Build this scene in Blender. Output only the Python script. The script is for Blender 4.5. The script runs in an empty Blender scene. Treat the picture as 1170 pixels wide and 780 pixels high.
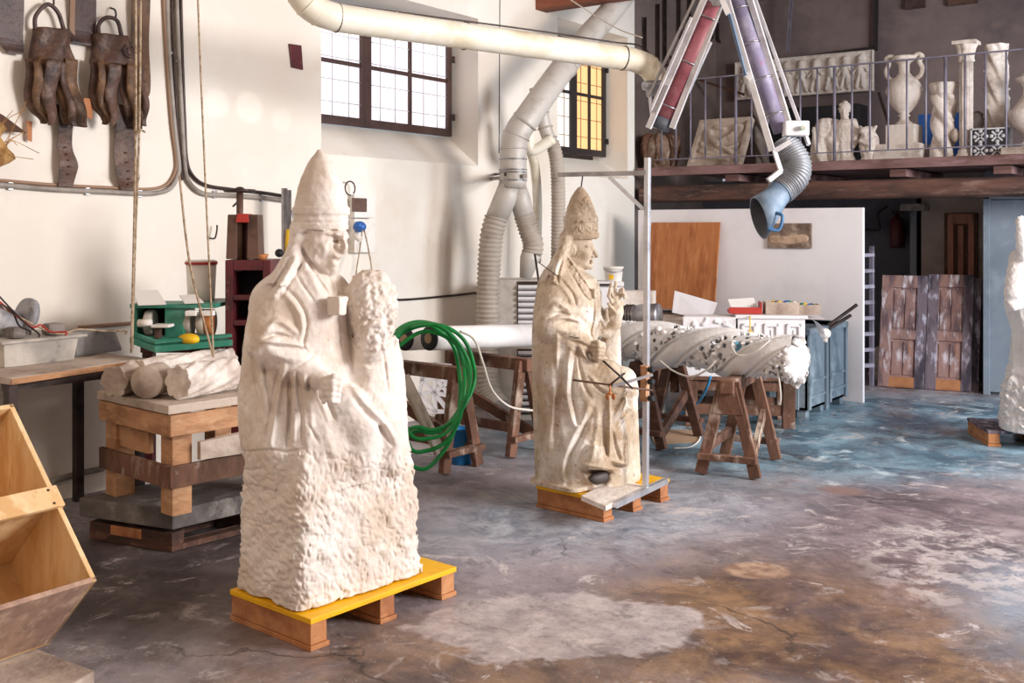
import bpy, bmesh, math, random
import numpy as np
from mathutils import Vector, Matrix, Euler
R = math.radians
random.seed(7)
sc = bpy.context.scene
col = sc.collection

# ---------------------------------------------------------------- camera
F, CX, HY, TH, CAMH = 1200.0, 585.0, 260.0, R(36), 1.65
CT, ST = math.cos(TH), math.sin(TH)
cd = bpy.data.cameras.new('camera'); cam = bpy.data.objects.new('camera', cd); col.objects.link(cam)
cam.location = (0, 0, CAMH); cam.rotation_euler = (R(90), 0, TH)
cd.sensor_width = 36; cd.lens = F/1170*36; cd.shift_y = -(390-HY)/1170; cd.clip_start = .05
sc.camera = cam
# ---------------------------------------------------------------- colour, sky, large lights
vs = sc.view_settings
vs.view_transform = 'Standard'; vs.look = 'None'; vs.gamma = 1; vs.use_curve_mapping = False; vs.exposure = 0.06
w = bpy.data.worlds.new('world'); sc.world = w; w.use_nodes = True
bg = w.node_tree.nodes['Background']; bg.inputs[0].default_value = (.80, .88, 1.0, 1); bg.inputs[1].default_value = 0.45
def area(name, loc, target, sx, sy, power, colr):
    l = bpy.data.lights.new(name, 'AREA'); l.shape = 'RECTANGLE'; l.size = sx; l.size_y = sy
    l.energy = power; l.color = colr
    o = bpy.data.objects.new(name, l); col.objects.link(o); o.location = loc
    o.rotation_euler = (Vector(target)-Vector(loc)).to_track_quat('-Z', 'Y').to_euler()
    return o
area('daylight_side_door', (3.3, 6.2, 3.2), (-4.3, 4.2, 1.1), 2.6, 1.8, 680, (1.0, .96, .94))
area('far_cool_fill', (2.6, 9.4, 2.0), (-2.5, 11.2, .9), 1.8, 2.4, 240, (.74, .87, 1.0))  # unseen cool light added to brighten the space under the gallery
area('warm_front_fill', (-2.0, -0.6, 4.3), (-4.6, 4.2, .8), 2.4, 1.2, 55, (1.0, .78, .58))  # unseen warm fill added overhead for left sides and front floor
for i, (wx, wy, a, e) in enumerate(((-5.96, 3.97, 1.6, 5), (-5.96, 4.27, 1.8, 5.5), (-5.96, 4.75, 1.4, 3.5))):
    l = bpy.data.lights.new('sun_glint', 'SPOT'); l.energy = e*55; l.spot_size = R(a); l.spot_blend = .35; l.shadow_soft_size = .01
    o = bpy.data.objects.new('sun_glint', l); col.objects.link(o); o.location = (1.5, 2.5, 2.9)

# ---------------------------------------------------------------- pixel <-> place helpers
def P(px, py, d):
    xc = (px-CX)/F*d
    return Vector((xc*CT-d*ST, xc*ST+d*CT, CAMH-(py-HY)/F*d))
def FL(px, py, z=0.0): return P(px, py, (CAMH-z)*F/(py-HY))
def WX(px, py, X=-5.96):
    k = (px-CX)/F; return P(px, py, X/(k*CT-ST))
def WY(px, py, Y):
    k = (px-CX)/F; return P(px, py, Y/(k*ST+CT))
def cam2w(u, d, z): return Vector((u*CT-d*ST, u*ST+d*CT, z))
gl = [WX(248, 118), WX(285, 123), WX(322, 137)]
for o, g in zip([o for o in col.objects if o.name.startswith('sun_glint')], gl):
    o.rotation_euler = (g-o.location).to_track_quat('-Z', 'Y').to_euler()

# ---------------------------------------------------------------- materials
def lin(c):
    c = c/255; return c/12.92 if c <= .04045 else ((c+.055)/1.055)**2.4
def rgb(h):
    if isinstance(h, str): h = tuple(int(h[i:i+2], 16) for i in (0, 2, 4))
    return tuple(lin(c) for c in h)+(1,)
def mat(name, base, rough=.6, metal=0, var=(), bump=None, stretch=(1, 1, 1), emit=None, alpha=None, trans=0, spec=None):
    """var: list of (colour, scale, lo, hi[, amount]) noise layers mixed over base; bump: (scale, strength)"""
    m = bpy.data.materials.new(name); m.use_nodes = True; t = m.node_tree; N = t.nodes; L = t.links
    b = N['Principled BSDF']; b.inputs['Base Color'].default_value = rgb(base)
    b.inputs['Roughness'].default_value = rough; b.inputs['Metallic'].default_value = metal
    if spec is not None: b.inputs['Specular IOR Level'].default_value = spec
    if trans: b.inputs['Transmission Weight'].default_value = trans
    if emit: b.inputs['Emission Color'].default_value = rgb(emit[0]); b.inputs['Emission Strength'].default_value = emit[1]
    if var or bump:
        tc = N.new('ShaderNodeTexCoord'); mp = N.new('ShaderNodeMapping'); mp.inputs['Scale'].default_value = stretch
        L.new(tc.outputs['Object'], mp.inputs['Vector'])
    prev = None
    for k, v in enumerate(var):
        nz = N.new('ShaderNodeTexNoise'); nz.inputs['Scale'].default_value = v[1]; nz.inputs['Detail'].default_value = 7; nz.inputs['Roughness'].default_value = .62
        mp2 = N.new('ShaderNodeMapping'); mp2.inputs['Location'].default_value = (k*3.1, k*1.7, k*2.3)
        L.new(mp.outputs[0], mp2.inputs[0]); L.new(mp2.outputs[0], nz.inputs['Vector'])
        mr = N.new('ShaderNodeMapRange'); mr.inputs['From Min'].default_value = v[2]; mr.inputs['From Max'].default_value = v[3]
        mr.inputs['To Max'].default_value = v[4] if len(v) > 4 else 1
        L.new(nz.outputs[0], mr.inputs['Value'])
        mx = N.new('ShaderNodeMix'); mx.data_type = 'RGBA'
        L.new(mr.outputs[0], mx.inputs['Factor'])
        if prev: L.new(prev, mx.inputs['A'])
        else: mx.inputs['A'].default_value = rgb(base)
        mx.inputs['B'].default_value = rgb(v[0]); prev = mx.outputs['Result']
    if prev: L.new(prev, b.inputs['Base Color'])
    if bump:
        nz = N.new('ShaderNodeTexNoise'); nz.inputs['Scale'].default_value = bump[0]; nz.inputs['Detail'].default_value = 6
        L.new(mp.outputs[0], nz.inputs['Vector'])
        bp = N.new('ShaderNodeBump'); bp.inputs['Strength'].default_value = bump[1]; bp.inputs['Distance'].default_value = .02
        L.new(nz.outputs[0], bp.inputs['Height']); L.new(bp.outputs[0], b.inputs['Normal'])
    return m

M = {}
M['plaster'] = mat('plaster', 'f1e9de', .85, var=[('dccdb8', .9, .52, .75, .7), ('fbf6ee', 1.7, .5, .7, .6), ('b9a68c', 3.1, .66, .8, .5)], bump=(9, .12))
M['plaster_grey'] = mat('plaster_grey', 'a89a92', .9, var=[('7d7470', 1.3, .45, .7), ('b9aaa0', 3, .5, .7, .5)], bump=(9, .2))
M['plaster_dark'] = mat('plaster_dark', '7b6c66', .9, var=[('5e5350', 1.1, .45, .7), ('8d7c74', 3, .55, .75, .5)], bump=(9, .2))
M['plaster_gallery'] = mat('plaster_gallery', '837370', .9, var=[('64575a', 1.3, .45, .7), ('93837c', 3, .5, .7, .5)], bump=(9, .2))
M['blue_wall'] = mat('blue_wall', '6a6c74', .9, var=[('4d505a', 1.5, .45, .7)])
M['pine'] = mat('pine', 'bd8c64', .7, var=[('8f6242', 3, .45, .65), ('d6ad84', 8, .5, .7, .6), ('6b4630', 5, .62, .75, .5)], bump=(30, .2), stretch=(1, 1, 3))
M['pallet_wood'] = mat('pallet_wood', 'b87a4c', .75, var=[('8a5232', 3, .45, .65), ('d6a070', 6, .52, .7, .6)], bump=(30, .2))
M['old_wood'] = mat('old_wood', '7c5745', .85, var=[('523829', 4, .42, .62), ('c8b4a4', 7, .55, .7, .8), ('e2d9d0', 14, .62, .72, .6)], bump=(26, .35), stretch=(1, 1, .5))
M['grey_wood'] = mat('grey_wood', 'a08673', .85, var=[('6a4c3c', 3, .45, .62), ('cbbba9', 6, .52, .68, .9)], bump=(26, .3))
M['dark_wood'] = mat('dark_wood', '5a3a2c', .8, var=[('38241c', 3, .45, .65), ('7d5a48', 9, .55, .7, .7)], bump=(18, .4), stretch=(.6, 2, 2))
M['beam_wood'] = mat('beam_wood', '6b4a3e', .85, var=[('3b2a26', 2.5, .42, .6), ('8f7468', 7, .55, .7, .7)], bump=(12, .6), stretch=(.4, 2, 2))
M['red_beam'] = mat('red_beam', '8a4f38', .75, var=[('5a2f22', 2.5, .42, .62), ('a5694d', 6, .55, .7, .7)], bump=(15, .3), stretch=(.5, 2, 2))
M['fascia_wood'] = mat('fascia_wood', '8a6a68', .8, var=[('5a3c36', 2, .42, .62), ('97787a', 6, .55, .7, .7)], bump=(15, .2), stretch=(.5, 2, 2))
M['plywood'] = mat('plywood', 'e8c392', .6, var=[('d3a56c', 2.2, .48, .58, .8), ('f0d4a8', 5, .5, .62, .8), ('a8733c', 11, .62, .7, .5)], bump=(40, .05), stretch=(3, 3, .8))
M['plywood_grey'] = mat('plywood_grey', 'b3917c', .75, var=[('937566', 3, .45, .65), ('c9ac97', 7, .5, .65, .8)], stretch=(3, 3, .8))
M['knot'] = mat('knot', '7a451f', .6)
M['plywood_red'] = mat('plywood_red', 'b5713f', .6, var=[('9c5a2e', 1.6, .45, .6), ('c5834f', 4, .5, .65, .8)], stretch=(5, 1, 1))
M['yellow_paint'] = mat('yellow_paint', 'f2b705', .5, var=[('d99a08', 6, .5, .7, .7), ('b8863e', 16, .62, .7, .7)], bump=(40, .08))
M['white_paint'] = mat('white_paint', 'f1eeea', .6, var=[('d9d2ca', 3, .5, .7)], bump=(20, .05))
M['marble_raw'] = mat('marble_raw', 'e0d6ce', .8, var=[('c9b5a0', 1.9, .46, .62, .75), ('efe9e3', 5, .52, .66, .8), ('8f7c6b', 42, .655, .70, .45)], bump=(26, .35))
M['marble_block'] = mat('marble_block', 'd8c8b6', .85, var=[('bda78e', 2.2, .46, .62, .9), ('f1ebe4', 4.5, .5, .62, .9), ('b5a08a', 19, .56, .68, .45)], bump=(34, .9))
M['stone_old'] = mat('stone_old', 'cbbba6', .8, var=[('a48c72', 2.8, .46, .62, .9), ('e9e3dc', 3.4, .48, .62, .95), ('5f4a39', 24, .61, .70, .65), ('8a6d50', 11, .6, .72, .6)], bump=(38, .35))
M['stone_head'] = mat('stone_head', 'b59f8a', .8, var=[('6e5a49', 9, .46, .6, .9), ('e4d8ca', 6, .54, .66, .8)], bump=(60, .6))
M['stone_pale'] = mat('stone_pale', 'e2d6cc', .8, var=[('b9a89c', 5, .48, .64, .8), ('f3ede6', 9, .52, .66, .7)], bump=(35, .35))
M['stone_white'] = mat('stone_white', 'e6e3e1', .75, var=[('cbc8c9', 5, .5, .66, .7)], bump=(35, .3))
M['stone_grey'] = mat('stone_grey', '8d847f', .85, var=[('6b625e', 4, .48, .64), ('aaa29c', 8, .55, .68, .8)], bump=(30, .4))
M['leather'] = mat('leather', '5d4338', .55, var=[('2f211d', 6, .45, .62, .9), ('8d7364', 9, .54, .68, .7)], bump=(30, .4))
M['leather_dark'] = mat('leather_dark', '503b37', .5, var=[('2d2120', 8, .45, .65)], bump=(30, .3))
M['leather_brown'] = mat('leather_brown', '6a4a30', .6, var=[('3b281b', 5, .45, .62), ('8f6c4a', 10, .55, .68, .7)], bump=(30, .4))
M['tan'] = mat('tan', 'b5713f', .6, var=[('8f5228', 8, .5, .7)])
M['straw'] = mat('straw', 'c59a5e', .8, var=[('8a6132', 9, .45, .6)])
M['iron'] = mat('iron', '4a3d3a', .5, .6, var=[('2e2422', 8, .45, .65)])
M['rail_iron'] = mat('rail_iron', '837d8c', .55, .3, var=[('5d5762', 8, .5, .7), ('9294a0', 4, .55, .7, .7)])
M['zinc'] = mat('zinc', 'b3b1b4', .35, .85, var=[('8b898c', 6, .45, .65)])
M['alu'] = mat('alu', 'd6d6da', .35, .8, var=[('aaaab0', 6, .5, .7)])
M['grey_conduit'] = mat('grey_conduit', 'a39a92', .55, var=[('776c64', 4, .48, .66)])
M['duct_cream'] = mat('duct_cream', 'ece5d3', .5, var=[('cdbd9b', 2.5, .5, .72), ('f6f3ea', 5, .5, .7)])
M['duct_grey'] = mat('duct_grey', 'c9c2ba', .55, .15, var=[('9b8f84', 3.5, .5, .72)])
M['flex_grey'] = mat('flex_grey', 'b0a498', .7, var=[('7e7064', 3.5, .5, .72)])
M['flex_dark'] = mat('flex_dark', '8b8d92', .45, .3)
M['rope'] = mat('rope', 'b9a48b', .85, var=[('8c765c', 40, .45, .6)])
M['wire_white'] = mat('wire_white', 'dcd5cc', .6)
M['frame_brown'] = mat('frame_brown', '4e342e', .5, var=[('33211d', 6, .5, .7)])
M['frame_dark'] = mat('frame_dark', '2a2224', .5)
M['glass_bright'] = mat('glass_bright', 'f2f0f4', .3, var=[('d9d6e2', 2.5, .45, .7)], emit=('e9e4ee', .72))
M['glass_warm'] = mat('glass_warm', 'f0c78c', .3, emit=('ecb071', .7))
M['glass_pale'] = mat('glass_pale', 'ece6dc', .3, emit=('ece2d6', .75))
M['bar_pale'] = mat('bar_pale', 'dcd8dc', .6)
M['bar_rust'] = mat('bar_rust', '9b7a63', .6)
M['maroon'] = mat('maroon', '5e1f26', .45, var=[('3a1418', 4, .45, .65), ('86565a', 12, .6, .7, .4)])
M['red'] = mat('red', 'b5352c', .5)
M['brown_metal'] = mat('brown_metal', '6e5347', .5, .3, var=[('4b352d', 5, .45, .65)])
M['green_metal'] = mat('green_metal', '2f7d68', .5, var=[('5fa08c', 5, .52, .68, .8), ('1f5b4b', 9, .6, .7)])
M['green_hose'] = mat('green_hose', '0f9a46', .35, var=[('0a7a38', 8, .5, .7)])
M['blue_hose'] = mat('blue_hose', '3d8fc0', .4)
M['white_plastic'] = mat('white_plastic', 'f0ebe4', .45, var=[('d6cabb', 4, .5, .72)])
M['bucket_blue'] = mat('bucket_blue', '1878b8', .4)
M['label_yellow'] = mat('label_yellow', 'f0c020', .5)
M['blue_plastic'] = mat('blue_plastic', '2a62b0', .4)
M['grey_plastic'] = mat('grey_plastic', '96959a', .5, var=[('bdbab8', 4, .5, .66), ('6b6a70', 9, .58, .7)])
M['dusty_grey'] = mat('dusty_grey', 'aaa39b', .8, var=[('cfc7bd', 3, .45, .62), ('7d746c', 7, .55, .7)], bump=(30, .2))
M['bin_blue'] = mat('bin_blue', '76848f', .6, var=[('9cabb5', 2.5, .48, .66), ('566672', 6, .55, .7)])
M['black_rubber'] = mat('black_rubber', '17171a', .6)
M['cardboard'] = mat('cardboard', 'b39377', .8)
M['roll_white'] = mat('roll_white', 'f3efec', .5, var=[('dcd6d2', 3, .5, .7)], bump=(10, .1))
M['concrete'] = mat('concrete', '6e6764', .85, var=[('4a4442', 2.5, .42, .62), ('979089', 5, .52, .68, .9)], bump=(24, .4))
M['slab_pale'] = mat('slab_pale', 'c4b4a6', .85, var=[('8e7b6d', 3, .45, .65)], bump=(30, .3))
M['purple_tube'] = mat('purple_tube', '857e9a', .55, var=[('b5b0c2', 5, .5, .7), ('a05a78', 9, .62, .7, .7)])
M['red_tube'] = mat('red_tube', 'a8636c', .5, var=[('84404c', 5, .5, .7), ('c08c94', 9, .58, .7, .6)])
M['hood_blue'] = mat('hood_blue', '667b93', .55, var=[('8b9eb0', 5, .48, .66), ('48627e', 12, .58, .7)])
M['hood_dark'] = mat('hood_dark', '4d5058', .6)
M['handle_blue'] = mat('handle_blue', '3f6d98', .5)
M['white_metal'] = mat('white_metal', 'e4e2e4', .4, .2, var=[('bdbac0', 6, .5, .7)])
M['dark_void'] = mat('dark_void', '151317', .9)
M['door_old'] = mat('door_old', '94736b', .85, var=[('5a464c', 2.6, .44, .60, .9), ('cfc6cc', 4, .54, .66, .9), ('a9714c', 5, .60, .72, .8)], bump=(22, .3), stretch=(4, 4, .7))
M['door_rail'] = mat('door_rail', '6e6068', .85, var=[('3d3640', 3, .45, .6), ('b7b4c4', 6, .54, .66, .9)], bump=(22, .3), stretch=(3, 3, .8))
M['door_orange'] = mat('door_orange', 'a8714a', .85, var=[('7c4d34', 4, .45, .65)])
M['shutter_wood'] = mat('shutter_wood', 'a87460', .8, var=[('5c3a32', 3, .45, .65)], stretch=(3, 3, .8))
M['grey_door'] = mat('grey_door', '7f8a96', .6, var=[('6a7480', 1.6, .45, .7), ('99a4ae', 4, .55, .7, .5)])
M['paper'] = mat('paper', 'f3f1ee', .8)
M['panel_white'] = mat('panel_white', 'eeeaec', .7, var=[('dcd6d8', 1.2, .5, .75)])
M['canvas_brown'] = mat('canvas_brown', '8c7767', .8, var=[('5d4a3f', 5, .42, .6), ('b5a18f', 9, .5, .64, .8)])
M['paint_flesh'] = mat('paint_flesh', 'c0a38a', .8, var=[('8f715d', 12, .45, .65)])
M['tile_white'] = mat('tile_white', 'cfcdd0', .6)
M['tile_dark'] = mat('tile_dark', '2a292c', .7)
M['verdigris'] = mat('verdigris', '9db39f', .7, var=[('d8d0c0', 9, .5, .66)])
M['shoe_dark'] = mat('shoe_dark', '4a4341', .6, var=[('2f2a2a', 12, .5, .7)])
M['fabric_blue'] = mat('fabric_blue', '6fa3bd', .8)

# ---------------------------------------------------------------- object helpers
ROOT = {}
def tag(o, label=None, cat=None, group=None, kind=None):
    if label: o['label'] = label
    if cat: o['category'] = cat
    if group: o['group'] = group
    if kind: o['kind'] = kind
    return o
def thing(name, label, cat, loc, rz=0, group=None):
    o = bpy.data.objects.new(name, None); col.objects.link(o); o.empty_display_size = .1
    o.location = loc; o.rotation_euler = (0, 0, rz)
    ROOT[o.name] = Matrix.Translation(Vector(loc)) @ Matrix.Rotation(rz, 4, 'Z')
    return tag(o, label, cat, group)
def frame_of(d, up=(0, 0, 1)):
    z = Vector(d).normalized(); u = Vector(up)
    if abs(z.dot(u.normalized())) > .98: u = Vector((0, 1, 0)) if abs(z.y) < .9 else Vector((1, 0, 0))
    x = u.cross(z).normalized(); y = z.cross(x)
    return Matrix((x, y, z)).transposed()
def smooth(pts, n=8):
    pts = [Vector(p) for p in pts]; out = []
    e = [pts[0]*2-pts[1]]+pts+[pts[-1]*2-pts[-2]]
    for i in range(1, len(e)-2):
        a, b, c, d = e[i-1:i+3]
        for k in range(n):
            t = k/n
            out.append(.5*((2*b)+(c-a)*t+(2*a-5*b+4*c-d)*t*t+(3*b-a-3*c+d)*t**3))
    out.append(pts[-1]); return out
class MB:
    def __init__(s, xf=None): s.bm = bmesh.new(); s.xf = xf
    def _place(s, vs):
        if s.xf is not None:
            for v in vs: v.co = s.xf @ v.co
    def box(s, c, size, rot=None, rz=0, bev=0):
        r = bmesh.ops.create_cube(s.bm, size=1); vs = r['verts']
        m = rot.to_3x3() if rot is not None else Matrix.Rotation(rz, 3, 'Z')
        for v in vs: v.co = m @ Vector((v.co.x*size[0], v.co.y*size[1], v.co.z*size[2]))+Vector(c)
        s._place(vs)
        if bev:
            es = list({e for v in vs for e in v.link_edges})
            bmesh.ops.bevel(s.bm, geom=es, offset=min(bev, min(size)*.45), segments=2, affect='EDGES', profile=.6)
        return s
    def box2(s, a, b, bev=0):
        a, b = Vector(a), Vector(b)
        return s.box((a+b)/2, [abs(x) for x in (b-a)], bev=bev)
    def beam(s, p0, p1, w, h, up=(0, 0, 1), bev=.004, ext=0):
        p0, p1 = Vector(p0), Vector(p1); d = p1-p0
        return s.box((p0+p1)/2, (w, h, d.length+ext*2), rot=frame_of(d, up), bev=bev)
    def tube(s, pts, r, seg=10, caps=True, smooth_=True, sy=1):
        pts = [Vector(p) for p in pts]; n = len(pts); rs = r if hasattr(r, '__len__') else [r]*n
        rings = []; prev = None
        for i in range(n):
            d = (pts[min(i+1, n-1)]-pts[max(i-1, 0)])
            if d.length < 1e-9: d = Vector((0, 0, 1))
            d.normalize()
            if prev is None: fx = frame_of(d); x = fx.col[0].copy()
            else:
                x = prev-d*prev.dot(d)
                x = x.normalized() if x.length > 1e-6 else frame_of(d).col[0].copy()
            y = d.cross(x); prev = x
            rings.append([s.bm.verts.new(pts[i]+(x*math.cos(a)+y*math.sin(a)*sy)*rs[i]) for a in [2*math.pi*k/seg for k in range(seg)]])
        for i in range(n-1):
            for k in range(seg):
                f = s.bm.faces.new((rings[i][k], rings[i][(k+1) % seg], rings[i+1][(k+1) % seg], rings[i+1][k])); f.smooth = smooth_
        if caps:
            s.bm.faces.new(rings[0][::-1]); s.bm.faces.new(rings[-1])
        s._place([v for rg in rings for v in rg]); return s
    def lathe(s, prof, c=(0, 0, 0), seg=24, rot=None, smooth_=True, fn=None):
        """prof: list of (r, z). fn(theta, z, r) -> r"""
        m = rot.to_3x3() if rot is not None else Matrix.Identity(3); rings = []
        for r, z in prof:
            rg = []
            for k in range(seg):
                a = 2*math.pi*k/seg; rr = fn(a, z, r) if fn else r
                rg.append(s.bm.verts.new(m @ Vector((rr*math.cos(a), rr*math.sin(a), z))+Vector(c)))
            rings.append(rg)
        for i in range(len(rings)-1):
            for k in range(seg):
                f = s.bm.faces.new((rings[i][k], rings[i][(k+1) % seg], rings[i+1][(k+1) % seg], rings[i+1][k])); f.smooth = smooth_
        if prof[0][0] > 1e-5: s.bm.faces.new(rings[0][::-1])
        if prof[-1][0] > 1e-5: s.bm.faces.new(rings[-1])
        s._place([v for rg in rings for v in rg]); return s
    def ball(s, c, r, rot=None, sub=3):
        q = bmesh.ops.create_icosphere(s.bm, subdivisions=sub, radius=1); rr = r if hasattr(r, '__len__') else (r, r, r)
        m = rot.to_3x3() if rot is not None else Matrix.Identity(3)
        for v in q['verts']: v.co = m @ Vector((v.co.x*rr[0], v.co.y*rr[1], v.co.z*rr[2]))+Vector(c)
        for f in {f for v in q['verts'] for f in v.link_faces}: f.smooth = True
        s._place(q['verts']); return s
    def prism(s, poly, ext, bev=0):
        """poly: 3D points in one plane; ext: extrusion vector"""
        a = [s.bm.verts.new(Vector(p)) for p in poly]; b = [s.bm.verts.new(Vector(p)+Vector(ext)) for p in poly]
        n = len(poly); fs = [s.bm.faces.new(a), s.bm.faces.new(b[::-1])]
        for i in range(n): fs.append(s.bm.faces.new((a[i], b[i], b[(i+1) % n], a[(i+1) % n])))
        s._place(a+b)
        if bev:
            es = list({e for v in a+b for e in v.link_edges}); bmesh.ops.bevel(s.bm, geom=es, offset=bev, segments=2, affect='EDGES', profile=.6)
        return s
    def grid(s, fn, nu, nv, wrap=False, smooth_=True):
        """fn(i, j) -> point"""
        g = [[s.bm.verts.new(Vector(fn(i, j))) for j in range(nv)] for i in range(nu)]
        for i in range(nu-1):
            for j in range(nv if wrap else nv-1):
                f = s.bm.faces.new((g[i][j], g[i+1][j], g[i+1][(j+1) % nv], g[i][(j+1) % nv])); f.smooth = smooth_
        s._place([v for r in g for v in r]); return g
    def build(s, name, m, parent=None, label=None, jitter=0):
        if jitter:
            rr = random.Random(len(s.bm.verts)+len(name))
            for v in s.bm.verts: v.co += Vector([rr.uniform(-jitter, jitter) for _ in range(3)])
        bmesh.ops.recalc_face_normals(s.bm, faces=s.bm.faces[:])
        if parent is not None: s.bm.transform(ROOT[parent.name].inverted()); org = None
        else:
            xs = [v.co for v in s.bm.verts]
            org = Vector(((min(v.x for v in xs)+max(v.x for v in xs))/2, (min(v.y for v in xs)+max(v.y for v in xs))/2, min(v.z for v in xs)))
            s.bm.transform(Matrix.Translation(-org))
        me = bpy.data.meshes.new(name); s.bm.to_mesh(me); s.bm.free()
        o = bpy.data.objects.new(name, me); col.objects.link(o)
        if parent is not None: o.parent = parent; ROOT[o.name] = ROOT[parent.name]
        else: o.location = org; ROOT[o.name] = Matrix.Translation(org)
        me.materials.append(M[m] if isinstance(m, str) else m)
        if label: o['label'] = label
        return o
def struct(o): o['kind'] = 'structure'; return o
def flex(b, pts, r, pitch=.022, amp=.1, seg=18):
    pts = smooth(pts, 24); L = [0]
    for i in range(1, len(pts)): L.append(L[-1]+(pts[i]-pts[i-1]).length)
    n = max(8, int(L[-1]/pitch*4)); out = []; rs = []; j = 0
    for k in range(n+1):
        s_ = L[-1]*k/n
        while j < len(L)-2 and L[j+1] < s_: j += 1
        t = (s_-L[j])/max(1e-9, L[j+1]-L[j]); out.append(pts[j].lerp(pts[j+1], t))
        rs.append(r*(1+amp*math.sin(k*math.pi/2)))
    b.tube(out, rs, seg=seg); return b
# ---------------------------------------------------------------- carving: signed distance fields in metres, axes (right, away, up)
import openvdb
def smin(a, b, k):
    h = np.clip(.5+.5*(b-a)/k, 0, 1); return b+(a-b)*h-k*h*(1-h)
class Field:
    def __init__(s, lo, hi, h, d0):
        s.lo = np.array(lo, float); s.h = h; s.d0 = d0; s.px = d0/F; s.sh = 0.0; s.shy = 400
        s.n = np.ceil((np.array(hi)-s.lo)/h).astype(int)+1
        s.D = np.full(s.n, .2, np.float32)
    def q(s, px, py, v=0.0):
        if v < -.24 and py > s.shy: v += s.sh
        d = s.d0+v; return np.array(((px-CX)/F*d, d, CAMH-(py-HY)/F*d))
    def region(s, lo, hi):
        a = np.maximum(0, np.floor((np.array(lo)-s.lo)/s.h).astype(int)); b = np.minimum(s.n, np.ceil((np.array(hi)-s.lo)/s.h).astype(int)+1)
        if (b <= a).any(): return None
        sl = tuple(slice(i, j) for i, j in zip(a, b)); g = [(s.lo[i]+s.h*np.arange(a[i], b[i])).astype(np.float32) for i in range(3)]
        return sl, g[0][:, None, None], g[1][None, :, None], g[2][None, None, :]
    def put(s, fn, lo, hi, k, sub=False):
        m = k+3*s.h; r = s.region(np.array(lo)-m, np.array(hi)+m)
        if r is None: return
        sl, X, Y, Z = r; d = fn(X, Y, Z)
        s.D[sl] = -smin(-s.D[sl], d, k) if sub else smin(s.D[sl], d, k)
    def cap(s, a, b, ra, rb=None, k=4, sub=False, px=True):
        """a, b: (px, py, v) in the picture; radii and k in pixels"""
        if px: a, b = s.q(*a), s.q(*b); ra *= s.px; rb = ra if rb is None else rb*s.px; k *= s.px
        else: a, b = np.array(a, float), np.array(b, float); rb = ra if rb is None else rb
        ab = b-a; l2 = max(1e-9, float(ab@ab))
        def fn(X, Y, Z):
            t = np.clip(((X-a[0])*ab[0]+(Y-a[1])*ab[1]+(Z-a[2])*ab[2])/l2, 0, 1)
            return np.sqrt((X-a[0]-t*ab[0])**2+(Y-a[1]-t*ab[1])**2+(Z-a[2]-t*ab[2])**2)-(ra+(rb-ra)*t)
        r = max(ra, rb); s.put(fn, np.minimum(a, b)-r, np.maximum(a, b)+r, k, sub)
    def chain(s, pts, r, k=3, sub=False, px=True):
        n = len(pts); rs = r if hasattr(r, '__len__') else [r]*n
        for i in range(n-1): s.cap(pts[i], pts[i+1], rs[i], rs[i+1], k, sub, px)
    def ell(s, c, r, k=4, sub=False, px=True, yaw=0, tilt=0):
        if px: c = s.q(*c); r = np.array(r)*s.px; k *= s.px
        r = np.array(r, float); ca, sa = math.cos(yaw), math.sin(yaw); ct, st = math.cos(tilt), math.sin(tilt)
        def fn(X, Y, Z):
            x, y, z = X-c[0], Y-c[1], Z-c[2]
            x, y = x*ca+y*sa, -x*sa+y*ca; x, z = x*ct+z*st, -x*st+z*ct
            return (np.sqrt((x/r[0])**2+(y/r[1])**2+(z/r[2])**2)-1)*r.min()
        m = r.max(); s.put(fn, c-m, c+m, k, sub)
    def box(s, c, r, k=2, sub=False, px=True, yaw=0, tilt=0, rd=.2):
        if px: c = s.q(*c); r = np.array(r)*s.px; k *= s.px
        r = np.array(r, float); rr = rd*r.min(); ca, sa = math.cos(yaw), math.sin(yaw); ct, st = math.cos(tilt), math.sin(tilt)
        def fn(X, Y, Z):
            x, y, z = X-c[0], Y-c[1], Z-c[2]
            x, y = x*ca+y*sa, -x*sa+y*ca; x, z = x*ct+z*st, -x*st+z*ct
            ax, ay, az = np.abs(x)-r[0]+rr, np.abs(y)-r[1]+rr, np.abs(z)-r[2]+rr
            return np.sqrt(np.maximum(ax, 0)**2+np.maximum(ay, 0)**2+np.maximum(az, 0)**2)+np.minimum(np.maximum(np.maximum(ax, ay), az), 0)-rr
        m = np.linalg.norm(r); s.put(fn, c-m, c+m, k, sub)
    def tower(s, sec, k=6, n=2.0, yaw=0, fold=None, sub=False, metres=False, sil=0):
        """sec: (py, xl, xr, v, rv_px) cross-sections, top to bottom; or metres: (z, cu, cd, ru, rd)"""
        S = []
        for q in sec:
            if metres: S.append(q)
            else:
                a, b = s.q(q[1], q[0], q[3]), s.q(q[2], q[0], q[3]); S.append((a[2], (a[0]+b[0])/2, a[1], (b[0]-a[0])/2, q[4]*s.px))
        if sil: S = [(z_, cu, cd, ru/math.hypot(math.cos(yaw), sil*math.sin(yaw)), sil*ru/math.hypot(math.cos(yaw), sil*math.sin(yaw))) for z_, cu, cd, ru, _ in S]
        S.sort(); S = np.array(S); z = S[:, 0]; k *= s.px; ca, sa = math.cos(yaw), math.sin(yaw)
        def fn(X, Y, Z):
            cx, cy, rx, ry = [np.interp(Z, z, S[:, i]).astype(np.float32) for i in (1, 2, 3, 4)]
            x, y = X-cx, Y-cy; x, y = x*ca+y*sa, -x*sa+y*ca
            e = ((np.abs(x)/rx)**n+(np.abs(y)/ry)**n)**(1/n)
            if fold: e = e/(1+fold(np.arctan2(y/ry, x/rx), Z))
            d = (e-1)*np.minimum(rx, ry)*.9
            return np.maximum(d, np.abs(Z-(z[0]+z[-1])/2)-(z[-1]-z[0])/2)
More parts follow.
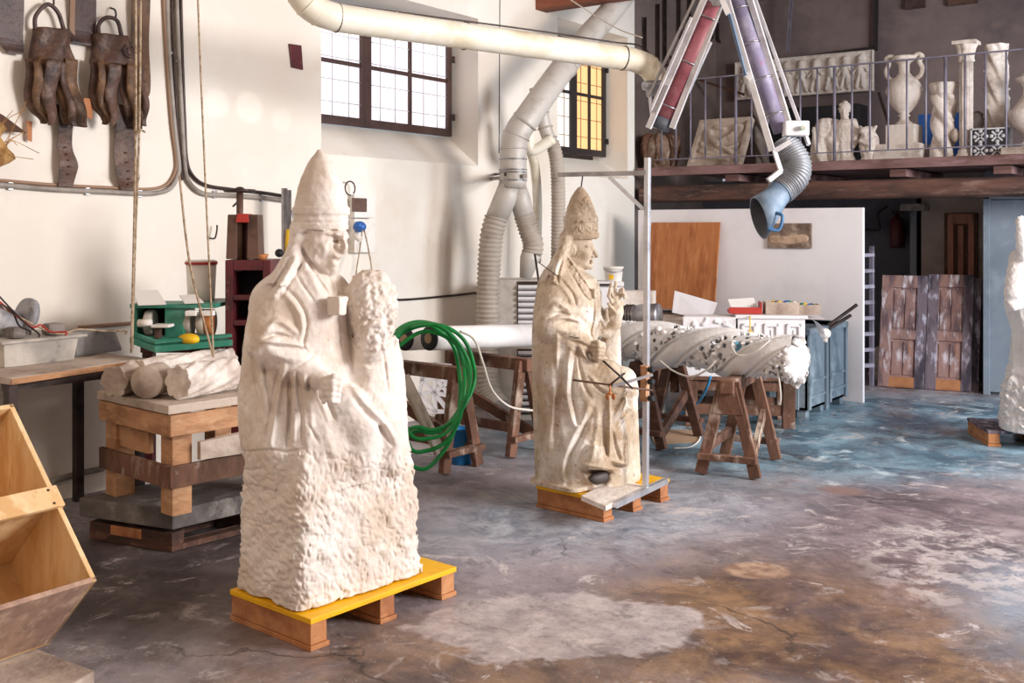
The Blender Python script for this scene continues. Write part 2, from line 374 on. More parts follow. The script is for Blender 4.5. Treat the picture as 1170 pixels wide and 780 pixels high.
        m = max(S[:, 3].max(), S[:, 4].max())*1.45
        s.put(fn, (S[:, 1].min()-m, S[:, 2].min()-m, z[0]), (S[:, 1].max()+m, S[:, 2].max()+m, z[-1]), k, sub)
    def rough(s, amp, wl, mask=None, seed=1, lo=None, hi=None, sharp=1):
        r = s.region(lo if lo is not None else s.lo, hi if hi is not None else s.lo+s.h*s.n)
        sl, X, Y, Z = r; rr = np.random.RandomState(seed); acc = 0
        for i in range(9):
            v = rr.normal(size=3); v *= 2*math.pi/wl/np.linalg.norm(v)*rr.uniform(.6, 1.7)
            acc = acc+np.sin(X*v[0]+Y*v[1]+Z*v[2]+rr.uniform(0, 6)+1.4*np.sin((X*v[1]+Y*v[2]-Z*v[0])*.6+i))
        acc = acc/3
        if sharp != 1: acc = np.abs(acc)*sharp-.5
        m = 1 if mask is None else mask(X, Y, Z)
        s.D[sl] += (amp*acc*m).astype(np.float32)
    def drape(s, strokes, x0, x1, y0, y1, vcut=.04, soft=.08):
        """carve creases (height < 0) and ridges (> 0) into the near side; strokes: (points in the picture, half width px, height px)"""
        r_ = .5; nx, ny = int((x1-x0)/r_)+1, int((y1-y0)/r_)+1; Hp, Hn = np.zeros((nx, ny), np.float32), np.zeros((nx, ny), np.float32)
        for st in strokes:
            pts, wd, ht = st[:3]; C = smooth([Vector((p[0], p[1], 0)) for p in pts], 5) if len(pts) > 2 else [Vector((*pts[0], 0)).lerp(Vector((*pts[1], 0)), i/6) for i in range(7)]
            n = len(C)-1; m_ = wd+1
            a0, a1 = max(0, int((min(c.x for c in C)-m_-x0)/r_)), min(nx, int((max(c.x for c in C)+m_-x0)/r_)+2); b0, b1 = max(0, int((min(c.y for c in C)-m_-y0)/r_)), min(ny, int((max(c.y for c in C)+m_-y0)/r_)+2)
            if a1 <= a0 or b1 <= b0: continue
            GX = (x0+r_*np.arange(a0, a1))[:, None]; GY_ = (y0+r_*np.arange(b0, b1))[None, :]; best = np.zeros((a1-a0, b1-b0))
            for i in range(n):
                ax, ay, bx, by_ = C[i].x, C[i].y, C[i+1].x, C[i+1].y; l2 = max(1e-6, (bx-ax)**2+(by_-ay)**2)
                t = np.clip(((GX-ax)*(bx-ax)+(GY_-ay)*(by_-ay))/l2, 0, 1); d = np.hypot(GX-ax-t*(bx-ax), GY_-ay-t*(by_-ay)); g = (i+t)/n
                tp = np.clip(np.sin(np.pi*np.clip(g, .02, .98)), 0, 1)**.45 if len(st) < 4 else np.clip(1.02-st[3]*g, 0, 1)**.5
                e = np.clip(1-d/wd, 0, 1); best = np.maximum(best, (e*e*(3-2*e)*.5+e*.5)*tp)
            T = Hp if ht > 0 else Hn; T[a0:a1, b0:b1] = np.maximum(T[a0:a1, b0:b1], best*abs(ht))
        H = (Hp-Hn)*s.px
        X = (s.lo[0]+s.h*np.arange(s.n[0]))[:, None]; Y = (s.lo[1]+s.h*np.arange(s.n[1]))[None, :]; fx = ((CX+F*X/Y)-x0)/r_
        wgt = np.clip((vcut+s.d0-Y)/soft, 0, 1); ix = np.clip(fx, 0, nx-1.001); i0 = ix.astype(int); tx = (ix-i0).astype(np.float32); inx = ((fx >= 0) & (fx < nx-1))*wgt
        for k in range(s.n[2]):
            z = s.lo[2]+s.h*k; fy = ((HY+F*(CAMH-z)/Y)-y0)/r_
            if fy.max() < 0 or fy.min() > ny-1: continue
            iy = np.clip(fy, 0, ny-1.001); j0 = iy.astype(int); ty = (iy-j0).astype(np.float32); j0 = np.broadcast_to(j0, i0.shape); ok = inx*((fy >= 0) & (fy < ny-1))
            h = (H[i0, j0]*(1-tx)+H[i0+1, j0]*tx)*(1-ty)+(H[i0, j0+1]*(1-tx)+H[i0+1, j0+1]*tx)*ty
            s.D[:, :, k] -= (h*ok).astype(np.float32)
    def head(s, c, k, phi, sc_=1.0, ears=True, rough=False):
        cf, sf = math.cos(phi), math.sin(phi)
        def H(f, l, z): return np.array((c[0]+(f*cf-l*sf)*sc_, c[1]+(f*sf+l*cf)*sc_, c[2]+z*sc_))
        def B(p, r, kk, sub=False): s.ell(H(*p), np.array(r)*sc_, kk*sc_, sub, px=False, yaw=phi)
        def C(a, b, ra, rb, kk, sub=False): s.cap(H(*a), H(*b), ra*sc_, rb*sc_, kk*sc_, sub, px=False)
        C((-.02, 0, -.07), (-.04, 0, -.21), .054, .062, .03)
        B((-.01, 0, .04), (.095, .077, .10), .01); B((.032, 0, -.03), (.058, .060, .085), .03)
        for y in (-1, 1):
            C((-.02, y*.047, -.06), (.058, y*.018, -.102), .02, .018, .02)
            B((.058, y*.036, -.036), (.02, .02, .022), .02)
            B((.096, y*.032, -.006), (.024, .020, .014), .006, True); B((.071, y*.031, -.006), (.013, .014, .009), .002)
            C((.088, y*.010, .018), (.068, y*.054, .013), .010, .008, .006)
            C((.094, y*.013, -.045), (.094, y*.013, -.05), .008, .008, .004)
            C((.088, y*.02, -.052), (.078, y*.034, -.078), .003, .003, .006, True)
            if ears:
                B((-.012, y*.076, -.012), (.02, .011, .034), .004); B((-.006, y*.088, -.008), (.009, .008, .018), .004, True)
        B((.075, 0, -.106), (.02, .022, .018), .015)
        C((.09, 0, .004), (.114, 0, -.044), .008, .0125, .008)
        C((.09, -.02, -.07), (.09, .02, -.07), .0065, .0065, .004); C((.087, -.018, -.083), (.087, .018, -.083), .0075, .0075, .004)
        C((.098, -.018, -.0765), (.098, .018, -.0765), .002, .002, .003, True)
    def curls(s, c, phi, sc_=1.0, seed=3):
        rr = random.Random(seed); cf, sf = math.cos(phi), math.sin(phi)
        for i in range(46):
            a = rr.uniform(.9, 5.4); e = rr.uniform(-.25, 1.5); f = math.cos(a)*math.cos(e)*.095-.012; l = math.sin(a)*math.cos(e)*.08; z = .035+math.sin(e)*.1
            s.ell((c[0]+(f*cf-l*sf)*sc_, c[1]+(f*sf+l*cf)*sc_, c[2]+z*sc_), np.array((.02, .02, .02))*sc_, .006*sc_, px=False)
    def object(s, name, m, parent=None, w=None, decimate=None, floor=None):
        if floor is not None: s.D[:, :, :max(1, int(round((floor-s.lo[2])/s.h))+1)] = .2
        b = s.D; g = openvdb.FloatGrid(.2); b = np.ascontiguousarray(b)
        b[0] = b[-1] = .2; b[:, 0] = b[:, -1] = .2; b[:, :, 0] = b[:, :, -1] = .2
        g.copyFromArray(b); pts, quads = g.convertToQuads(isovalue=0.0)
        pts = pts*s.h+s.lo
        W = np.stack((pts[:, 0]*CT-pts[:, 1]*ST, pts[:, 0]*ST+pts[:, 1]*CT, pts[:, 2]), 1) if w is None else w(pts)
        if parent is None: org = Vector(((W[:, 0].min()+W[:, 0].max())/2, (W[:, 1].min()+W[:, 1].max())/2, W[:, 2].min())); T = Matrix.Translation(org)
        else: T = ROOT[parent.name]; org = None
        Ti = np.array(T.inverted()); W = W@Ti[:3, :3].T+Ti[:3, 3]
        me = bpy.data.meshes.new(name); me.vertices.add(len(W)); me.vertices.foreach_set('co', W.astype(np.float32).ravel())
        me.loops.add(quads.size); me.loops.foreach_set('vertex_index', quads[:, ::-1].astype(np.int32).ravel())
        me.polygons.add(len(quads)); me.polygons.foreach_set('loop_start', np.arange(0, quads.size, 4, dtype=np.int32))
        me.polygons.foreach_set('use_smooth', np.ones(len(quads), bool)); me.update(calc_edges=True); me.validate()
        me.materials.append(M[m]); o = bpy.data.objects.new(name, me); col.objects.link(o)
        ROOT[o.name] = T
        if parent is None: o.location = org
        else: o.parent = parent
        return o

# ---------------------------------------------------------------- statues
def folds(spec):
    """spec: list of (n, phase, drift, amp, zmin, zmax): vertical drapery that swings with height, fading out of its range"""
    def f(a, Z):
        r = 0
        for n, ph, dr, am, z0, z1 in spec:
            w = np.clip((Z-z0)/.12, 0, 1)*np.clip((z1-Z)/.12, 0, 1)
            r = r+am*w*(1-np.abs(np.sin((a*n+ph+dr*Z+.7*np.sin(Z*7+ph))/2))*1.6)
        return r
    return f

def carve_finished_pope():
    t = thing('pope_statue', 'weathered tan stone statue of a seated pope in tall mitre, one hand raised in blessing', 'statue', FL(672, 585, .15))
    lo, hi = np.array((.06, 5.88, .10)), np.array((.92, 6.75, 1.96))
    f = Field(lo, hi, .0051, 6.28); q = f.q
    # caped torso, then the robe over the lap and legs
    f.tower([(300, 632, 654, .02, 16), (308, 622, 666, .01, 26), (318, 616, 681, 0, 34), (334, 613, 687, 0, 41), (352, 610, 687, 0, 45), (372, 608.5, 684, 0, 46), (390, 608, 682, 0, 47),
             (404, 608, 688, 0, 47), (418, 608, 700, 0, 47), (436, 609, 712, 0, 47), (470, 610, 716, 0, 46), (500, 611, 718, 0, 46), (530, 612, 722, 0, 45), (551, 612, 724, 0, 44)],
            k=3, n=2.3, yaw=R(-8), fold=folds([(11, 1.0, 3, .02, .1, .9)]))
    f.tower([(545, 613, 704, .0, 38), (552, 611, 706, .0, 38)], k=2, n=6, yaw=R(45))
    # neck, head, mitre
    f.head(q(659.5, 283.5, 0), 0, R(-14), 1.02)
    f.tower([(213.5, 661, 666, 0, 2.4), (218, 657, 669.5, 0, 6), (226, 652, 674.5, 0, 11), (238, 647.5, 679.5, 0, 15.5), (250, 645, 682.5, 0, 18), (262, 644, 683.5, 0, 19), (273, 645, 682.5, 0, 18.5)], k=1.5, n=2.1)
    f.tower([(247, 643.8, 683.2, 0, 18.9), (253, 643.5, 683.7, 0, 19.6)], k=1)
    f.tower([(266.5, 643, 684.7, 0, 19.9), (271.5, 643.4, 684.5, 0, 19.4)], k=1)
    f.ell((649, 273, -.05), (5, 6, 4), 3)
    f.tower([(270, 641, 652, -.01, 13), (284, 637, 651, -.02, 15), (298, 629, 648, -.035, 19), (314, 622, 644, -.06, 24)], k=5, n=2.2)
    f.ell((640, 334, -.10), (22, 22, 19), 10); f.ell((660, 332, .12), (18, 20, 15), 8)
    f.box((677.5, 335, -.155), (4.4, 4, 5), 1, yaw=R(-30)); f.ell((679, 336, -.178), (2, 1.4, 2), .6)
    # near arm: upper arm, forearm, wrist
    f.cap((634, 342, -.14), (631, 370, -.195), 19, 18, 9); f.cap((631, 373, -.20), (666, 391, -.205), 16, 10, 7); f.cap((666, 391, -.20), (678, 397, -.205), 8, 6.5, 3)
    # gripping hand
    f.ell((680, 400, -.215), (7, 6, 8), 2)
    for i in range(4):
        y = 395.5+i*4.4
        f.chain([(677, y, -.24), (684-.3*i, y+.3, -.262), (690-.5*i, y+1, -.245), (690-.6*i, y+1.4, -.215)], [2.5, 2.6, 2.4, 2.1], .7)
    f.chain([(676, 391, -.225), (683, 390.5, -.25), (690, 393, -.24)], [2.6, 2.5, 2.1], 1)
    # far arm with hanging sleeve, blessing hand
    f.cap((664, 338, .12), (691, 372, .06), 13, 12, 6); f.cap((691, 372, .06), (703, 354, -.01), 12, 7, 4)
    f.chain([(711, 345, .0), (707, 358, .0), (704, 370, .0), (694, 380, .0), (683, 379, -.02)], [2, 4, 5, 5, 4], 5); f.chain([(695, 347, -.05), (704, 358, -.06), (710, 345, -.03)], 1.8, 2)
    f.chain([(680, 342, -.10), (684, 358, -.10), (690, 371, -.09), (694, 366, -.08), (693, 354, -.07)], [1.6, 2, 2.2, 2, 1.6], 2.5)
    f.cap((703, 354, -.02), (703, 343, -.03), 5.2, 5.2, 2); f.ell((703.5, 341, -.03), (5.4, 3.8, 6.5), 2)
    for a, r in (([(699.5, 337, -.045), (697.5, 330, -.05), (698.5, 324, -.055)], 1.9), ([(702.5, 336, -.035), (703, 329, -.04), (703.5, 322.5, -.045)], 1.9),
                 ([(706, 338, -.03), (709, 331.5, -.04), (711.5, 330, -.06), (711.5, 334, -.065)], 1.9), ([(708, 341, -.025), (711.5, 336.5, -.035), (714, 336, -.055), (713.5, 340, -.06)], 1.8),
                 ([(699, 345, -.05), (695.5, 338, -.065), (697, 331, -.07)], 2.0)):
        f.chain(a, r, .8)
    f.tower([(352, 690, 705, .16, 7), (380, 688, 709, .17, 8), (420, 686, 710, .17, 9), (446, 684, 711, .17, 9)], k=4, n=2.5)
    # lap, knees and the two legs under the robe
    f.chain([(656, 428, -.14), (694, 428, -.15), (700, 446, -.165)], [18, 15, 13], 8); f.cap((700, 446, -.165), (690, 524, -.165), 13, 15, 8)
    f.chain([(680, 424, .05), (712, 434, .04), (717, 446, .03)], [17, 14, 12], 6); f.cap((717, 446, .03), (719, 542, .02), 11, 13, 6)
    f.tower([(505, 668, 694, -.17, 22), (520, 662, 697, -.18, 24), (533, 659, 700, -.19, 25)], k=4, n=2.4)
    f.tower([(470, 697, 712, -.10, 14), (500, 697, 714, -.11, 18), (527, 695, 717, -.12, 20)], k=4, n=2.4)
    f.ell((687, 548, -.24), (10, 12, 9), 3, sub=True)
    r_ = random.Random(8)
    S_ = [([(652, 398), (648, 427), (648, 453), (654, 480), (662, 492)], 6, 5), ([(657, 406), (655, 437), (655, 457), (662, 484)], 4, -5),
          ([(677, 452), (668, 476), (655, 498), (645, 523), (640, 548)], 6, 4), ([(676, 468), (662, 503), (651, 523), (648, 552)], 5, -6), ([(668, 500), (660, 520), (656, 545)], 5, 2),
          ([(619, 405), (617, 441), (627, 474)], 5, -3.5), ([(628, 400), (631, 440), (631, 475), (627, 505), (631, 548)], 7, 3), ([(641, 408), (644, 431), (637, 462), (634, 500)], 5, -3.5),
          ([(612, 430), (614, 480), (619, 545)], 4, -2), ([(623, 480), (620, 515), (622, 550)], 4, -2.5), ([(641, 500), (638, 530), (640, 552)], 4, -2.5), ([(637, 380), (636, 400), (636, 425)], 4, 2.5),
          ([(660, 400), (662, 418), (668, 441), (676, 456)], 3, -3), ([(672, 430), (682, 442), (694, 450), (706, 450)], 2.5, -2), ([(671, 427), (682, 438), (694, 446)], 4, 2),
          ([(662, 530), (680, 532.5), (698, 534.5)], 3, 2.5), ([(662, 537), (680, 539), (698, 540)], 3.5, -6), ([(664, 538), (670, 546), (679, 553)], 3, 3),
          ([(684, 460), (682, 490), (676, 526)], 5, 2), ([(690, 470), (690, 495), (690, 526)], 3, -2.5), ([(696, 452), (697, 482), (697, 523)], 3, 3.5), ([(692, 490), (693, 521)], 3, -5),
          ([(699, 490), (703, 510), (709, 527)], 3, -3), ([(696, 525.5), (710, 528.5)], 2.2, 2), ([(697, 531), (712, 533)], 3, -4),
          ([(716, 446), (708, 458), (700, 468)], 3, -3.5), ([(716, 468), (708, 478), (700, 487)], 4, -3.5), ([(712, 480), (702, 492)], 3, -2.5), ([(717, 455), (708, 468), (701, 477)], 3.5, 2.5), ([(720, 480), (716, 510), (717, 535)], 4, 2),
          ([(623, 305), (636, 315)], 1.6, -1.6), ([(641, 320), (650, 330), (656, 339), (659, 354)], 2.2, -2.2), ([(637, 322), (647, 333), (652, 342), (654, 356)], 4, 1.6),
          ([(648, 292), (661, 310), (675, 330)], 2.4, 2.6), ([(646, 298), (656, 318), (668, 338), (676, 345)], 1.8, -1.8), ([(683, 312), (685, 322), (683, 332)], 2, 2), ([(680, 308), (681, 318), (680, 328)], 2, -2),
          ([(678, 343), (678.5, 362), (675, 378), (677, 388)], 2.6, -3), ([(684, 345), (684, 362), (682, 378)], 2.5, 1.5),
          ([(628, 354), (638, 347), (653, 356)], 5, 3.5), ([(631, 361), (640, 357.5), (650, 360)], 2.8, -4.5), ([(628, 366), (644, 362), (660, 366)], 3, 3), ([(635, 369), (648, 366), (660, 369)], 2.2, -3.5), ([(636, 376), (650, 379), (668, 374)], 6, 3),
          ([(652, 390), (662, 392), (676, 398)], 3, -3.5), ([(662, 394), (668, 406), (681, 417)], 3, 3), ([(673, 403), (676, 411)], 4.5, -4), ([(645, 345), (660, 352), (674, 352)], 5, -1.2), ([(660, 360), (672, 372)], 4, -1.2),
          ([(634, 299), (628, 314), (624, 326)], 2, -1.6), ([(643, 296), (638, 314), (638, 325)], 1.8, -2.2), ([(640, 294), (634, 312), (632, 324)], 3, 1.8), ([(631, 322), (635, 323.5), (640, 325)], 2.2, 2.4)]
    for i in range(60):       # embroidery between the collar bands and on the mitre
        k = r_.random(); x = 648+k*24+r_.uniform(-2, 4); y = 300+k*33+r_.uniform(-3, 3); S_.append(([(x, y), (x+r_.uniform(-3, 3), y+r_.uniform(-3, 3))], 1.3, r_.choice((-1.3, 1.3))))
        x, y = r_.uniform(647, 682), r_.uniform(254, 266); S_.append(([(x, y), (x+r_.uniform(-3, 3), y+r_.uniform(-3, 3))], 1.2, r_.choice((-1.2, 1.4))))
        x, y = r_.uniform(658, 674), r_.uniform(226, 246); S_.append(([(x, y), (x+r_.uniform(-2, 2), y+r_.uniform(-5, 5))], 1.2, r_.choice((-.9, .8))))
    f.drape(S_, 600, 740, 205, 560)
    f.rough(.0007, .03, seed=3)
    f.object('figure', 'stone_old', t, floor=.1305)
    s = MB(); s.ball(P(686, 545, 6.07), (.035, .085, .036), rot=Matrix.Rotation(TH+R(-52), 3, 'Z')); s.build('shoe', 'shoe_dark', t, label='dark shoe tip under the hem')
    s = MB()
    s.prism([FL(664, 566, .158), FL(692, 578, .158), FL(738, 555, .158), FL(704, 545, .158)], (0, 0, -.028), bev=.004); s.build('plinth_slab', 'stone_pale', t)
    for pa in ([(662, 386, 6.01), (650, 384, 5.99)], [(616, 300, 6.11), (638, 316, 6.08)]):
        s = MB(); s.tube([P(*p) for p in pa], .0028, 6); s.build('marking_pin', 'iron', t)
    return t

def carve_rough_pope():
    t = thing('pope_statue', 'white marble statue of a seated pope, half carved, face unfinished, on a rough hewn block', 'statue', FL(365, 715, .13))
    f = Field((-1.25, 3.98, .10), (-.35, 5.05, 2.06), .0050, 4.48); q = f.q; f.sh = 0
    by = R(47)
    # hewn block
    c0 = np.array((-.785, 4.53)); dR = np.array((math.cos(by), math.sin(by))); dL = np.array((-math.sin(by), math.cos(by)))
    def sec(z, l, r, n_, fz): c = c0+dR*(r-l)/2+dL*(fz-n_)/2; return (z, c[0], c[1], (l+r)/2, (n_+fz)/2)
    f.tower([sec(.128, .335, .34, .24, .23), sec(.35, .33, .325, .24, .23), sec(.60, .315, .305, .235, .23), sec(.70, .30, .285, .225, .22), sec(.765, .28, .26, .20, .20)], k=2, n=10, yaw=by, metres=True)
    f.rough(.004, .16, seed=11); f.rough(.0016, .05, seed=12)
    # caped body, its front on the block's front face
    fy = R(-38)
    f.tower([(306, 328, 376, 0, 0), (316, 313, 388, 0, 0), (330, 301, 398, .01, 0), (350, 292, 406, .02, 0), (375, 287, 408, .03, 0), (400, 284, 408, .04, 0), (430, 282, 412, .05, 0),
             (448, 281, 428, .06, 0), (470, 282, 444, .07, 0), (500, 284, 450, .07, 0), (540, 292, 446, .07, 0)], k=4, n=2.4, yaw=fy, sil=1.12,
            fold=folds([(9, 2.0, 3, .030, .6, 1.15), (14, 1.1, -3, .018, .6, 1.1)]))
    # uncut mass left behind the raised arm and under it
    f.tower([(384, 398, 447, .05, 0), (410, 396, 454, .05, 0), (440, 396, 457, .06, 0), (480, 400, 459, .07, 0), (520, 402, 461, .07, 0), (550, 410, 460, .07, 0)], k=5, n=4, yaw=fy, sil=1.2)
    f.tower([(309, 415, 434, -.02, 10), (315, 404, 444, -.02, 20), (330, 397.5, 450, -.02, 27), (350, 396, 453, -.02, 30), (368, 399, 451, -.02, 29), (384, 404, 445, -.02, 26), (398, 408, 440, -.02, 22), (410, 412, 436, -.02, 16)], k=4, n=2.6, yaw=R(25))
    f.rough(.0035, .05, seed=21, lo=q(392, 405, -.3), hi=q(462, 300, .3)); f.rough(.0018, .02, seed=22, lo=q(392, 405, -.3), hi=q(462, 300, .3))
    # head, face left rough
    f.head(q(360, 276, 0), 0, R(-38), 1.13, ears=False)
    f.ell((368, 282, -.03), (23.5, 24, 24), 5); f.ell((385, 267, -.03), (12, 12, 6), 5)
    f.chain([(390, 270, -.06), (391, 281, -.07), (386, 289, -.065)], [3.4, 4, 4], 9); f.cap((380, 296, -.06), (385, 298, -.06), 4.5, 4.5, 5); f.cap((374, 309, -.06), (379, 306, -.07), 8, 7, 6)
    f.chain([(406, 292, -.06), (398, 304, -.07), (391, 322, -.08)], [5, 6.5, 7], 4, sub=True)
    f.rough(.0022, .045, seed=31, lo=q(330, 315, -.2), hi=q(402, 264, .2))
    f.tower([(171, 363, 368, 0, 2.5), (176, 359, 373, 0, 6), (186, 352, 380.5, 0, 13), (200, 345.5, 388, 0, 20), (214, 341, 393, 0, 25), (228, 338, 396, 0, 28.5), (240, 336.5, 397.5, 0, 30), (262, 338, 396.5, 0, 28.5)], k=1.5, n=2.1)
    f.tower([(237, 334.5, 399.5, 0, 31.5), (245, 334.5, 399.5, 0, 31.5)], k=1.5); f.tower([(250, 336, 398, 0, 30.3), (252, 336, 398, 0, 30.3)], k=1); f.tower([(256, 335.5, 398.5, 0, 30.7), (262, 336.5, 398, 0, 29.6)], k=1.2)
    # shoulders, lappet, collar, clasp
    f.ell((320, 342, -.07), (29, 28, 26), 14); f.ell((380, 345, .12), (24, 28, 24), 14)
    f.tower([(262, 336, 352, .0, 22), (285, 329, 350, -.02, 26), (304, 318, 346, -.045, 32), (322, 308, 336, -.07, 38)], k=9, n=2.3)
    f.box((386, 349, -.165), (9, 8, 10.5), 1.5, yaw=R(-32), rd=.15)
    # near arm
    f.cap((314, 348, -.11), (308, 386, -.185), 24, 25, 12); f.cap((308, 392, -.185), (346, 424, -.20), 24, 16, 10); f.cap((346, 424, -.20), (374, 438, -.245), 13, 10, 6)
    # fist
    f.ell((375, 446, -.262), (10, 9, 12), 3)
    for i in range(4):
        y = 437.5+i*6.4
        f.chain([(372, y, -.295), (380-.3*i, y, -.318), (387.5-.8*i, y+1.2, -.30), (387.5-.8*i, y+2, -.265)], [3.7, 3.8, 3.4, 3], 1.2)
    f.chain([(372, 433, -.28), (381, 430.5, -.305), (389, 433, -.295)], [3.8, 3.6, 3], 1.5)
    # lap and knees
    f.chain([(350, 456, -.12), (396, 468, -.13), (412, 486, -.125)], [24, 21, 19], 12); f.cap((412, 486, -.125), (410, 522, -.12), 19, 18, 12)
    f.chain([(400, 432, -.0), (432, 466, .0), (446, 492, .0)], [17, 15, 14], 10); f.cap((446, 492, .0), (448, 530, .0), 13, 13, 10)
    S_ = [([(325, 328), (338, 340), (348, 355), (351, 370), (347, 393), (352, 403)], 2.6, -3.2), ([(320, 332), (333, 344), (342, 358), (345, 374), (342, 390)], 6, 3.5),
          ([(338, 296), (326, 318), (313, 338)], 6.5, 3.2, .15), ([(332, 296), (319, 318), (306, 336)], 2.5, -2), ([(346, 300), (334, 320), (321, 340)], 2.5, -2.4),
          ([(342, 290), (352, 308), (369, 343)], 8, 3.0), ([(336, 304), (345, 324), (363, 350)], 2.6, -2.4), ([(352, 300), (364, 320), (377, 338)], 2.6, -3), ([(376, 318), (380, 330), (381, 338)], 4, -3),
          ([(387, 360), (390, 393), (395, 425)], 2.4, -2.2), ([(396, 345), (399, 380), (404, 420)], 3, -4),
          ([(302, 379), (318, 366), (344, 384)], 6, 4), ([(302, 386), (315, 382), (332, 386)], 3.6, -6), ([(299, 390), (325, 391.5), (349, 395)], 3.2, 3.5), ([(310, 396), (330, 397), (349, 398)], 2.6, -4.5), ([(309, 404), (327, 409), (348, 408)], 8, 4),
          ([(330, 425), (348, 413), (362, 402)], 3, -2), ([(326, 416), (321, 434), (314, 477), (308, 512)], 5, 5), ([(318, 424), (311, 460), (303, 505)], 3.5, -3.5),
          ([(330, 426), (331, 470), (328, 510)], 3.4, -7), ([(337, 432), (337, 470), (335, 508)], 4.5, 3.5), ([(340, 445), (345, 477), (345, 505)], 3, -3.5), ([(352, 455), (356, 480), (352, 505)], 5, 1.6),
          ([(339, 425), (341, 441)], 3, -4), ([(353, 431), (352, 445)], 3.4, -4), ([(347, 428), (348, 446)], 3.5, 2.5), ([(364, 440), (376, 462), (382, 478)], 3, -3.5), ([(359, 446), (370, 466), (376, 484)], 4, 2),
          ([(352, 484), (364, 506)], 2.5, -2), ([(295, 398), (302, 451), (312, 486)], 5.5, 3), ([(289, 400), (294, 443), (306, 482)], 4, -3.2), ([(301, 415), (311, 466)], 3, -2.6), ([(286, 440), (288, 480), (291, 512)], 4, -2), ([(295, 470), (298, 510)], 5, 2),
          ([(402, 441), (420, 463), (440, 483), (453, 506)], 5, 4.5), ([(399, 449), (417, 471), (436, 491), (449, 510)], 4, -3.5), ([(430, 440), (444, 462), (455, 485)], 6, -1.5),
          ([(403, 385), (410, 402), (424, 406), (436, 394)], 4, 3), ([(400, 370), (405, 390), (410, 398)], 3, -3), ([(437, 400), (440, 420), (443, 450)], 3, -3), ([(412, 412), (425, 418), (436, 412)], 5, -2), ([(446, 352), (440, 366), (448, 372)], 4, -4), ([(283, 516), (310, 514), (330, 516), (350, 512)], 2.5, -3)]
    S_ += [([(362, 265), (380, 267), (398, 270)], 4, 2.5), ([(379, 275), (388, 276.5), (396, 277)], 3, -4.5), ([(391, 270), (395, 282), (392, 289)], 3.4, 3.2), ([(381, 270), (383, 284), (387, 291)], 4, -2.4), ([(383, 298.5), (388, 298), (393, 296)], 2.2, -3.5), ([(383, 294), (391, 293)], 2, 1.6),
           ([(380, 303), (386, 303)], 2.2, 2), ([(345, 282), (350, 293), (360, 304), (374, 315)], 3, -4), ([(350, 280), (357, 293), (368, 305)], 6, 2), ([(345, 268), (352, 266), (358, 270)], 2, -3), ([(348, 274), (356, 277), (352, 284)], 1.8, -2.4), ([(365, 274), (372, 284), (366, 292)], 5, 1.5), ([(376, 287), (372, 296), (364, 300)], 3.5, -1.6), ([(396, 272), (402, 269)], 2, 2)]
    r_ = random.Random(5)
    for i in range(1500):            # point chisel strokes over the block
        x, y = r_.uniform(262, 480), r_.uniform(512, 694); left = x < 345+(r_.random()-.5)*20; L_ = r_.uniform(4, 12); ang = r_.gauss(1.0, .35) if left else r_.gauss(1.45, .4)
        if r_.random() < .15: ang = r_.gauss(.1, .2)
        S_.append(([(x, y), (x+L_*math.cos(ang), y+L_*math.sin(ang))], r_.uniform(1.3, 2.6), -r_.uniform(.6, 2.0)))
    for i in range(260):             # and over the uncut hand and mass below it
        x, y = r_.uniform(400, 452), r_.uniform(312, 396); L_ = r_.uniform(3, 9); ang = r_.uniform(0, 3.1); S_.append(([(x, y), (x+L_*math.cos(ang), y+L_*math.sin(ang))], r_.uniform(1.3, 2.4), -r_.uniform(.5, 1.5)))
        if i % 3 == 0:
            x, y = r_.uniform(412, 442), r_.uniform(405, 470); S_.append(([(x, y), (x+L_*math.cos(ang)*.7, y+L_*math.sin(ang)*.7)], 1.5, -r_.uniform(.4, 1.0)))
    f.drape(S_, 250, 495, 160, 710, vcut=.22, soft=.06)
    f.rough(.0008, .04, seed=41)
    f.object('figure', 'marble_raw', t, floor=.1285)
    for px, py, d in ((370, 681, 4.245), (473, 661, 4.60)):
        b = MB(); b.lathe([(.0, .012), (.014, .012), (.019, 0)], P(px, py, d), 14, rot=frame_of(P(px, py, d-1)-P(px, py, d))); b.build('lifting_plug', 'knot', t, label='round brown plug in the block')
    return t

def carve_right_figure():
    t = thing('draped_figure_statue', 'white draped standing figure at the right edge of the picture on a dark pallet', 'statue', FL(1190, 496, .12))
    f = Field((3.35, 7.35, .09), (4.7, 8.55, 1.78), .0085, 7.9); q = f.q
    f.tower([(282, 1166, 1208, 0, 12), (292, 1158, 1216, 0, 22), (310, 1154, 1222, 0, 28), (346, 1152, 1226, 0, 32), (380, 1160, 1222, 0, 30), (415, 1158, 1224, 0, 32), (445, 1150, 1228, 0, 36), (498, 1146, 1230, 0, 38)], k=3, n=2.4, fold=folds([(9, 1, 3, .05, .1, 1.3), (5, 2, 2, .03, .1, 1.2)]))
    f.rough(.008, .07, seed=2, lo=q(1130, 500, -.6), hi=q(1240, 415, .6)); f.rough(.005, .03, seed=6, lo=q(1130, 500, -.6), hi=q(1240, 425, .6))
    f.cap((1166, 296, -.1), (1160, 335, -.2), 12, 12, 5); f.chain([(1152, 343, -.2), (1158, 350, -.24), (1172, 347, -.24)], [4, 4.5, 4], 3)
    f.chain([(1170, 292, -.18), (1168, 270, -.2), (1166, 254, -.2)], [9, 6, 5], 4); f.ell((1166.5, 253, -.2), (5, 4, 7), 2)
    f.head(q(1187, 258, 0), 0, R(-70), 1.0); f.curls(q(1187, 258, 0), R(-70), 1.0)
    f.rough(.002, .04, seed=7)
    f.object('figure', 'stone_white', t, floor=.121)
    return t

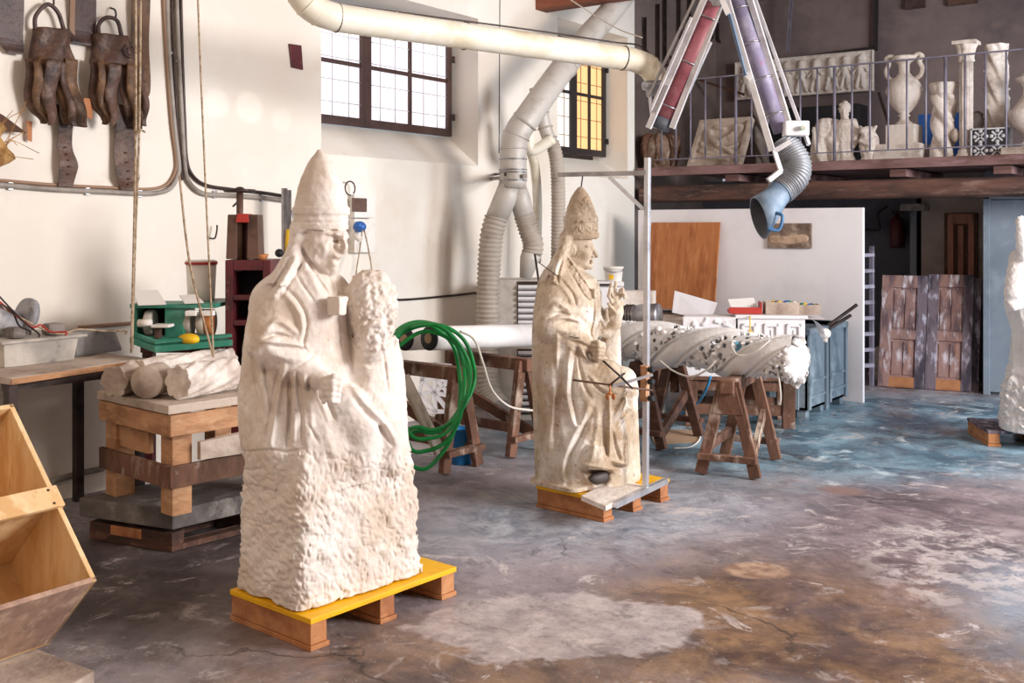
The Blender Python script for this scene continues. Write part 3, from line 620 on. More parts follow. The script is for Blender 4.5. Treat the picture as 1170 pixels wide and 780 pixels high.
def pallet(N, ang, L, W, h, label, top='yellow_paint', wood='pallet_wood', feet=3, split=False, name='timber_pallet', group=None):
    """N near corner; ang: heading of its long side (L); W towards the left of that heading"""
    t = thing(name, label, 'pallet', N, ang); X = ROOT[t.name]
    if group: t['group'] = group
    th = .022
    if split:
        for a, b_ in ((0, .36), (.38, .66), (.68, 1)):
            b = MB(X); b.box2((a*L, 0, h-th), (b_*L, W, h), .003); b.build('deck_board', top, t)
    else:
        b = MB(X); b.box2((0, 0, h-th), (L, W, h), .003); b.build('deck_board', top, t)
    for i in range(feet):
        x0 = i*(L-.095)/(feet-1)
        b = MB(X); b.box2((x0+.004, .006, .022), (x0+.085, W-.006, h-th), .003); b.build('stringer', wood, t)
        b = MB(X); b.box2((x0, 0, 0), (x0+.095, W, .020), .003); b.build('foot_board', wood, t)
    return t
pallet(FL(355, 745), TH+R(50), .83, .53, .128, 'yellow-topped wooden pallet under the large white marble pope statue')
pallet(FL(690, 597), TH+R(48), .66, .50, .130, 'yellow-topped wooden pallet under the weathered tan pope statue')
pallet(FL(1129, 510), TH+R(-8), .80, .55, .12, 'dark worn pallet under the white draped figure at the right edge', top='door_rail', wood='pallet_wood')
carve_finished_pope(); carve_rough_pope(); carve_right_figure()
# ---------------------------------------------------------------- structure
def floor_mat():
    m = bpy.data.materials.new('workshop_floor'); m.use_nodes = True; t = m.node_tree; N, L = t.nodes, t.links; b = N['Principled BSDF']
    geo = N.new('ShaderNodeNewGeometry')
    def nz(scale, detail=8, rough=.6, dist=0, off=0, stretch=(1, 1, 1)):
        mp = N.new('ShaderNodeMapping'); mp.inputs['Location'].default_value = (off, off*.7, 0); mp.inputs['Scale'].default_value = stretch
        n = N.new('ShaderNodeTexNoise'); n.inputs['Scale'].default_value = scale; n.inputs['Detail'].default_value = detail; n.inputs['Roughness'].default_value = rough; n.inputs['Distortion'].default_value = dist
        L.new(geo.outputs['Position'], mp.inputs[0]); L.new(mp.outputs[0], n.inputs['Vector']); return n.outputs[0]
    def rng(v, a, b_, c=0, d=1):
        r = N.new('ShaderNodeMapRange'); r.inputs['From Min'].default_value = a; r.inputs['From Max'].default_value = b_; r.inputs['To Min'].default_value = c; r.inputs['To Max'].default_value = d
        L.new(v, r.inputs['Value']); return r.outputs[0]
    def op(o, a, b_):
        r = N.new('ShaderNodeMath'); r.operation = o
        for i, x in enumerate((a, b_)):
            if isinstance(x, (int, float)): r.inputs[i].default_value = x
            else: L.new(x, r.inputs[i])
        return r.outputs[0]
    def mix(f, a, b_):
        r = N.new('ShaderNodeMix'); r.data_type = 'RGBA'
        if isinstance(f, (int, float)): r.inputs['Factor'].default_value = f
        else: L.new(f, r.inputs['Factor'])
        for k, x in (('A', a), ('B', b_)):
            if isinstance(x, str): r.inputs[k].default_value = rgb(x)
            else: L.new(x, r.inputs[k])
        return r.outputs['Result']
    warp = nz(.8, 5, .6, 0, 3); warp2 = nz(4, 6, .6, 0, 5)
    def blob(p, r0, r1, ang=0, sx=1, amt=.9):
        """a stain centred at p with a ragged edge between radii r0 and r1"""
        mp = N.new('ShaderNodeMapping'); mp.vector_type = 'TEXTURE'; mp.inputs['Location'].default_value = (p[0], p[1], 0); mp.inputs['Rotation'].default_value = (0, 0, ang); mp.inputs['Scale'].default_value = (sx, 1, 1)
        L.new(geo.outputs['Position'], mp.inputs[0]); ln = N.new('ShaderNodeVectorMath'); ln.operation = 'LENGTH'; L.new(mp.outputs[0], ln.inputs[0])
        d = op('ADD', ln.outputs['Value'], op('MULTIPLY', op('SUBTRACT', warp, .5), amt)); d = op('ADD', d, op('MULTIPLY', op('SUBTRACT', warp2, .5), amt*.45))
        return rng(d, r1, r0)
    c = mix(rng(nz(1.1, 9, .65, .5), .38, .64), '7d7477', 'aea5ab')
    c = mix(rng(nz(3.3, 9, .7, .3, 7), .5, .68, 0, .75), c, '5a4e50')
    c = mix(rng(nz(2.0, 8, .6, 1.0, 11), .54, .7, 0, .6), c, 'b5aaab')
    # brown worn zone front right
    brown = mix(rng(nz(2.2, 9, .7, .6, 17, (1, 1, 1)), .4, .62), '4b3224', '9a7650')
    c = mix(op('MULTIPLY', blob(FL(960, 700), .55, 1.25, R(20), 1.25, 1.2), .9), c, brown)
    c = mix(op('MULTIPLY', blob(FL(560, 775), .25, .75, TH, 2.0, .9), .75), c, brown)
    c = mix(op('MULTIPLY', blob(FL(195, 655), .55, 1.15, R(60), 1.5, .8), .88), c, mix(rng(nz(2.7, 10, .7, .5, 23), .42, .64), '2c2422', '5d5250'))  # soft shadow left of the near statue, darkened into the floor colour
    # pale cement patches
    pale = mix(rng(nz(6, 8, .7, 0, 19), .4, .65), 'a3979a', 'd3c8c5')
    c = mix(op('MULTIPLY', blob(FL(640, 712), .36, .40, TH, 1.45, .7), .85), c, pale)
    c = mix(op('MULTIPLY', blob(FL(600, 620), .35, .9, TH, 1.3, .8), .6), c, 'a49ba4')
    c = mix(op('MULTIPLY', blob(FL(1040, 600), .5, 1.1, R(100), 1.8, 1.0), .8), c, mix(rng(nz(3, 9, .7, .8, 29), .42, .6), '51444a', '857378'))
    # damp zone at the far right, bluish sky reflection painted into its colour
    c = mix(op('MULTIPLY', blob(FL(690, 585), .35, .9, R(60), 1.7, .9), .75), c, mix(rng(nz(3.4, 10, .75, 1.2, 83), .42, .62), '7b8796', 'c2c8d2'))
    c = mix(op('MULTIPLY', blob(FL(1160, 690), .05, .35, R(100), 2.4, .5), .8), c, '8693a3')
    wet_sky = blob(FL(950, 490), 1.25, 2.0, R(50), 1.6, 1.5)
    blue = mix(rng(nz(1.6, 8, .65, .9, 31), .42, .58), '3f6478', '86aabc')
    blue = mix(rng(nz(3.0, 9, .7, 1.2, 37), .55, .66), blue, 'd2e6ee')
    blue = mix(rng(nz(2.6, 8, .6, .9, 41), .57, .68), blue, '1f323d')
    c = mix(op('MULTIPLY', wet_sky, .92), c, blue)
    c = mix(rng(nz(2.3, 10, .75, 1.4, 61), .585, .64, 0, .75), c, 'd2c8c6')
    c = mix(op('MULTIPLY', op('MULTIPLY', blob(FL(1075, 640), .25, .5, R(100), 1.6, .7), rng(nz(7, 9, .7, .4, 67), .47, .55)), .6), c, 'c9bfbd')
    c = mix(op('MULTIPLY', blob(FL(960, 560), .06, .14, 0, 1.4, .1), .8), c, '8a6a60')
    # round repaired cover near the middle
    ringb = blob(FL(865, 651), .115, .145, TH, 1.25, .06)
    c = mix(op('MULTIPLY', ringb, .9), c, mix(rng(nz(9, 6, .6, 0, 43), .42, .6), '8d6b58', 'b99a82'))
    c = mix(rng(nz(6, 12, .78, .5, 71), .52, .66, 0, .55), c, '3d3334'); c = mix(rng(nz(4.2, 12, .8, .8, 73), .56, .66, 0, .5), c, 'cfc6c6'); c = mix(rng(nz(11, 8, .75, .2, 77, (1, 1, 1)), .56, .68, 0, .4), c, '4a3a33')
    # fine speckle, white crumbs, cracks
    c = mix(rng(nz(46, 4, .7, 0, 47), .66, .72, 0, .8), c, 'ddd6d2'); c = mix(rng(nz(24, 6, .7, 0, 51), .62, .72, 0, .6), c, '3a3131')
    vo = N.new('ShaderNodeTexVoronoi'); vo.feature = 'DISTANCE_TO_EDGE'; vo.inputs['Scale'].default_value = .55
    wv = N.new('ShaderNodeVectorMath'); wv.operation = 'ADD'; cmb = N.new('ShaderNodeCombineXYZ'); L.new(op('MULTIPLY', warp2, .5), cmb.inputs[0]); L.new(op('MULTIPLY', warp, .7), cmb.inputs[1])
    L.new(geo.outputs['Position'], wv.inputs[0]); L.new(cmb.outputs[0], wv.inputs[1]); L.new(wv.outputs[0], vo.inputs['Vector'])
    c = mix(op('MULTIPLY', rng(vo.outputs[0], .006, .0), rng(nz(1.3, 3, .5, 0, 55), .5, .6, 0, .8)), c, '2b2323')
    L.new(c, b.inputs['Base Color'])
    ro = op('ADD', rng(nz(1.8, 6, .6, .6, 31), .42, .6, .42, .72), 0.0); ro = op('SUBTRACT', ro, op('MULTIPLY', wet_sky, .22)); L.new(ro, b.inputs['Roughness'])
    b.inputs['Specular IOR Level'].default_value = .5
    bp = N.new('ShaderNodeBump'); bp.inputs['Strength'].default_value = .6; bp.inputs['Distance'].default_value = .015
    L.new(op('ADD', nz(5, 10, .7, 0, 2), op('MULTIPLY', nz(40, 4, .7, 0, 4), .15)), bp.inputs['Height']); L.new(bp.outputs[0], b.inputs['Normal'])
    return m
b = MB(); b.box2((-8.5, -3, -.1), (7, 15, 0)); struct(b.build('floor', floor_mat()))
WXP = -5.96          # left wall plane
w1 = (WX(367, 100).y, 7.62); w2 = (9.0, 10.44)   # niches along y
def wall_left():
    b = MB(); X0, X1, zt = WXP, WXP-.36, 4.6
    ys = [-3, w1[0], w1[1]+.05, w2[0], w2[1], 10.6]
    for a, c_ in ((0, 1), (2, 3), (4, 5)): b.box2((X1-.1, ys[a], 0), (X0, ys[c_], zt))
    for a, (zb, zh, zsill) in ((1, (2.5, 3.55, 2.22)), (3, (2.42, 3.78, 2.2))):
        y0, y1 = ys[a], ys[a+1]
        b.prism([(X1-.1, y0, 0), (X0, y0, 0), (X0, y0, zsill), (X1, y0, zb), (X1-.1, y0, zb)], (0, y1-y0, 0))
        b.prism([(X1-.1, y0, zh), (X1, y0, zh), (X0, y0, zh+.03), (X0, y0, zt), (X1-.1, y0, zt)], (0, y1-y0, 0))
    struct(b.build('wall_left', 'plaster'))
wall_left()
def window(name, y0, y1, z0, z1, X, cols, frame, glasses, bars, vert, hor):
    t = thing(name, None, None, (X, (y0+y1)/2, z0)); struct(t)
    for k, (a, c_) in enumerate(cols):      # casements
        b = MB(); wv = .06
        b.box2((X-.02, a, z0), (X+.03, a+wv, z1), .004); b.box2((X-.02, c_-wv, z0), (X+.03, c_, z1), .004); b.box2((X-.021, a, z0), (X+.029, c_, z0+.07), .004); b.box2((X-.021, a, z1-.06), (X+.029, c_, z1), .004)
        ym = (a+c_)/2; zm = z0+(z1-z0)*.56
        b.box2((X-.01, ym-.017, z0+.02), (X+.022, ym+.017, z1-.02), .003); b.box2((X-.012, a+.02, zm-.017), (X+.02, c_-.02, zm+.017), .003)
        b.build('window_frame', frame, t)
        b = MB(); b.box2((X-.006, a+.03, z0+.03), (X, c_-.03, z1-.03)); b.build('glass', glasses[k], t)
        b = MB()
        n = vert
        for i in range(1, n): y = a+(c_-a)*i/n; b.tube([(X+.008, y, z0+.05), (X+.008, y, z1-.05)], .0045, 6)
        for i in range(1, hor): z = z0+(z1-z0)*i/hor; b.tube([(X+.012, a+.05, z), (X+.012, c_-.05, z)], .004, 6)
        b.build('security_grille', bars, t)
    b = MB()
    for z in (z0+.18, z1-.2): b.tube([(X+.045, cols[-1][1]+.005, z-.03), (X+.045, cols[-1][1]+.005, z+.03)], .014, 8)
    b.build('hinge', frame, t)
    return t
zA0, zA1 = 2.50, 3.42
window('window_1', 5.5, 7.62, zA0, zA1, WXP-.30, [(5.34, 6.48), (6.48, 7.62)], 'frame_brown', ['glass_bright', 'glass_bright'], 'bar_pale', 6, 5)
window('window_2', 9.0, 10.4, 2.46, 3.66, WXP-.30, [(9.05, 9.74), (9.74, 10.42)], 'frame_dark', ['glass_pale', 'glass_warm'], 'bar_rust', 4, 6)
# window latch handle and pull
b = MB(); b.box2((-8.5, -3.2, 0), (3.8, -3, 4.6)); struct(b.build('wall_front', 'plaster'))
b = MB(); b.box2((3.4, -3, 0), (3.6, 2.6, 4.6)); b.box2((3.4, 2.6, 3.9), (3.6, 7.4, 4.6)); struct(b.build('wall_right_front', 'plaster'))
# back of the workshop
MZ = 2.31; MY = 10.6
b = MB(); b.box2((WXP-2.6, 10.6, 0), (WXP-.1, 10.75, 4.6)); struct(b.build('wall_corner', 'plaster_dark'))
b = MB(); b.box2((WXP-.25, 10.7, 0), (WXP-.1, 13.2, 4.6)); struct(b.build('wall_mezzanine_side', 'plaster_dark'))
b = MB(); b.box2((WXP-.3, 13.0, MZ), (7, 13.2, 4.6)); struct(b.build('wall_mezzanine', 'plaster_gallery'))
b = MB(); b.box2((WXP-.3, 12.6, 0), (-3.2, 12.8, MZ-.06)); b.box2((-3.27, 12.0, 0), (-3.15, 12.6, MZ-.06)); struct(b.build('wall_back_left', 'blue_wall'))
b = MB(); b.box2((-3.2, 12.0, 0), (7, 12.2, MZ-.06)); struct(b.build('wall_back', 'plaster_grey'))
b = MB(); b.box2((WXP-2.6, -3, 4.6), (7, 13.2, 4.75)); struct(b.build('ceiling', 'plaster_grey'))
b = MB(); b.box2((3.4, 7.4, 0), (3.6, 8.2, 4.6)); b.box2((3.4, 11, 0), (3.6, 13.2, 4.6)); b.box2((3.4, 7.4, 3.0), (3.6, 13.2, 4.6)); struct(b.build('wall_right', 'plaster'))
# mezzanine deck, boards, beams
b = MB(); b.box2((-5.3, MY, MZ-.07), (7, 13.0, MZ), .004); struct(b.build('floor_mezzanine', 'fascia_wood'))
xl = WY(728, 200, MY).x
b = MB(); b.box2((xl+.02, MY-.04, MZ-.075), (7, MY, MZ+.02), .006); struct(b.build('trim_1', 'fascia_wood'))
def log_beam(name, x0, x1, y, z, w, h, m):
    b = MB(); rr = random.Random(3); n = 60
    b.grid(lambda i, j: (x0+(x1-x0)*i/n, y+w*.5*math.copysign(abs(math.cos(j*math.pi/8))**.5, math.cos(j*math.pi/8))*(1+.05*math.sin(i*.7+j)), z+h*.5*math.copysign(abs(math.sin(j*math.pi/8))**.5, math.sin(j*math.pi/8))*(1+.06*math.sin(i*.45+j*2))), n+1, 16, wrap=True)
    return b.build(name, m)
tag(log_beam('support_beam', xl+.03, 7, MY+.1, MZ-.275, .22, .19, 'beam_wood'), 'long rough dark timber beam carrying the upper gallery floor', 'beam')
for x in (-4.75, -4.1, -3.0, -2.05, -1.2, -.2):
    b = MB(); b.box2((x-.08, MY-.02, MZ-.16), (x+.08, MY+1.6, MZ-.085), .006); tag(b.build('floor_joist', 'fascia_wood'), 'short reddish joist end between the gallery deck and the rough beam', 'joist', 'joist ends under the gallery deck')
# ceiling beam at top
b = MB(); a = WY(603, 2, 8.6); c_ = WY(790, -12, 8.6); b.box2((a.x, 8.6, a.z-.09), (7, 8.8, a.z+.2), .01); tag(b.build('ceiling_beam', 'red_beam'), 'brown timber roof beam ending above the second window', 'beam')
# ---------------------------------------------------------------- left wall: straps, pipes, ropes
def strap(name, label, pts, w, m='leather', X=-5.93, holes=0, group=None, th=.006, tip=True, parent=None):
    """flat strap hanging on the left wall; pts: picture points from top to bottom (px, py, width_px)"""
    b = MB(); Q = []
    for px, py, wp in pts: Q.append((WX(px, py, X), wp))
    n = 14; C = smooth([q[0] for q in Q], 5); W = [Q[min(int(i/5), len(Q)-1)][1]*(1-(i/5) % 1)+Q[min(int(i/5)+1, len(Q)-1)][1]*((i/5) % 1) for i in range(len(C))]
    s_ = (C[0]-Vector((0, 0, CAMH))).length/F; rr = random.Random(len(label or name))
    def fn(i, j):
        c = C[i]; hw = W[i]*s_*.6; k = [(-1, 0), (1, 0), (1, 1), (-1, 1)][j]
        return c+Vector((.012*math.sin(i*.55)+k[1]*th+.004*k[0], k[0]*hw, 0))
    g = b.grid(fn, len(C), 4, wrap=True, smooth_=False); b.bm.faces.new(g[0]); b.bm.faces.new(g[-1][::-1])
    for i in range(holes):
        k = int(len(C)*(.45+.5*i/holes)); 
        b.lathe([(.0, .002), (.007, .002), (.007, 0)], C[k]+Vector((.02+.012*math.sin(k*.55), 0, 0)), 8, rot=Matrix.Rotation(R(90), 3, 'Y'))
    o = b.build(name, m, parent)
    if parent is None: tag(o, label, 'strap', group)
    return o
strap('leather_belt', 'dark leather belt end with rounded tip at the far upper left of the wall', [(8, -30, 24), (11, 10, 23), (14, 50, 20), (16, 62, 12)], 20, 'leather_dark')
strap('leather_belt', 'short dark leather belt hanging between the two leather strap bundles', [(92, -30, 24), (94, 10, 24), (96, 40, 25), (97, 52, 25)], 20, 'leather_dark')
strap('leather_belt', 'long narrow brown leather belt with holes hanging behind the paired ropes', [(160, -30, 17), (160, 20, 17), (162, 70, 16), (162, 105, 13), (161, 114, 8)], 20, 'leather_brown', X=-5.92, holes=5)
strap('hook_chain_strip', 'thin pale twisted cord beside the short dark belt', [(80, -30, 4), (82, 10, 4), (84, 48, 4)], 4, 'bar_rust', X=-5.93)
b = MB(); q = [WX(95, 112, -5.9), WX(106, 113, -5.9), WX(105, 136, -5.9), WX(96, 133, -5.9)]; b.prism(q, (.006, 0, 0), bev=.001); tag(b.build('leather_tag', 'tan'), 'small tan leather offcut hanging between the two strap bundles', 'leather tag')
b = MB(); q = [WX(30, 138, -5.93), WX(36, 139, -5.93), WX(36, 162, -5.93), WX(31, 160, -5.93)]; b.prism(q, (.006, 0, 0)); tag(b.build('leather_strip', 'tan'), 'small brown leather strip left of the first strap bundle strap', 'leather strip')
def bundle(label, hook, loop, body, loops, tail, mirror=False):
    t = thing('leather_strap_bundle', label, 'leather strap bundle', WX(body[0][0], loops[0][-1][1]+20, -5.9))
    b = MB(); h = WX(*hook, -5.95); b.tube(smooth([h+Vector((0, 0, .05)), h+Vector((.05, 0, .03)), h+Vector((.06, 0, -.01)), h+Vector((.03, 0, -.02))], 4), .006, 8); b.build('wall_hook', 'iron', t)
    b = MB(); b.tube(smooth([WX(x, y, -5.90) for x, y in loop], 6), .013, 8); b.build('hanging_loop', 'leather_dark', t)
    # wrapped leather top
    b = MB(); n = 14; P0 = [WX(*p, -5.9) for p in body]   # tl, tr, br, bl
    def fn(i, j):
        u, v = i/n, j/n
        q_ = P0[0].lerp(P0[1], u).lerp(P0[3].lerp(P0[2], u), v)
        bul = math.sin(math.pi*min(1, max(0, u)))**.5*.085*(.55+.45*v)+.012*math.sin(u*9+v*5)
        return q_+Vector((bul, 0, 0))
    g = b.grid(fn, n+1, n+1)
    g2 = b.grid(lambda i, j: P0[0].lerp(P0[1], i/n).lerp(P0[3].lerp(P0[2], i/n), j/n)+Vector((-.02, 0, 0)), n+1, n+1)
    for k in range(n):
        for a, c_ in (((k, 0), (k+1, 0)), ((k, n), (k+1, n)), ((0, k), (0, k+1)), ((n, k), (n, k+1))): b.bm.faces.new((g[a[0]][a[1]], g[c_[0]][c_[1]], g2[c_[0]][c_[1]], g2[a[0]][a[1]]))
    b.build('leather_wrap', 'leather', t)
    for k, lp in enumerate(loops):     # folded loops of strap, each with a front and back ply
        for ply in (0, 1):
            b = MB(); C = smooth([WX(x, y, -5.88+.028*(k % 2)) for x, y, _ in lp], 6); W = smooth([Vector((w_, 0, 0)) for _, _, w_ in lp], 6); s_ = 6.3/F
            def fn(i, j):
                a = 2*math.pi*j/10; hw = W[i].x*s_*.58; e = .012+.02*math.sin(math.pi*i/(len(C)-1))
                return C[i]+Vector((.05*ply+.02*math.sin(i*.5+k)+e*math.sin(a)*(.6 if ply else 1), hw*math.cos(a)*(.78 if ply else 1)+.012*ply, -.012*ply+.002*math.cos(3*a)))
            g = b.grid(fn, len(C), 10, wrap=True); b.bm.faces.new(g[0]); b.bm.faces.new(g[-1][::-1])
            b.build('strap_loop', ('leather_brown' if (k+ply) % 2 else 'leather'), t)
    strap('tail_strap', None, tail, 0, 'leather', X=-5.91, holes=5, parent=t)
    return t
bundle('bundle of folded brown leather straps on the left hook of the wall', (55, 4), [(40, 34), (41, 18), (54, 5), (66, 14), (73, 34)], [(40, 31), (76, 34), (87, 74), (33, 70)],
       [[(36, 68, 14), (36, 98, 15), (42, 126, 15), (50, 139, 9)], [(52, 66, 20), (50, 98, 21), (50, 125, 14), (51, 141, 7)], [(72, 66, 18), (76, 96, 18), (82, 124, 18), (89, 143, 14)], [(64, 70, 9), (68, 100, 10), (74, 128, 11), (80, 142, 10)]],
       [(72, 120, 13), (74, 150, 12), (75, 172, 14), (77, 190, 17), (76, 213, 13)])
bundle('bundle of folded brown leather straps on the right hook with wide dark tail', (126, 18), [(113, 40), (113, 28), (122, 20), (134, 24), (139, 42)], [(108, 38), (146, 42), (158, 78), (104, 72)],
       [[(108, 68, 12), (108, 98, 13), (113, 124, 12), (119, 138, 8)], [(122, 72, 19), (121, 100, 19), (121, 126, 13), (121, 142, 7)], [(142, 72, 17), (146, 104, 17), (149, 128, 17), (152, 145, 15)], [(154, 74, 9), (156, 100, 9), (158, 124, 10), (159, 142, 7)]],
       [(144, 120, 21), (144, 150, 21), (144, 180, 22), (145, 204, 22), (147, 217, 12)])
# coil on the second bundle belongs to the wall hooks: small rolled strap
b = MB(); c = WX(149, 58, -5.80); b.tube([c+Vector((0, math.cos(a)*(.012+a*.0028), math.sin(a)*(.012+a*.0028))) for a in [i*.35 for i in range(36)]], .006, 6); tag(b.build('rolled_strap', 'leather_dark'), 'small rolled leather strap end stuck in the side of the right bundle', 'strap')
# straw whisk with dark wooden board at the left edge
t = thing('straw_whisk', 'straw whisk with loose bristles against a dark wedge at the left edge', 'whisk', WX(2, 195, -5.8))
b = MB(); b.prism([WX(-20, 120, -5.9), WX(2, 132, -5.9), WX(29, 152, -5.9), WX(-20, 148, -5.9)], (.02, 0, 0), bev=.003); b.build('wedge_board', 'dark_wood', t)
b = MB(); b.grid(lambda i, j: WX(-12+j*0, 135+i*5.6, -5.75)+Vector((math.cos(j*.785)*.05*(1+.2*math.sin(i*1.3+j)), math.sin(j*.785)*[.02, .07, .09, .07, .06, .08, .11, .13, .13, .1, .05][i]*(1+.16*math.sin(j*3+i)), 0)), 11, 8, wrap=True); b.build('straw_head', 'straw', t)
for k in range(9):
    b = MB(); rr = random.Random(k); x0, y0 = rr.uniform(-6, 6), rr.uniform(145, 175)
    b.tube(smooth([WX(x0, y0, -5.72), WX(x0+rr.uniform(6, 14), y0+rr.uniform(-16, 12), -5.72), WX(x0+rr.uniform(16, 44), y0+rr.uniform(-50, 20), -5.74)], 5), .0022, 5); b.build('bristle', 'straw', t)
# conduits
def wline(name, pts, r, m, label, cat, X=-5.94, seg=8, group=None, n=5):
    b = MB(); b.tube(smooth([WX(x, y, X+r) if len(q) == 0 else None for x, y, *q in pts], n), r, seg); return tag(b.build(name, m), label, cat, group)
def conduit(pts, r, label, m='grey_conduit', clips=()):
    t = thing('wall_conduit', label, 'conduit', WX(*pts[-1])); b = MB(); b.tube(smooth([WX(x, y, -5.955+r) for x, y in pts], 6), r, 10); b.build('pipe', m, t)
    for x, y in clips:
        b = MB(); b.box(WX(x, y, -5.945), (.012, .03 if y > 150 and x not in (193, 199, 205) else .05, .05 if y > 150 and x not in (193, 199, 205) else .02), bev=.002); b.build('clip', 'zinc', t)
    return t
conduit([(190, -20), (193, 60), (199, 140), (204, 185), (203, 200), (193, 216), (170, 221), (120, 219), (60, 216), (0, 211), (-30, 209)], .016, 'upper grey conduit bending left along the wall above the bench', clips=[(193, 60), (160, 221), (100, 218), (12, 212)])
conduit([(186, -20), (190, 60), (196, 140), (201, 180), (200, 196), (190, 211), (168, 216), (120, 214), (60, 211), (0, 206), (-30, 205)], .010, 'thin grey cable running just above the left bending conduit', m='bar_rust')
conduit([(201, -20), (204, 60), (208, 140), (211, 188), (216, 208), (232, 221), (262, 223), (300, 226), (325, 229)], .016, 'grey conduit bending right behind the screw press', clips=[(205, 70), (246, 222), (300, 226)])
conduit([(206, -20), (208, 60), (211, 140), (213, 180), (219, 199), (234, 211), (262, 216), (300, 220), (325, 224)], .012, 'thin grey conduit just above the right bending conduit', m='iron')
conduit([(196, -20), (198, 60), (203, 150), (207, 192), (208, 206)], .008, 'thin dark cable running straight down between the bending conduits', m='iron')
conduit([(442, 343), (480, 341), (547, 334), (560, 330)], .010, 'thin dark cable along the wall behind the green hose', m='iron')
conduit([(90, 374), (140, 370), (165, 368)], .012, 'brown pipe along the wall behind the left bench', m='bar_rust')
conduit([(60, 549), (90, 541), (118, 535)], .018, 'grey pipe low on the wall under the bench', m='grey_conduit')
# ropes and cords hanging from the roof
def rope(name, a, c_, r, m, label, mid=(), cat='rope', d0=None):
    b = MB(); b.tube(smooth([a, *mid, c_], 8), r, 6); return tag(b.build(name, m), label, cat)
rope('hanging_rope', P(155, -30, 5.4), P(150, 403, 5.6), .006, 'rope', 'left rope of the pair hanging in front of the right leather bundle', [P(155, 160, 5.45)])
rope('hanging_rope', P(161, -30, 5.45), P(151, 398, 5.65), .006, 'rope', 'right rope of the pair, drawn in towards its partner lower down', [P(159, 150, 5.5), P(154, 290, 5.6)])
b = MB(); b.tube(smooth([P(154, 148, 5.42), P(158, 151, 5.38), P(162, 149, 5.42), P(166, 151, 5.42)], 5), .005, 6); tag(b.build('rope_knot', 'rope'), 'little twisted twine knot tying the rope pair together', 'knot')
rope('hanging_rope', P(205, 200, 5.5), P(244, 408, 5.5), .006, 'rope', 'slanting rope running from the conduits down to the carved pieces on the stand', [P(213, 275, 5.5), P(222, 325, 5.5)])
rope('hanging_rope', P(225, -30, 5.5), P(244, 408, 5.5), .005, 'rope', 'thin rope hanging left of the bucket with the red lid', [P(230, 100, 5.5), P(237, 260, 5.5)])
rope('hanging_wire', WX(571, -10), WX(570, 175), .006, 'iron', 'thin dark cord hanging straight between the two windows', cat='wire')
# red-brown plaque
b = MB(); b.prism([WX(329, 50), WX(343, 52), WX(345, 80), WX(332, 77)], (.015, 0, 0), bev=.003); tag(b.build('wall_plaque', 'maroon'), 'small dark red plaque on the wall left of the first window', 'plaque')
# plaster scars and hook
b = MB(); c = WX(240, 272); b.tube(smooth([c+Vector((0, 0, .0)), c+Vector((.05, 0, .0)), c+Vector((.06, .01, .05)), c+Vector((.05, .02, .09))], 5), .006, 6); tag(b.build('wall_hook', 'iron'), 'small bent iron hook in the wall above the white bucket', 'hook')

# ---------------------------------------------------------------- electrical box
t = thing('socket_box', 'pale double socket box on the wall with blue plug, behind the white pope', 'socket box', WX(410, 290))
def wbox(x0, y0, x1, y1, X0, dx, m, name, par, bev=.006, lab=None):
    a, c_ = WX(x0, y0, X0), WX(x1, y1, X0); b = MB(); b.box(((X0+dx/2), (a.y+c_.y)/2, (a.z+c_.z)/2), (dx, abs(c_.y-a.y), abs(a.z-c_.z)), bev=bev); return b.build(name, m, par, label=lab)
wbox(398, 222, 422, 249, -5.96, .07, 'white_plastic', 'meter_housing', t); wbox(398, 250, 422, 288, -5.96, .07, 'white_plastic', 'socket_housing', t)
wbox(402, 226, 418, 242, -5.89, .012, 'brown_metal', 'meter_window', t, .002)
b = MB(); c = WX(411, 259, -5.86); b.ball(c, (.055, .05, .045)); b.ball(c+Vector((.03, -.05, .01)), (.035, .03, .03)); b.build('blue_plug', 'blue_plastic', t)
b = MB(); c = WX(404, 268, -5.85); b.tube([c, c+Vector((.06, .02, -.04))], .024, 10); b.build('white_plug', 'white_plastic', t)
b = MB(); b.tube(smooth([WX(414, 262, -5.82), WX(411, 285, -5.8), WX(407, 312, -5.75), WX(405, 345, -5.7)], 6), .006, 6); b.tube(smooth([WX(416, 262, -5.82), WX(421, 285, -5.8), WX(425, 312, -5.75), WX(424, 345, -5.7)], 6), .006, 6); b.build('cable', 'rope', t)
b = MB(); c = WX(400, 215, -5.9); b.tube([c+Vector((0, math.cos(a)*.055, math.sin(a)*.055)) for a in [i*.4 for i in range(-2, 13)]], .006, 6); b.build('cable_loop', 'iron', t)
# upright rods behind the white pope's shoulder
t = thing('steel_rod_bundle', 'upright steel rods with yellow-handled tool beside the screw press', 'rods', WX(328, 300, -5.7))
for x, y0, y1, r in ((325, 215, 300, .022), (330.5, 217, 300, .016)):
    b = MB(); b.tube([WX(x, y0, -5.72), Vector((-5.72, WX(x, y1, -5.72).y, .0))], r, 12); b.build('rod', 'zinc', t)
b = MB(); b.tube([WX(330, 262, -5.66), WX(329, 290, -5.66)], .02, 10); b.build('yellow_handle', 'label_yellow', t)
b = MB(); b.tube(smooth([WX(333, 240, -5.66), WX(336, 256, -5.66), WX(331, 265, -5.66)], 4), .006, 6); b.tube(smooth([WX(336, 244, -5.66), WX(338, 262, -5.66), WX(334, 290, -5.66)], 4), .006, 6); b.build('cable', 'zinc', t)
b = MB(); b.ball(WX(319, 289, -5.6), .03); b.build('black_knob', 'black_rubber', t)

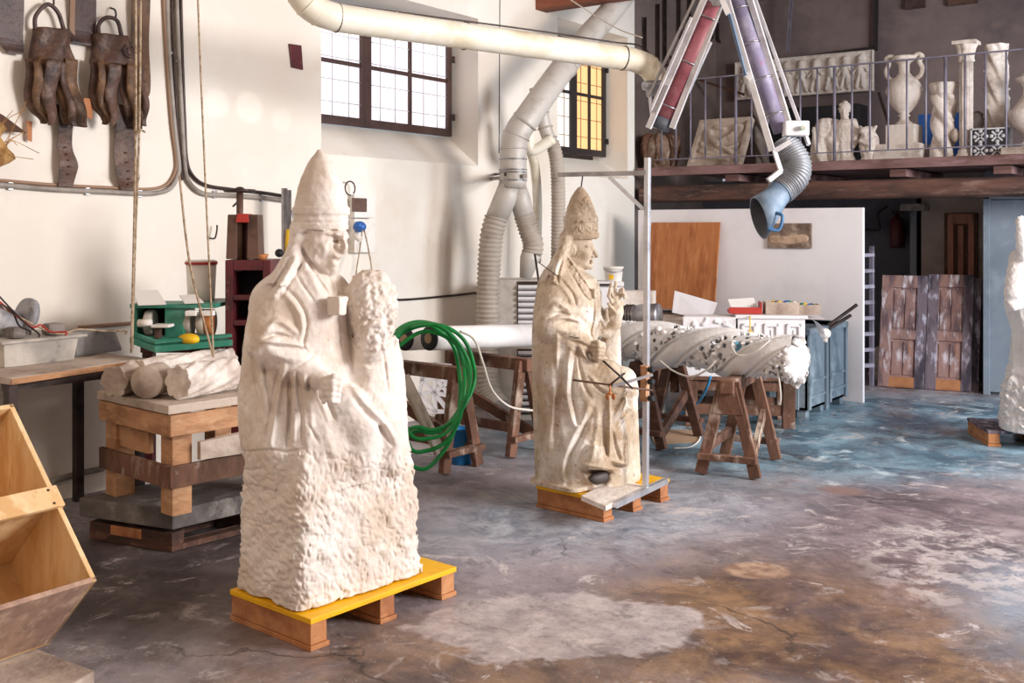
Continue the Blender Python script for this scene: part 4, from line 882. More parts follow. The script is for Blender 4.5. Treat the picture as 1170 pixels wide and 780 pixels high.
# ---------------------------------------------------------------- screw press in dark red cabinet
def camray(px, py, d): return P(px, py, d)
dp = 6.1
t = thing('screw_press', 'maroon screw press cabinet with grey wedge-shaped uprights and hand wheel', 'press', FL(285, 560))
def cbox(x0, y0, x1, y1, d, dep, m, name, par, bev=.006, lab=None, rz=TH):
    a, c_ = P(x0, y0, d), P(x1, y1, d); b = MB(); ctr = (a+c_)/2+Matrix.Rotation(rz, 3, 'Z')@Vector((0, dep/2, 0))
    b.box(ctr, ((x1-x0)/F*d, dep, (y1-y0)/F*d), rz=rz, bev=bev); return b.build(name, m, par, label=lab)
for a, c_, y0, y1, dd, de, mm, nm in ((257, 266, 297, 520, dp, .30, 'maroon', 'side_panel'), (300, 309, 297, 520, dp, .30, 'maroon', 'side_panel'), (266, 300, 297, 309, dp, .3, 'maroon', 'crosspiece'), (266, 300, 337, 343, dp, .3, 'maroon', 'shelf'),
        (266, 300, 366, 372, dp, .3, 'maroon', 'shelf'), (266, 300, 309, 520, dp+.2, .06, 'dark_void', 'back_panel'), (258, 300, 425, 520, dp, .15, 'maroon', 'lower_panel')):
    cbox(a, y0, c_, y1, dd, de, mm, nm, t)
for x0, x1, xt0, xt1 in ((258, 270, 260, 271), (282, 296, 283, 294)):
    b = MB(); b.prism([P(x0, 296, dp), P(x1, 296, dp), P(xt1, 245, dp), P(xt0, 245, dp)], cam2w(0, .14, 0), bev=.004); b.build('upright', 'brown_metal', t)
b = MB(); b.prism([P(269, 254, dp-.01), P(284, 254, dp-.01), P(283, 244, dp-.01), P(271, 244, dp-.01)], cam2w(0, .12, 0), bev=.003); b.build('red_head_block', 'red', t)
cbox(270, 254, 283, 297, dp+.09, .05, 'maroon', 'back_plate', t)
b = MB(); b.tube([P(274, 216, dp+.05), P(274, 298, dp+.05)], .02, 12); b.build('screw', 'brown_metal', t)
b = MB(); b.tube([P(274, 218, dp+.05)+Vector((math.cos(a)*.085, math.sin(a)*.085, 0)) for a in [i*math.pi/12 for i in range(25)]], .009, 8); b.tube([P(258, 218, dp+.05), P(290, 218, dp+.05)], .008, 8); b.ball(P(274, 217, dp+.05), (.03, .03, .02)); b.build('hand_wheel', 'iron', t)
b = MB(); b.tube([P(271, 231, dp), P(266, 236, dp)], .006, 6); b.build('lock_lever', 'iron', t)
b = MB(); b.lathe([(.0, 0), (.03, 0), (.045, .03), (.04, .035), (.0, .02)], P(298, 297, dp+.05), 14); tag(b.build('metal_cup', 'tan'), 'small copper-coloured cup standing on the maroon press cabinet', 'cup')
# white bucket with red lid
c = P(230, 345, 6.35); s_ = 6.35/F
t = thing('lidded_bucket', 'white plastic bucket with a red-rimmed lid behind the green grinder', 'bucket', c)
b = MB(); b.lathe([(14.5*s_, 0), (15*s_, 4*s_), (17*s_, 44*s_)], c, 28); b.build('bucket_body', 'white_plastic', t)
b = MB(); b.lathe([(17.6*s_, 43*s_), (18.2*s_, 43.5*s_), (18.2*s_, 46*s_)], c, 28); b.build('lid_rim', 'red', t, label='red lid rim')
b = MB(); b.lathe([(18.0*s_, 46*s_), (17*s_, 48*s_), (14*s_, 48*s_), (0, 47.5*s_)], c, 28); b.build('lid', 'white_plastic', t)
cbox(205, 345, 262, 349, 6.2, .35, 'iron', 'wall_shelf', None).__setitem__('label', 'narrow iron shelf under the bucket with the red lid'); bpy.data.objects['wall_shelf']['category'] = 'shelf'

# ---------------------------------------------------------------- green grinder on its tray and stand
dg = 6.0
t = thing('bench_grinder', 'green metal bench grinder with grinding wheels on a green tray stand', 'grinder', FL(200, 575))
b = MB(); e = cam2w(0, .30, 0)
b.prism([P(148, 385, dg), P(177, 396, dg-.1), P(266, 388, dg), P(238, 379, dg+.3)], (0, 0, -.035), bev=.004); b.build('tray', 'green_metal', t)
b = MB(); b.prism([P(149, 382, dg), P(177, 393, dg-.1), P(265, 385, dg), P(262, 384, dg+.02), P(178, 391, dg-.08), P(152, 381.5, dg+.02)], (0, 0, .016)); b.build('tray_lip', 'green_metal', t)
cbox(150, 350, 157, 385, dg+.1, .2, 'green_metal', 'side_plate', t); cbox(188, 350, 210, 386, dg+.05, .22, 'green_metal', 'motor_box', t); cbox(148, 347, 247, 352, dg+.02, .26, 'green_metal', 'top_cover', t); cbox(157, 352, 188, 386, dg+.22, .04, 'dark_void', 'recess_plate', t)
for x, r in ((172, 14), (216, 13.5), (232, 15), (240, 15)):
    b = MB(); b.lathe([(.0, -.022), (r*.005, -.022), (r*.0052, -.015), (r*.0052, .015), (r*.005, .022), (0, .022)], P(x, 368, dg+.12), 24, rot=Matrix.Rotation(TH, 3, 'Z')@Matrix.Rotation(R(90), 3, 'Y')@Matrix.Rotation(R(90), 3, 'Z')); b.build('grinding_wheel', 'dusty_grey' if x != 240 else 'tan', t)
b = MB(); b.tube([P(158, 369, dg), P(173, 369, dg)], .022, 12); b.build('spindle', 'white_plastic', t)
cbox(172, 371, 193, 374.5, dg-.06, .1, 'white_paint', 'tool_rest', t); cbox(176, 374, 182, 387, dg-.02, .05, 'brown_metal', 'rest_post', t)
for x0, x1, y0, y1 in ((152, 190, 332, 349), (205, 233, 337, 347)):
    b = MB(); b.prism([P(x0+6, y1, dg), P(x1, y1-1, dg), P(x1-10, y0, dg+.12), P(x0, y0+1, dg+.12)], (0, 0, .006)); b.build('eye_shield', 'paper', t)
for x0 in (211, 230): cbox(x0, 355, x0+13, 361, dg-.03, .06, 'white_paint', 'wheel_guard', t)
b = MB(); b.ball(P(216, 387, dg-.02), (.075, .05, .032)); b.build('yellow_sponge', 'label_yellow', t)
for x in (168, 245): cbox(x-6, 396, x+6, 545, dg+.1, .07, 'maroon', 'leg', t)
cbox(160, 393, 250, 403, dg+.08, .2, 'maroon', 'stand_frame', t)

# ---------------------------------------------------------------- left bench with its things
t = thing('work_bench', 'worn wooden topped bench against the left wall under the leather bundles', 'bench', (-5.5, 3.0, 0))
A, Bp = FL(12, 432, .9), FL(168, 409, .9); xf = -5.93
b = MB(); b.prism([Vector((A.x, A.y, .9)), Vector((Bp.x, Bp.y, .9)), Vector((xf, Bp.y+.02, .9)), Vector((xf, A.y, .9))], (0, 0, -.035), bev=.004); b.build('bench_top', 'slab_pale', t)
b = MB(); b.beam((A.x+.004, A.y, .881), (Bp.x+.004, Bp.y, .881), .03, .008, up=(0, 1, 0), bev=.002); b.build('edge_strip', 'pine', t)
b = MB(); b.box2((-5.24, A.y+.03, .82), (-5.2, Bp.y-.03, .865)); b.build('rail', 'iron', t)
for x, y in ((-5.17, A.y+.04), (-5.24, Bp.y-.06), (-5.85, A.y+.06), (-5.85, Bp.y-.06)):
    b = MB(); b.box2((x-.025, y-.025, 0), (x+.025, y+.025, .865), .003); b.build('leg', 'iron', t)
s_ = 5.3/F
def loftbox(name, m, par, c, w0, d0_, w1, d1, h, rz, n=4):
    """box with slanting sides and rounded plan"""
    b = MB(); X_ = Matrix.Translation(Vector(c))@Matrix.Rotation(rz, 4, 'Z'); b.xf = X_
    prof = [(0, 0), (h*.12, .05), (h*.85, .9), (h, 1)]; rings = []
    for z, k in prof+[(h, 'in')]:
        rg = []; w_, d_ = ((w0+(w1-w0)*k)/2, (d0_+(d1-d0_)*k)/2) if k != 'in' else (w1*.35, d1*.35)
        for j in range(32):
            a = 2*math.pi*j/32; cx_, sx_ = math.cos(a), math.sin(a); q_ = (abs(cx_)**8+abs(sx_)**8)**(-1/8)
            rg.append(b.bm.verts.new(X_@Vector((cx_*q_*w_, sx_*q_*d_, z))))
        rings.append(rg)
    for i in range(len(rings)-1):
        for j in range(32): b.bm.faces.new((rings[i][j], rings[i][(j+1) % 32], rings[i+1][(j+1) % 32], rings[i+1][j]))
    b.bm.faces.new(rings[0][::-1]); b.bm.faces.new(rings[-1]); b.xf = None
    return b.build(name, m, par)
cc = Vector((-5.52, 2.75, .9))
_c = FL(22, 412, .902); tag(loftbox('dusty_tub', 'dusty_grey', None, _c, .43, .46, .46, .49, .125, R(4)), 'dusty grey tub with a flanged rim on the left bench', 'tub')
b = MB(); b.box(_c+Vector((0, 0, .135)), (.50, .52, .016), rz=R(4), bev=.005); tag(b.build('tub_lid', 'dusty_grey'), 'flat dusty lid board lying on the grey tub', 'lid')
t2 = loftbox('plastic_case', 'grey_plastic', None, FL(98, 402, .903), .26, .36, .20, .30, .13, R(8)); tag(t2, 'bluish grey rounded plastic case at the right end of the left bench', 'case')
t = thing('grinder_motor', 'dusty grey electric motor lying on the tub at the left edge', 'motor', _c+Vector((0, 0, .144)))
b = MB(); b.lathe([(0, -.16), (.07, -.155), (.085, -.12), (.09, 0), (.085, .12), (.07, .15), (0, .155)], _c+Vector((-.02, -.12, .235)), 24, rot=Matrix.Rotation(R(65), 3, 'X')); b.build('motor_housing', 'grey_plastic', t)
b = MB(); b.lathe([(0, -.02), (.10, -.02), (.105, 0), (.10, .02), (0, .02)], _c+Vector((.02, .03, .25)), 24, rot=Matrix.Rotation(R(75), 3, 'X')); b.build('guard_disc', 'grey_plastic', t)
b = MB(); b.box(_c+Vector((.14, -.10, .175)), (.10, .07, .06), bev=.015); b.build('foot_block', 'stone_grey', t)
b = MB(); b.box(_c+Vector((.14, .12, .178)), (.09, .10, .066), bev=.02); tag(b.build('rubber_block', 'stone_grey'), 'small grey block on the tub lid beside the motor', 'block')
for k, (m_, lab, mid) in enumerate((('iron', 'dark cable arching over the motor on the bench', [P(10, 350, 5.3), P(28, 368, 5.4), P(44, 381, 5.5)]), ('red', 'red wire curling behind the tub on the bench', [P(34, 372, 5.5), P(46, 371, 5.6), P(58, 379, 5.6), P(75, 379, 5.6)]),
        ('rope', 'pale wire running along the wall to the rope pair', [P(60, 380, 5.7), P(90, 376, 5.9), P(120, 378, 6.0), P(143, 378, 6.0)]), ('iron', 'black cable curving down behind the motor', [P(0, 348, 5.3), P(14, 356, 5.35), P(22, 372, 5.4), P(34, 378, 5.5)]))):
    rope('bench_cable', P(-12, 326+k*9, 5.25), mid[-1]+Vector((0, 0, -.02)), .005, m_, lab, mid, 'cable')

# ---------------------------------------------------------------- slab and heavy wooden stand
N = FL(197, 583, .22); L_ = FL(90, 568, .22); ydir = (FL(262, 571, .22)-N).normalized()
yv = Vector((.10, 1, 0)).normalized(); xv = (L_-N)
sl = [N, N+yv*1.15, N+yv*1.15+xv, N+xv]
b = MB(); b.prism(sl, (0, 0, -.10), bev=.01); tag(b.build('stone_slab', 'concrete'), 'thick dark grey stone slab carrying the heavy wooden stand', 'slab')
t = thing('slab_pallet', 'low blackened pallet under the dark stone slab', 'pallet', (N.x-.3, N.y+.5, 0))
for k in (0, .5, 1):
    b = MB(); p0 = N+yv*(.06+k*.95)+xv*.05; b.beam(p0+Vector((0, 0, -.17)), p0+xv*.88+Vector((0, 0, -.17)), .09, .095, up=(0, 0, 1)); b.build('bearer', 'dark_wood', t)
b = MB(); p0 = N+xv*.35+yv*.03; b.beam(p0+Vector((0, 0, -.15)), p0+xv*.33+Vector((0, 0, -.15)), .04, .05, up=(0, 0, 1)); b.build('end_block', 'pallet_wood', t)
for k in (.1, .5, .9):
    b = MB(); p0 = N+xv*k+yv*.04; b.beam(Vector((p0.x, p0.y, .02)), Vector((p0.x+yv.x*1.05, p0.y+yv.y*1.05, .02)), .08, .02); b.build('foot_board', 'dark_wood', t)
# stand
TT = .775; Nt = FL(195, 470, TT-.035); 
ang = math.atan2(yv.y, yv.x)-R(90)
t = thing('wooden_stand', 'heavy square wooden stand of thick posts and planks on the dark stone slab', 'stand', (Nt.x, Nt.y, .22), ang); X = ROOT[t.name]; Zb = .22
wd, dp_ = -.66, .74    # width to the wall, length away
H = TT-Zb
b = MB(X); b.box2((wd-.04, -.03, H-.045), (.03, dp_, H), .006); b.build('top_plank', 'slab_pale', t)
for x in (-.095, wd):
    for y in (0, dp_-.14):
        b = MB(X); b.box2((x, y, 0), (x+.11, y+.11, H-.05), .006); b.build('leg', 'pine', t)
for z0, z1, m_ in ((H-.155, H-.05, 'pine'), (.145, .255, 'old_wood')):
    b = MB(X); b.box2((wd-.02, -.028, z0), (.02, -.002, z1), .004); b.build('apron_board', m_, t)
    b = MB(X); b.box2((.017, -.025, z0), (.042, dp_-.02, z1), .004); b.build('side_board', m_, t)
b = MB(X); b.box2((-.25, .02, .27), (-.60, .05, .38), .004); b.build('inner_board', 'pine', t)
b = MB(X); b.prism([(.044, .12, .27), (.044, .72, .25), (.044, .72, .40), (.044, .62, .405), (.044, .5, .375), (.044, .12, .36)], (.03, 0, 0), bev=.004); b.build('loose_plank', 'slab_pale', t)
# carved pieces lying on the stand
def twisted(name, label, p0, p1, r, lobes, turns, m, cat='carved column', ends=None, depth=.25, n=70, seg=48, taper=0, group=None, bumps=0, parent=None):
    b = MB(); p0, p1 = Vector(p0), Vector(p1); d = p1-p0; fr = frame_of(d)
    rr = random.Random(int(abs(p0.x*997)+lobes*7)); bl = [(rr.uniform(0, n), rr.uniform(0, seg), rr.uniform(.05, .2)) for _ in range(bumps)]
    def fn(i, j):
        a = 2*math.pi*j/seg; t_ = i/(n-1); ph = a*lobes+turns*2*math.pi*t_*lobes
        k = 1-depth*(.5-.5*math.cos(ph))**2.2+.04*math.cos(2*ph+1)
        for bi, bj, ba in bl:
            dd = (i-bi)**2/5+min(abs(j-bj), seg-abs(j-bj))**2/5
            if dd < 6: k += ba*math.exp(-dd)
        q_ = r*(1-taper*t_)*k
        return p0+d*t_+fr@Vector((math.cos(a)*q_, math.sin(a)*q_, 0))
    g = b.grid(fn, n, seg, wrap=True); b.bm.faces.new(g[0][::-1]); b.bm.faces.new(g[-1])
    o = b.build(name, m, parent)
    return tag(o, label, cat, group) if parent is None else o
tz = TT
def onT(px, py, z): return FL(px, py, z)
twisted('twisted_column_piece', 'tan twisted stone column piece at the wall side of the wooden stand', onT(130, 436, TT+.085), onT(200, 420, TT+.085), .08, 6, .3, 'slab_pale', depth=.16, bumps=22)
twisted('twisted_column_piece', 'long pale twisted stone piece lying behind the cut log on the stand', onT(158, 425, TT+.11), onT(262, 410, TT+.11), .07, 6, .35, 'stone_pale', depth=.18, bumps=22)
b = MB(); p0 = onT(167, 437, TT+.085); b.lathe([(0, 0), (.080, 0), (.084, .006), (.084, .16), (.08, .17), (0, .17)], p0, 28, rot=frame_of(onT(190, 429, TT+.085)-p0)); tag(b.build('round_stone_drum', 'slab_pale'), 'short smooth round drum end facing us on the wooden stand', 'stone drum')
twisted('carved_drapery_piece', 'white twisted carved column fragment at the front of the wooden stand', onT(203, 437, TT+.09), onT(264, 426, TT+.09), .088, 8, .30, 'stone_pale', depth=.15, bumps=10)
b = MB(); b.prism([onT(196, 449, TT+.004), onT(268, 436, TT+.004), onT(262, 432, TT+.004), onT(190, 444, TT+.004)], (0, 0, .008)); tag(b.build('thin_board', 'panel_white'), 'thin pale board under the white carved fragment on the stand', 'board')

# ---------------------------------------------------------------- plywood bin in the near left corner
dv = 3.56; V = P(111, 663, dv)
e1 = (V-P(15, 461, dv*1.08606)).normalized(); e3 = (P(56, 736, dv*1.04884)-V).normalized(); e2 = (P(0, 697, dv*.92331)-V).normalized()
L1, L2, L3 = dv*.2138, .80, dv*.1156
t = thing('plywood_bin', 'tilted plywood crate with two compartments in the near left corner', 'crate', V+e3*L3)
def slabp(o, a, la, b_, lb, c, lc, m, name, lab=None):
    b = MB(); b.prism([o, o+a*la, o+a*la+b_*lb, o+b_*lb], c*lc, bev=.002); return b.build(name, m, t, label=lab)
th = .018
slabp(V, e2, L2, e3, L3, -e1, th, 'plywood_grey', 'bottom_panel')                    # lower outer face
slabp(V, e1*-1, L1, e3, L3, e2, th, 'plywood', 'side_panel')
slabp(V+e3*(L3-th), e1*-1, L1, e2, L2, e3, th, 'plywood', 'back_panel')
slabp(V-e1*(L1-th), e2, L2, e3, L3, -e1, th, 'plywood', 'top_panel')
slabp(V-e1*.335+e3*.0, e2, L2, e3, L3-.02, -e1, th, 'plywood', 'divider')
slabp(V-e1*.30-e3*.014-e2*.006, e2, L2, e1*-1, .085, e3, .016, 'plywood', 'cross_board')
slabp(V+e2*.46, e1*-1, L1-.02, e3, L3, e2, th, 'plywood', 'far_side_panel')
kn = MB()
for i_, (a, c_) in enumerate(((.13, .10), (.20, .30), (.50, .24), (.42, .10), (.58, .14))):
    b = MB(); o_ = V-e1*a+e2*(c_)+e3*(L3-th-.001); b.lathe([(0, .0015), (.011, .0015), (.012, 0)], o_, 14, rot=frame_of(-e3)); b.build('wood_knot', 'knot', t)
for a in (.315, .37):
    b = MB(); b.lathe([(0, .001), (.005, .001), (.005, 0)], V-e1*a-e3*.015+e2*.03, 8, rot=frame_of(-e3)); b.build('screw_head', 'iron', t)
kn.bm.free()
b = MB(); zt = (V+e3*L3).z-.055
b.prism([FL(108, 766, .16), FL(40, 740, .16), FL(-90, 760, .16), FL(-60, 850, .16), FL(20, 820, .16)], (0, 0, -.09), bev=.006); tag(b.build('timber_slab', 'slab_pale'), 'pale rough board lying under the plywood crate in the corner', 'board')
b = MB()
for k in range(2): b.beam(FL(-20+k*70, 800-k*25, .035), FL(-70+k*70, 900-k*25, .035), .07, .07)
tag(b.build('support_batten', 'dark_wood'), 'dark battens under the pale board in the near left corner', 'batten')
b = MB(); p0 = FL(92, 772, .16)+Vector((0, 0, -.13)); d_ = cam2w(-.75, -.3, 0)
b.grid(lambda i, j: p0+d_*[0, 0, .5, .5][i]*1+Vector((0, 0, .0))+frame_of(d_)@Vector((math.cos(j*math.pi/10)*[.028, .033, .033, .028][i], math.sin(j*math.pi/10)*[.028, .033, .033, .028][i], 0)), 4, 20, wrap=True)
tag(b.build('cut_pipe', 'cardboard'), 'short open pipe end poking out in the bottom left corner', 'pipe')
# ---------------------------------------------------------------- ducts
def ring(b, c, d, r, t_=.006, n=24):
    m = frame_of(d); b.tube([Vector(c)+m@Vector((math.cos(a)*r, math.sin(a)*r, 0)) for a in [i*2*math.pi/n for i in range(n+1)]], t_, 6)
t = thing('exhaust_duct', 'cream overhead exhaust duct crossing in front of the first window', 'duct', P(540, 60, 6.7))
pts = smooth([P(338, -60, 6.0), P(339, -25, 6.0), P(344, -6, 6.02), P(358, 10, 6.06), P(380, 19, 6.12), P(410, 24, 6.22)], 5)+[P(680, 62, 7.27), P(708, 66, 7.36)]+smooth([P(722, 68, 7.40), P(738, 74, 7.45), P(748, 86, 7.45), P(750, 100, 7.45)], 4)
b = MB(); b.tube(pts, .083, 24); b.build('duct_pipe', 'duct_cream', t)
for i, (x, y, d, q_) in enumerate([(343, -8, 6.02, (1, -1.3)), (351, 4, 6.04, (1, -.9)), (364, 13.5, 6.08, (1, -.55)), (385, 20.5, 6.14, (1, -.15)), (452, 30, 6.37, (1, -.14)), (531, 41, 6.67, (1, -.14)), (600, 51, 6.95, (1, -.14)), (712, 66.5, 7.37, (1, -.2)), (741, 76, 7.45, (.9, -.9)), (750, 92, 7.45, (.1, -1))]):
    b = MB(); a_, b_ = P(x, y, d), P(x+q_[0]*10, y-q_[1]*10, d+.03); ring(b, a_, b_-a_, .084, .004 if i != 5 else .007); b.build('seam_band', 'iron' if i in (3, 5, 7, 9) else 'duct_cream', t)
b = MB(); b.tube(smooth([P(395, 6, 6.2), P(470, 16, 6.45), P(531, 24, 6.67), P(620, 36, 7.0), P(700, 48, 7.35), P(730, 52, 7.4), P(746, 66, 7.42), P(757, 84, 7.42)], 5), .006, 6); b.build('power_cord', 'iron', t)
b = MB()
rope('steel_wire', P(640, -8, 7.9), P(734, 43, 7.4), .005, 'wire_white', 'pale wire running down from the roof beam to the duct elbow', [P(700, 30, 7.6)], 'wire')
# swivel and extraction arm
t = thing('extraction_arm', 'white jointed fume extraction arm with pink and violet tubes and a blue hood', 'extraction arm', P(750, 97, 7.45))
def rod(x0, y0, d0_, x1, y1, d1, w_, h_, m, nm, lab=None, bev=.002):
    b = MB(); b.beam(P(x0, y0, d0_), P(x1, y1, d1), w_, h_, bev=bev); return b.build(nm, m, t, label=lab)
c = P(750, 97, 7.45)
b = MB(); b.lathe([(0, .02), (.10, .02), (.105, 0), (.10, -.03), (.075, -.035), (.07, -.08), (.03, -.10), (0, -.1)], c, 28); b.build('swivel_flange', 'zinc', t)
rod(744, 108, 7.42, 748, 146, 7.4, .012, .07, 'white_metal', 'bracket_plate'); rod(757, 108, 7.48, 752, 146, 7.44, .012, .07, 'white_metal', 'bracket_plate')
b = MB(); b.tube([P(757, 136, 7.40), P(817, 4, 7.2)], .068, 20); b.build('lower_tube', 'red_tube', t, label='dusty pink arm tube')
b = MB(); b.tube([P(752, 147, 7.41), P(757.5, 134, 7.40)], .074, 20); b.build('tube_collar', 'hood_dark', t)
for x0, x1 in ((741, 806), (768, 827)): rod(x0, 146, 7.34, x1, -4, 7.14, .022, .036, 'white_metal', 'side_rail')
rod(744, 125, 7.30, 790, 20, 7.12, .014, .014, 'white_metal', 'tie_rod'); rod(786, 106, 7.36, 812, 48, 7.2, .02, .02, 'white_metal', 'gas_spring'); rod(741, 110, 7.32, 798, -10, 7.16, .014, .014, 'zinc', 'tie_rod')
rod(748, 128, 7.31, 762, 98, 7.27, .03, .02, 'zinc', 'spring_bracket')
for k in (.12, .5, .88):
    b = MB(); p_ = P(757, 136, 7.40).lerp(P(817, 4, 7.2), k); ring(b, p_, P(817, 4, 7.2)-P(757, 136, 7.40), .073, .006); b.build('tube_clamp', 'zinc', t)
b = MB(); b.tube([P(818, -8, 7.1), P(850, -10, 7.3)], .09, 20); b.build('top_joint', 'zinc', t)
b = MB(); b.tube([P(839, -4, 7.15), P(893, 150, 7.0)], .056, 20); b.build('upper_tube', 'purple_tube', t, label='pale violet arm tube')
for k in (.1, .36, .62, .88):
    b = MB(); p_ = P(839, -4, 7.15).lerp(P(893, 150, 7.0), k); ring(b, p_, P(893, 150, 7.0)-P(839, -4, 7.15), .061, .006); b.build('tube_clamp', 'zinc', t)
rod(829, -6, 7.06, 882, 172, 6.9, .02, .036, 'white_metal', 'side_rail'); rod(855, -8, 7.14, 901, 140, 6.96, .022, .036, 'white_metal', 'side_rail'); rod(822, -8, 7.0, 832, 16, 6.98, .03, .03, 'white_metal', 'side_rail')
rod(861, -6, 7.2, 914, 142, 7.05, .018, .018, 'white_metal', 'tie_rod'); rod(833, 14, 7.0, 852, 86, 6.93, .02, .016, 'hood_blue', 'gas_spring'); rod(858, 16, 7.22, 880, 86, 7.1, .02, .02, 'hood_blue', 'gas_spring'); rod(880, 86, 7.1, 893, 126, 7.06, .012, .012, 'white_metal', 'spring_rod')
rod(852, 84, 6.95, 858, 90, 6.94, .03, .03, 'white_metal', 'spring_mount')
rod(886, 172, 6.92, 903, 162, 6.9, .03, .03, 'white_metal', 'elbow_bracket'); rod(884, 170, 6.92, 892, 195, 6.86, .03, .012, 'white_metal', 'elbow_bracket'); rod(892, 195, 6.86, 878, 206, 6.84, .03, .03, 'white_metal', 'elbow_bracket'); rod(918, 148, 7.0, 924, 165, 6.95, .02, .02, 'white_metal', 'elbow_bracket')
b = MB(); b.box(P(909, 147, 6.93), (.16, .10, .10), rz=TH, bev=.012); b.build('control_box', 'white_metal', t)
b = MB(); b.tube([P(917, 146, 6.87), P(917.5, 146, 6.84)], .016, 12); b.build('knob', 'verdigris', t)
b = MB(); flex(b, [P(893, 160, 7.0), P(902, 172, 6.98), P(910, 186, 6.95), P(909, 201, 6.92), P(899, 212, 6.9), P(891, 219, 6.88)], .09, .019, .07, 24); b.build('flexible_elbow', 'flex_dark', t)
c0_, c1_ = P(893, 217, 6.88), P(867, 249, 6.80)
ax_ = (c1_-c0_); fr = frame_of(ax_); mth = frame_of(cam2w(-.95, -.16, -.22))
b = MB(); K = 28
def hood(i, j):
    a = 2*math.pi*j/K; t_ = [0, .06, .12, .3, .6, 1, 1, .97, .6, .3][i]; r_ = [.082, .086, .082, .085, .10, .118, .112, .108, .09, .07][i]
    p_ = c0_+ax_*t_
    A_ = fr@Vector((math.cos(a), math.sin(a), 0))*r_; w_ = min(1, max(0, (t_-.25)/.75))
    A2 = A_-A_.project(Vector(mth.col[2])) ; B_ = A_+ax_.normalized()*(-(A_.dot(mth.col[2]))/(ax_.normalized().dot(mth.col[2])))
    return p_+A_.lerp(B_, w_)
b.grid(hood, 7, K, wrap=True); b.build('hood', 'hood_blue', t, label='dusty blue suction hood'); b = MB(); b.grid(lambda i, j: hood(i+6, j), 4, K, wrap=True); b.build('hood_lining', 'hood_dark', t, label='dark inside of the hood')
b = MB(); b.tube(smooth([P(884, 262, 6.74), P(878, 258, 6.72)], 3)+smooth([P(878, 262, 6.70), P(890, 262, 6.70), P(894, 247, 6.7), P(886, 243, 6.74)], 5), .011, 8); b.build('handle', 'handle_blue', t, label='blue loop handle')
# grey branching duct
t = thing('branch_duct', 'grey exhaust duct dropping from the roof and splitting into two hoses', 'duct', P(585, 205, 9.0))
b = MB(); b.tube(smooth([P(760, -68, 11.0), P(702, 8, 10.3), P(672, 42, 9.9), P(645, 76, 9.5), P(620, 110, 9.2), P(603, 134, 9.05), P(592, 150, 9.0), P(587, 168, 9.0), P(586, 215, 9.0)], 6), .115, 24); b.build('main_pipe', 'duct_grey', t)
for x, y, dx, dy in ((645, 76, 25, -34), (600, 139, 17, -22), (590, 155, 8, -20), (587, 170, 0, -10), (586, 182, 0, -10), (586, 194, 0, -10), (586, 197, 0, -10), (586, 206, 0, -10)):
    b = MB(); a_ = P(x, y, 9.0 if y > 130 else 9.5); ring(b, a_, P(x+dx, y+dy, 9.0 if y > 130 else 9.85)-a_, .119, .006, 28); b.build('seam_band', 'duct_grey' if y < 180 else 'zinc', t)
b = MB(); b.tube([P(583, 212, 9.0), P(578, 225, 9.0), P(567, 250, 9.0)], [.10, .10, .095], 22); b.build('left_branch', 'duct_grey', t)
b = MB(); b.tube([P(588, 212, 9.02), P(595, 230, 9.05), P(600, 250, 9.05)], [.095, .09, .085], 22); b.build('right_branch', 'duct_grey', t)
b = MB(); flex(b, [P(567, 248, 9.0), P(561, 275, 9.0), P(558, 330, 9.0), P(557, 400, 9.0), P(559, 445, 8.95), P(570, 466, 8.8)], .098, .04, .075, 22); b.build('flexible_hose', 'flex_grey', t)
b = MB(); flex(b, [P(599, 246, 9.05), P(604, 262, 9.05), P(609, 278, 9.05), P(608, 290, 9.05)], .088, .032, .075, 22); b.build('flexible_hose', 'flex_grey', t)
b = MB(); b.tube([P(608, 289, 9.05), P(605, 296, 9.05), P(600, 318, 9.05)], [.088, .085, .05], 22); b.build('outlet_cone', 'duct_grey', t)
b = MB(); b.beam(WX(562, 204), P(600, 201, 8.88), .03, .03); b.build('wall_bracket', 'grey_conduit', t); b = MB(); b.beam(WX(566, 199), P(578, 199, 8.9), .02, .02); b.build('wall_bracket', 'iron', t)
t = thing('ribbed_hose', 'narrow ribbed grey hose hanging behind the weathered pope and fed from the second window', 'hose', P(637, 290, 9.6))
b = MB(); b.tube(smooth([P(612, 100, 9.6), P(618, 125, 9.6), P(624, 150, 9.6), P(631, 166, 9.6)], 5), .062, 18); b.build('upper_pipe', 'duct_grey', t)
for y, x in ((118, 616), (130, 619), (146, 623), (158, 628)):
    b = MB(); ring(b, P(x, y, 9.6), P(x-3, y-12, 9.6)-P(x, y, 9.6), .066, .008); b.build('pipe_rib', 'flex_grey', t)
b = MB(); flex(b, [P(631, 162, 9.6), P(636, 185, 9.6), P(638, 230, 9.6), P(637, 330, 9.6)], .064, .032, .07, 18); b.build('flexible_hose', 'flex_grey', t)
b = MB(); b.tube(smooth([P(603, 132, 9.5), P(604, 155, 9.5), P(606, 170, 9.5), P(614, 170, 9.5), P(632, 158, 9.5)], 5), [.05]*21, 14); b.build('cream_branch', 'duct_cream', t)
b = MB(); b.tube(smooth([P(606, 172, 9.55), P(611, 190, 9.7), P(614, 230, 9.8), P(613, 300, 9.8)], 5), .045, 12); b.build('drop_pipe', 'duct_cream', t)
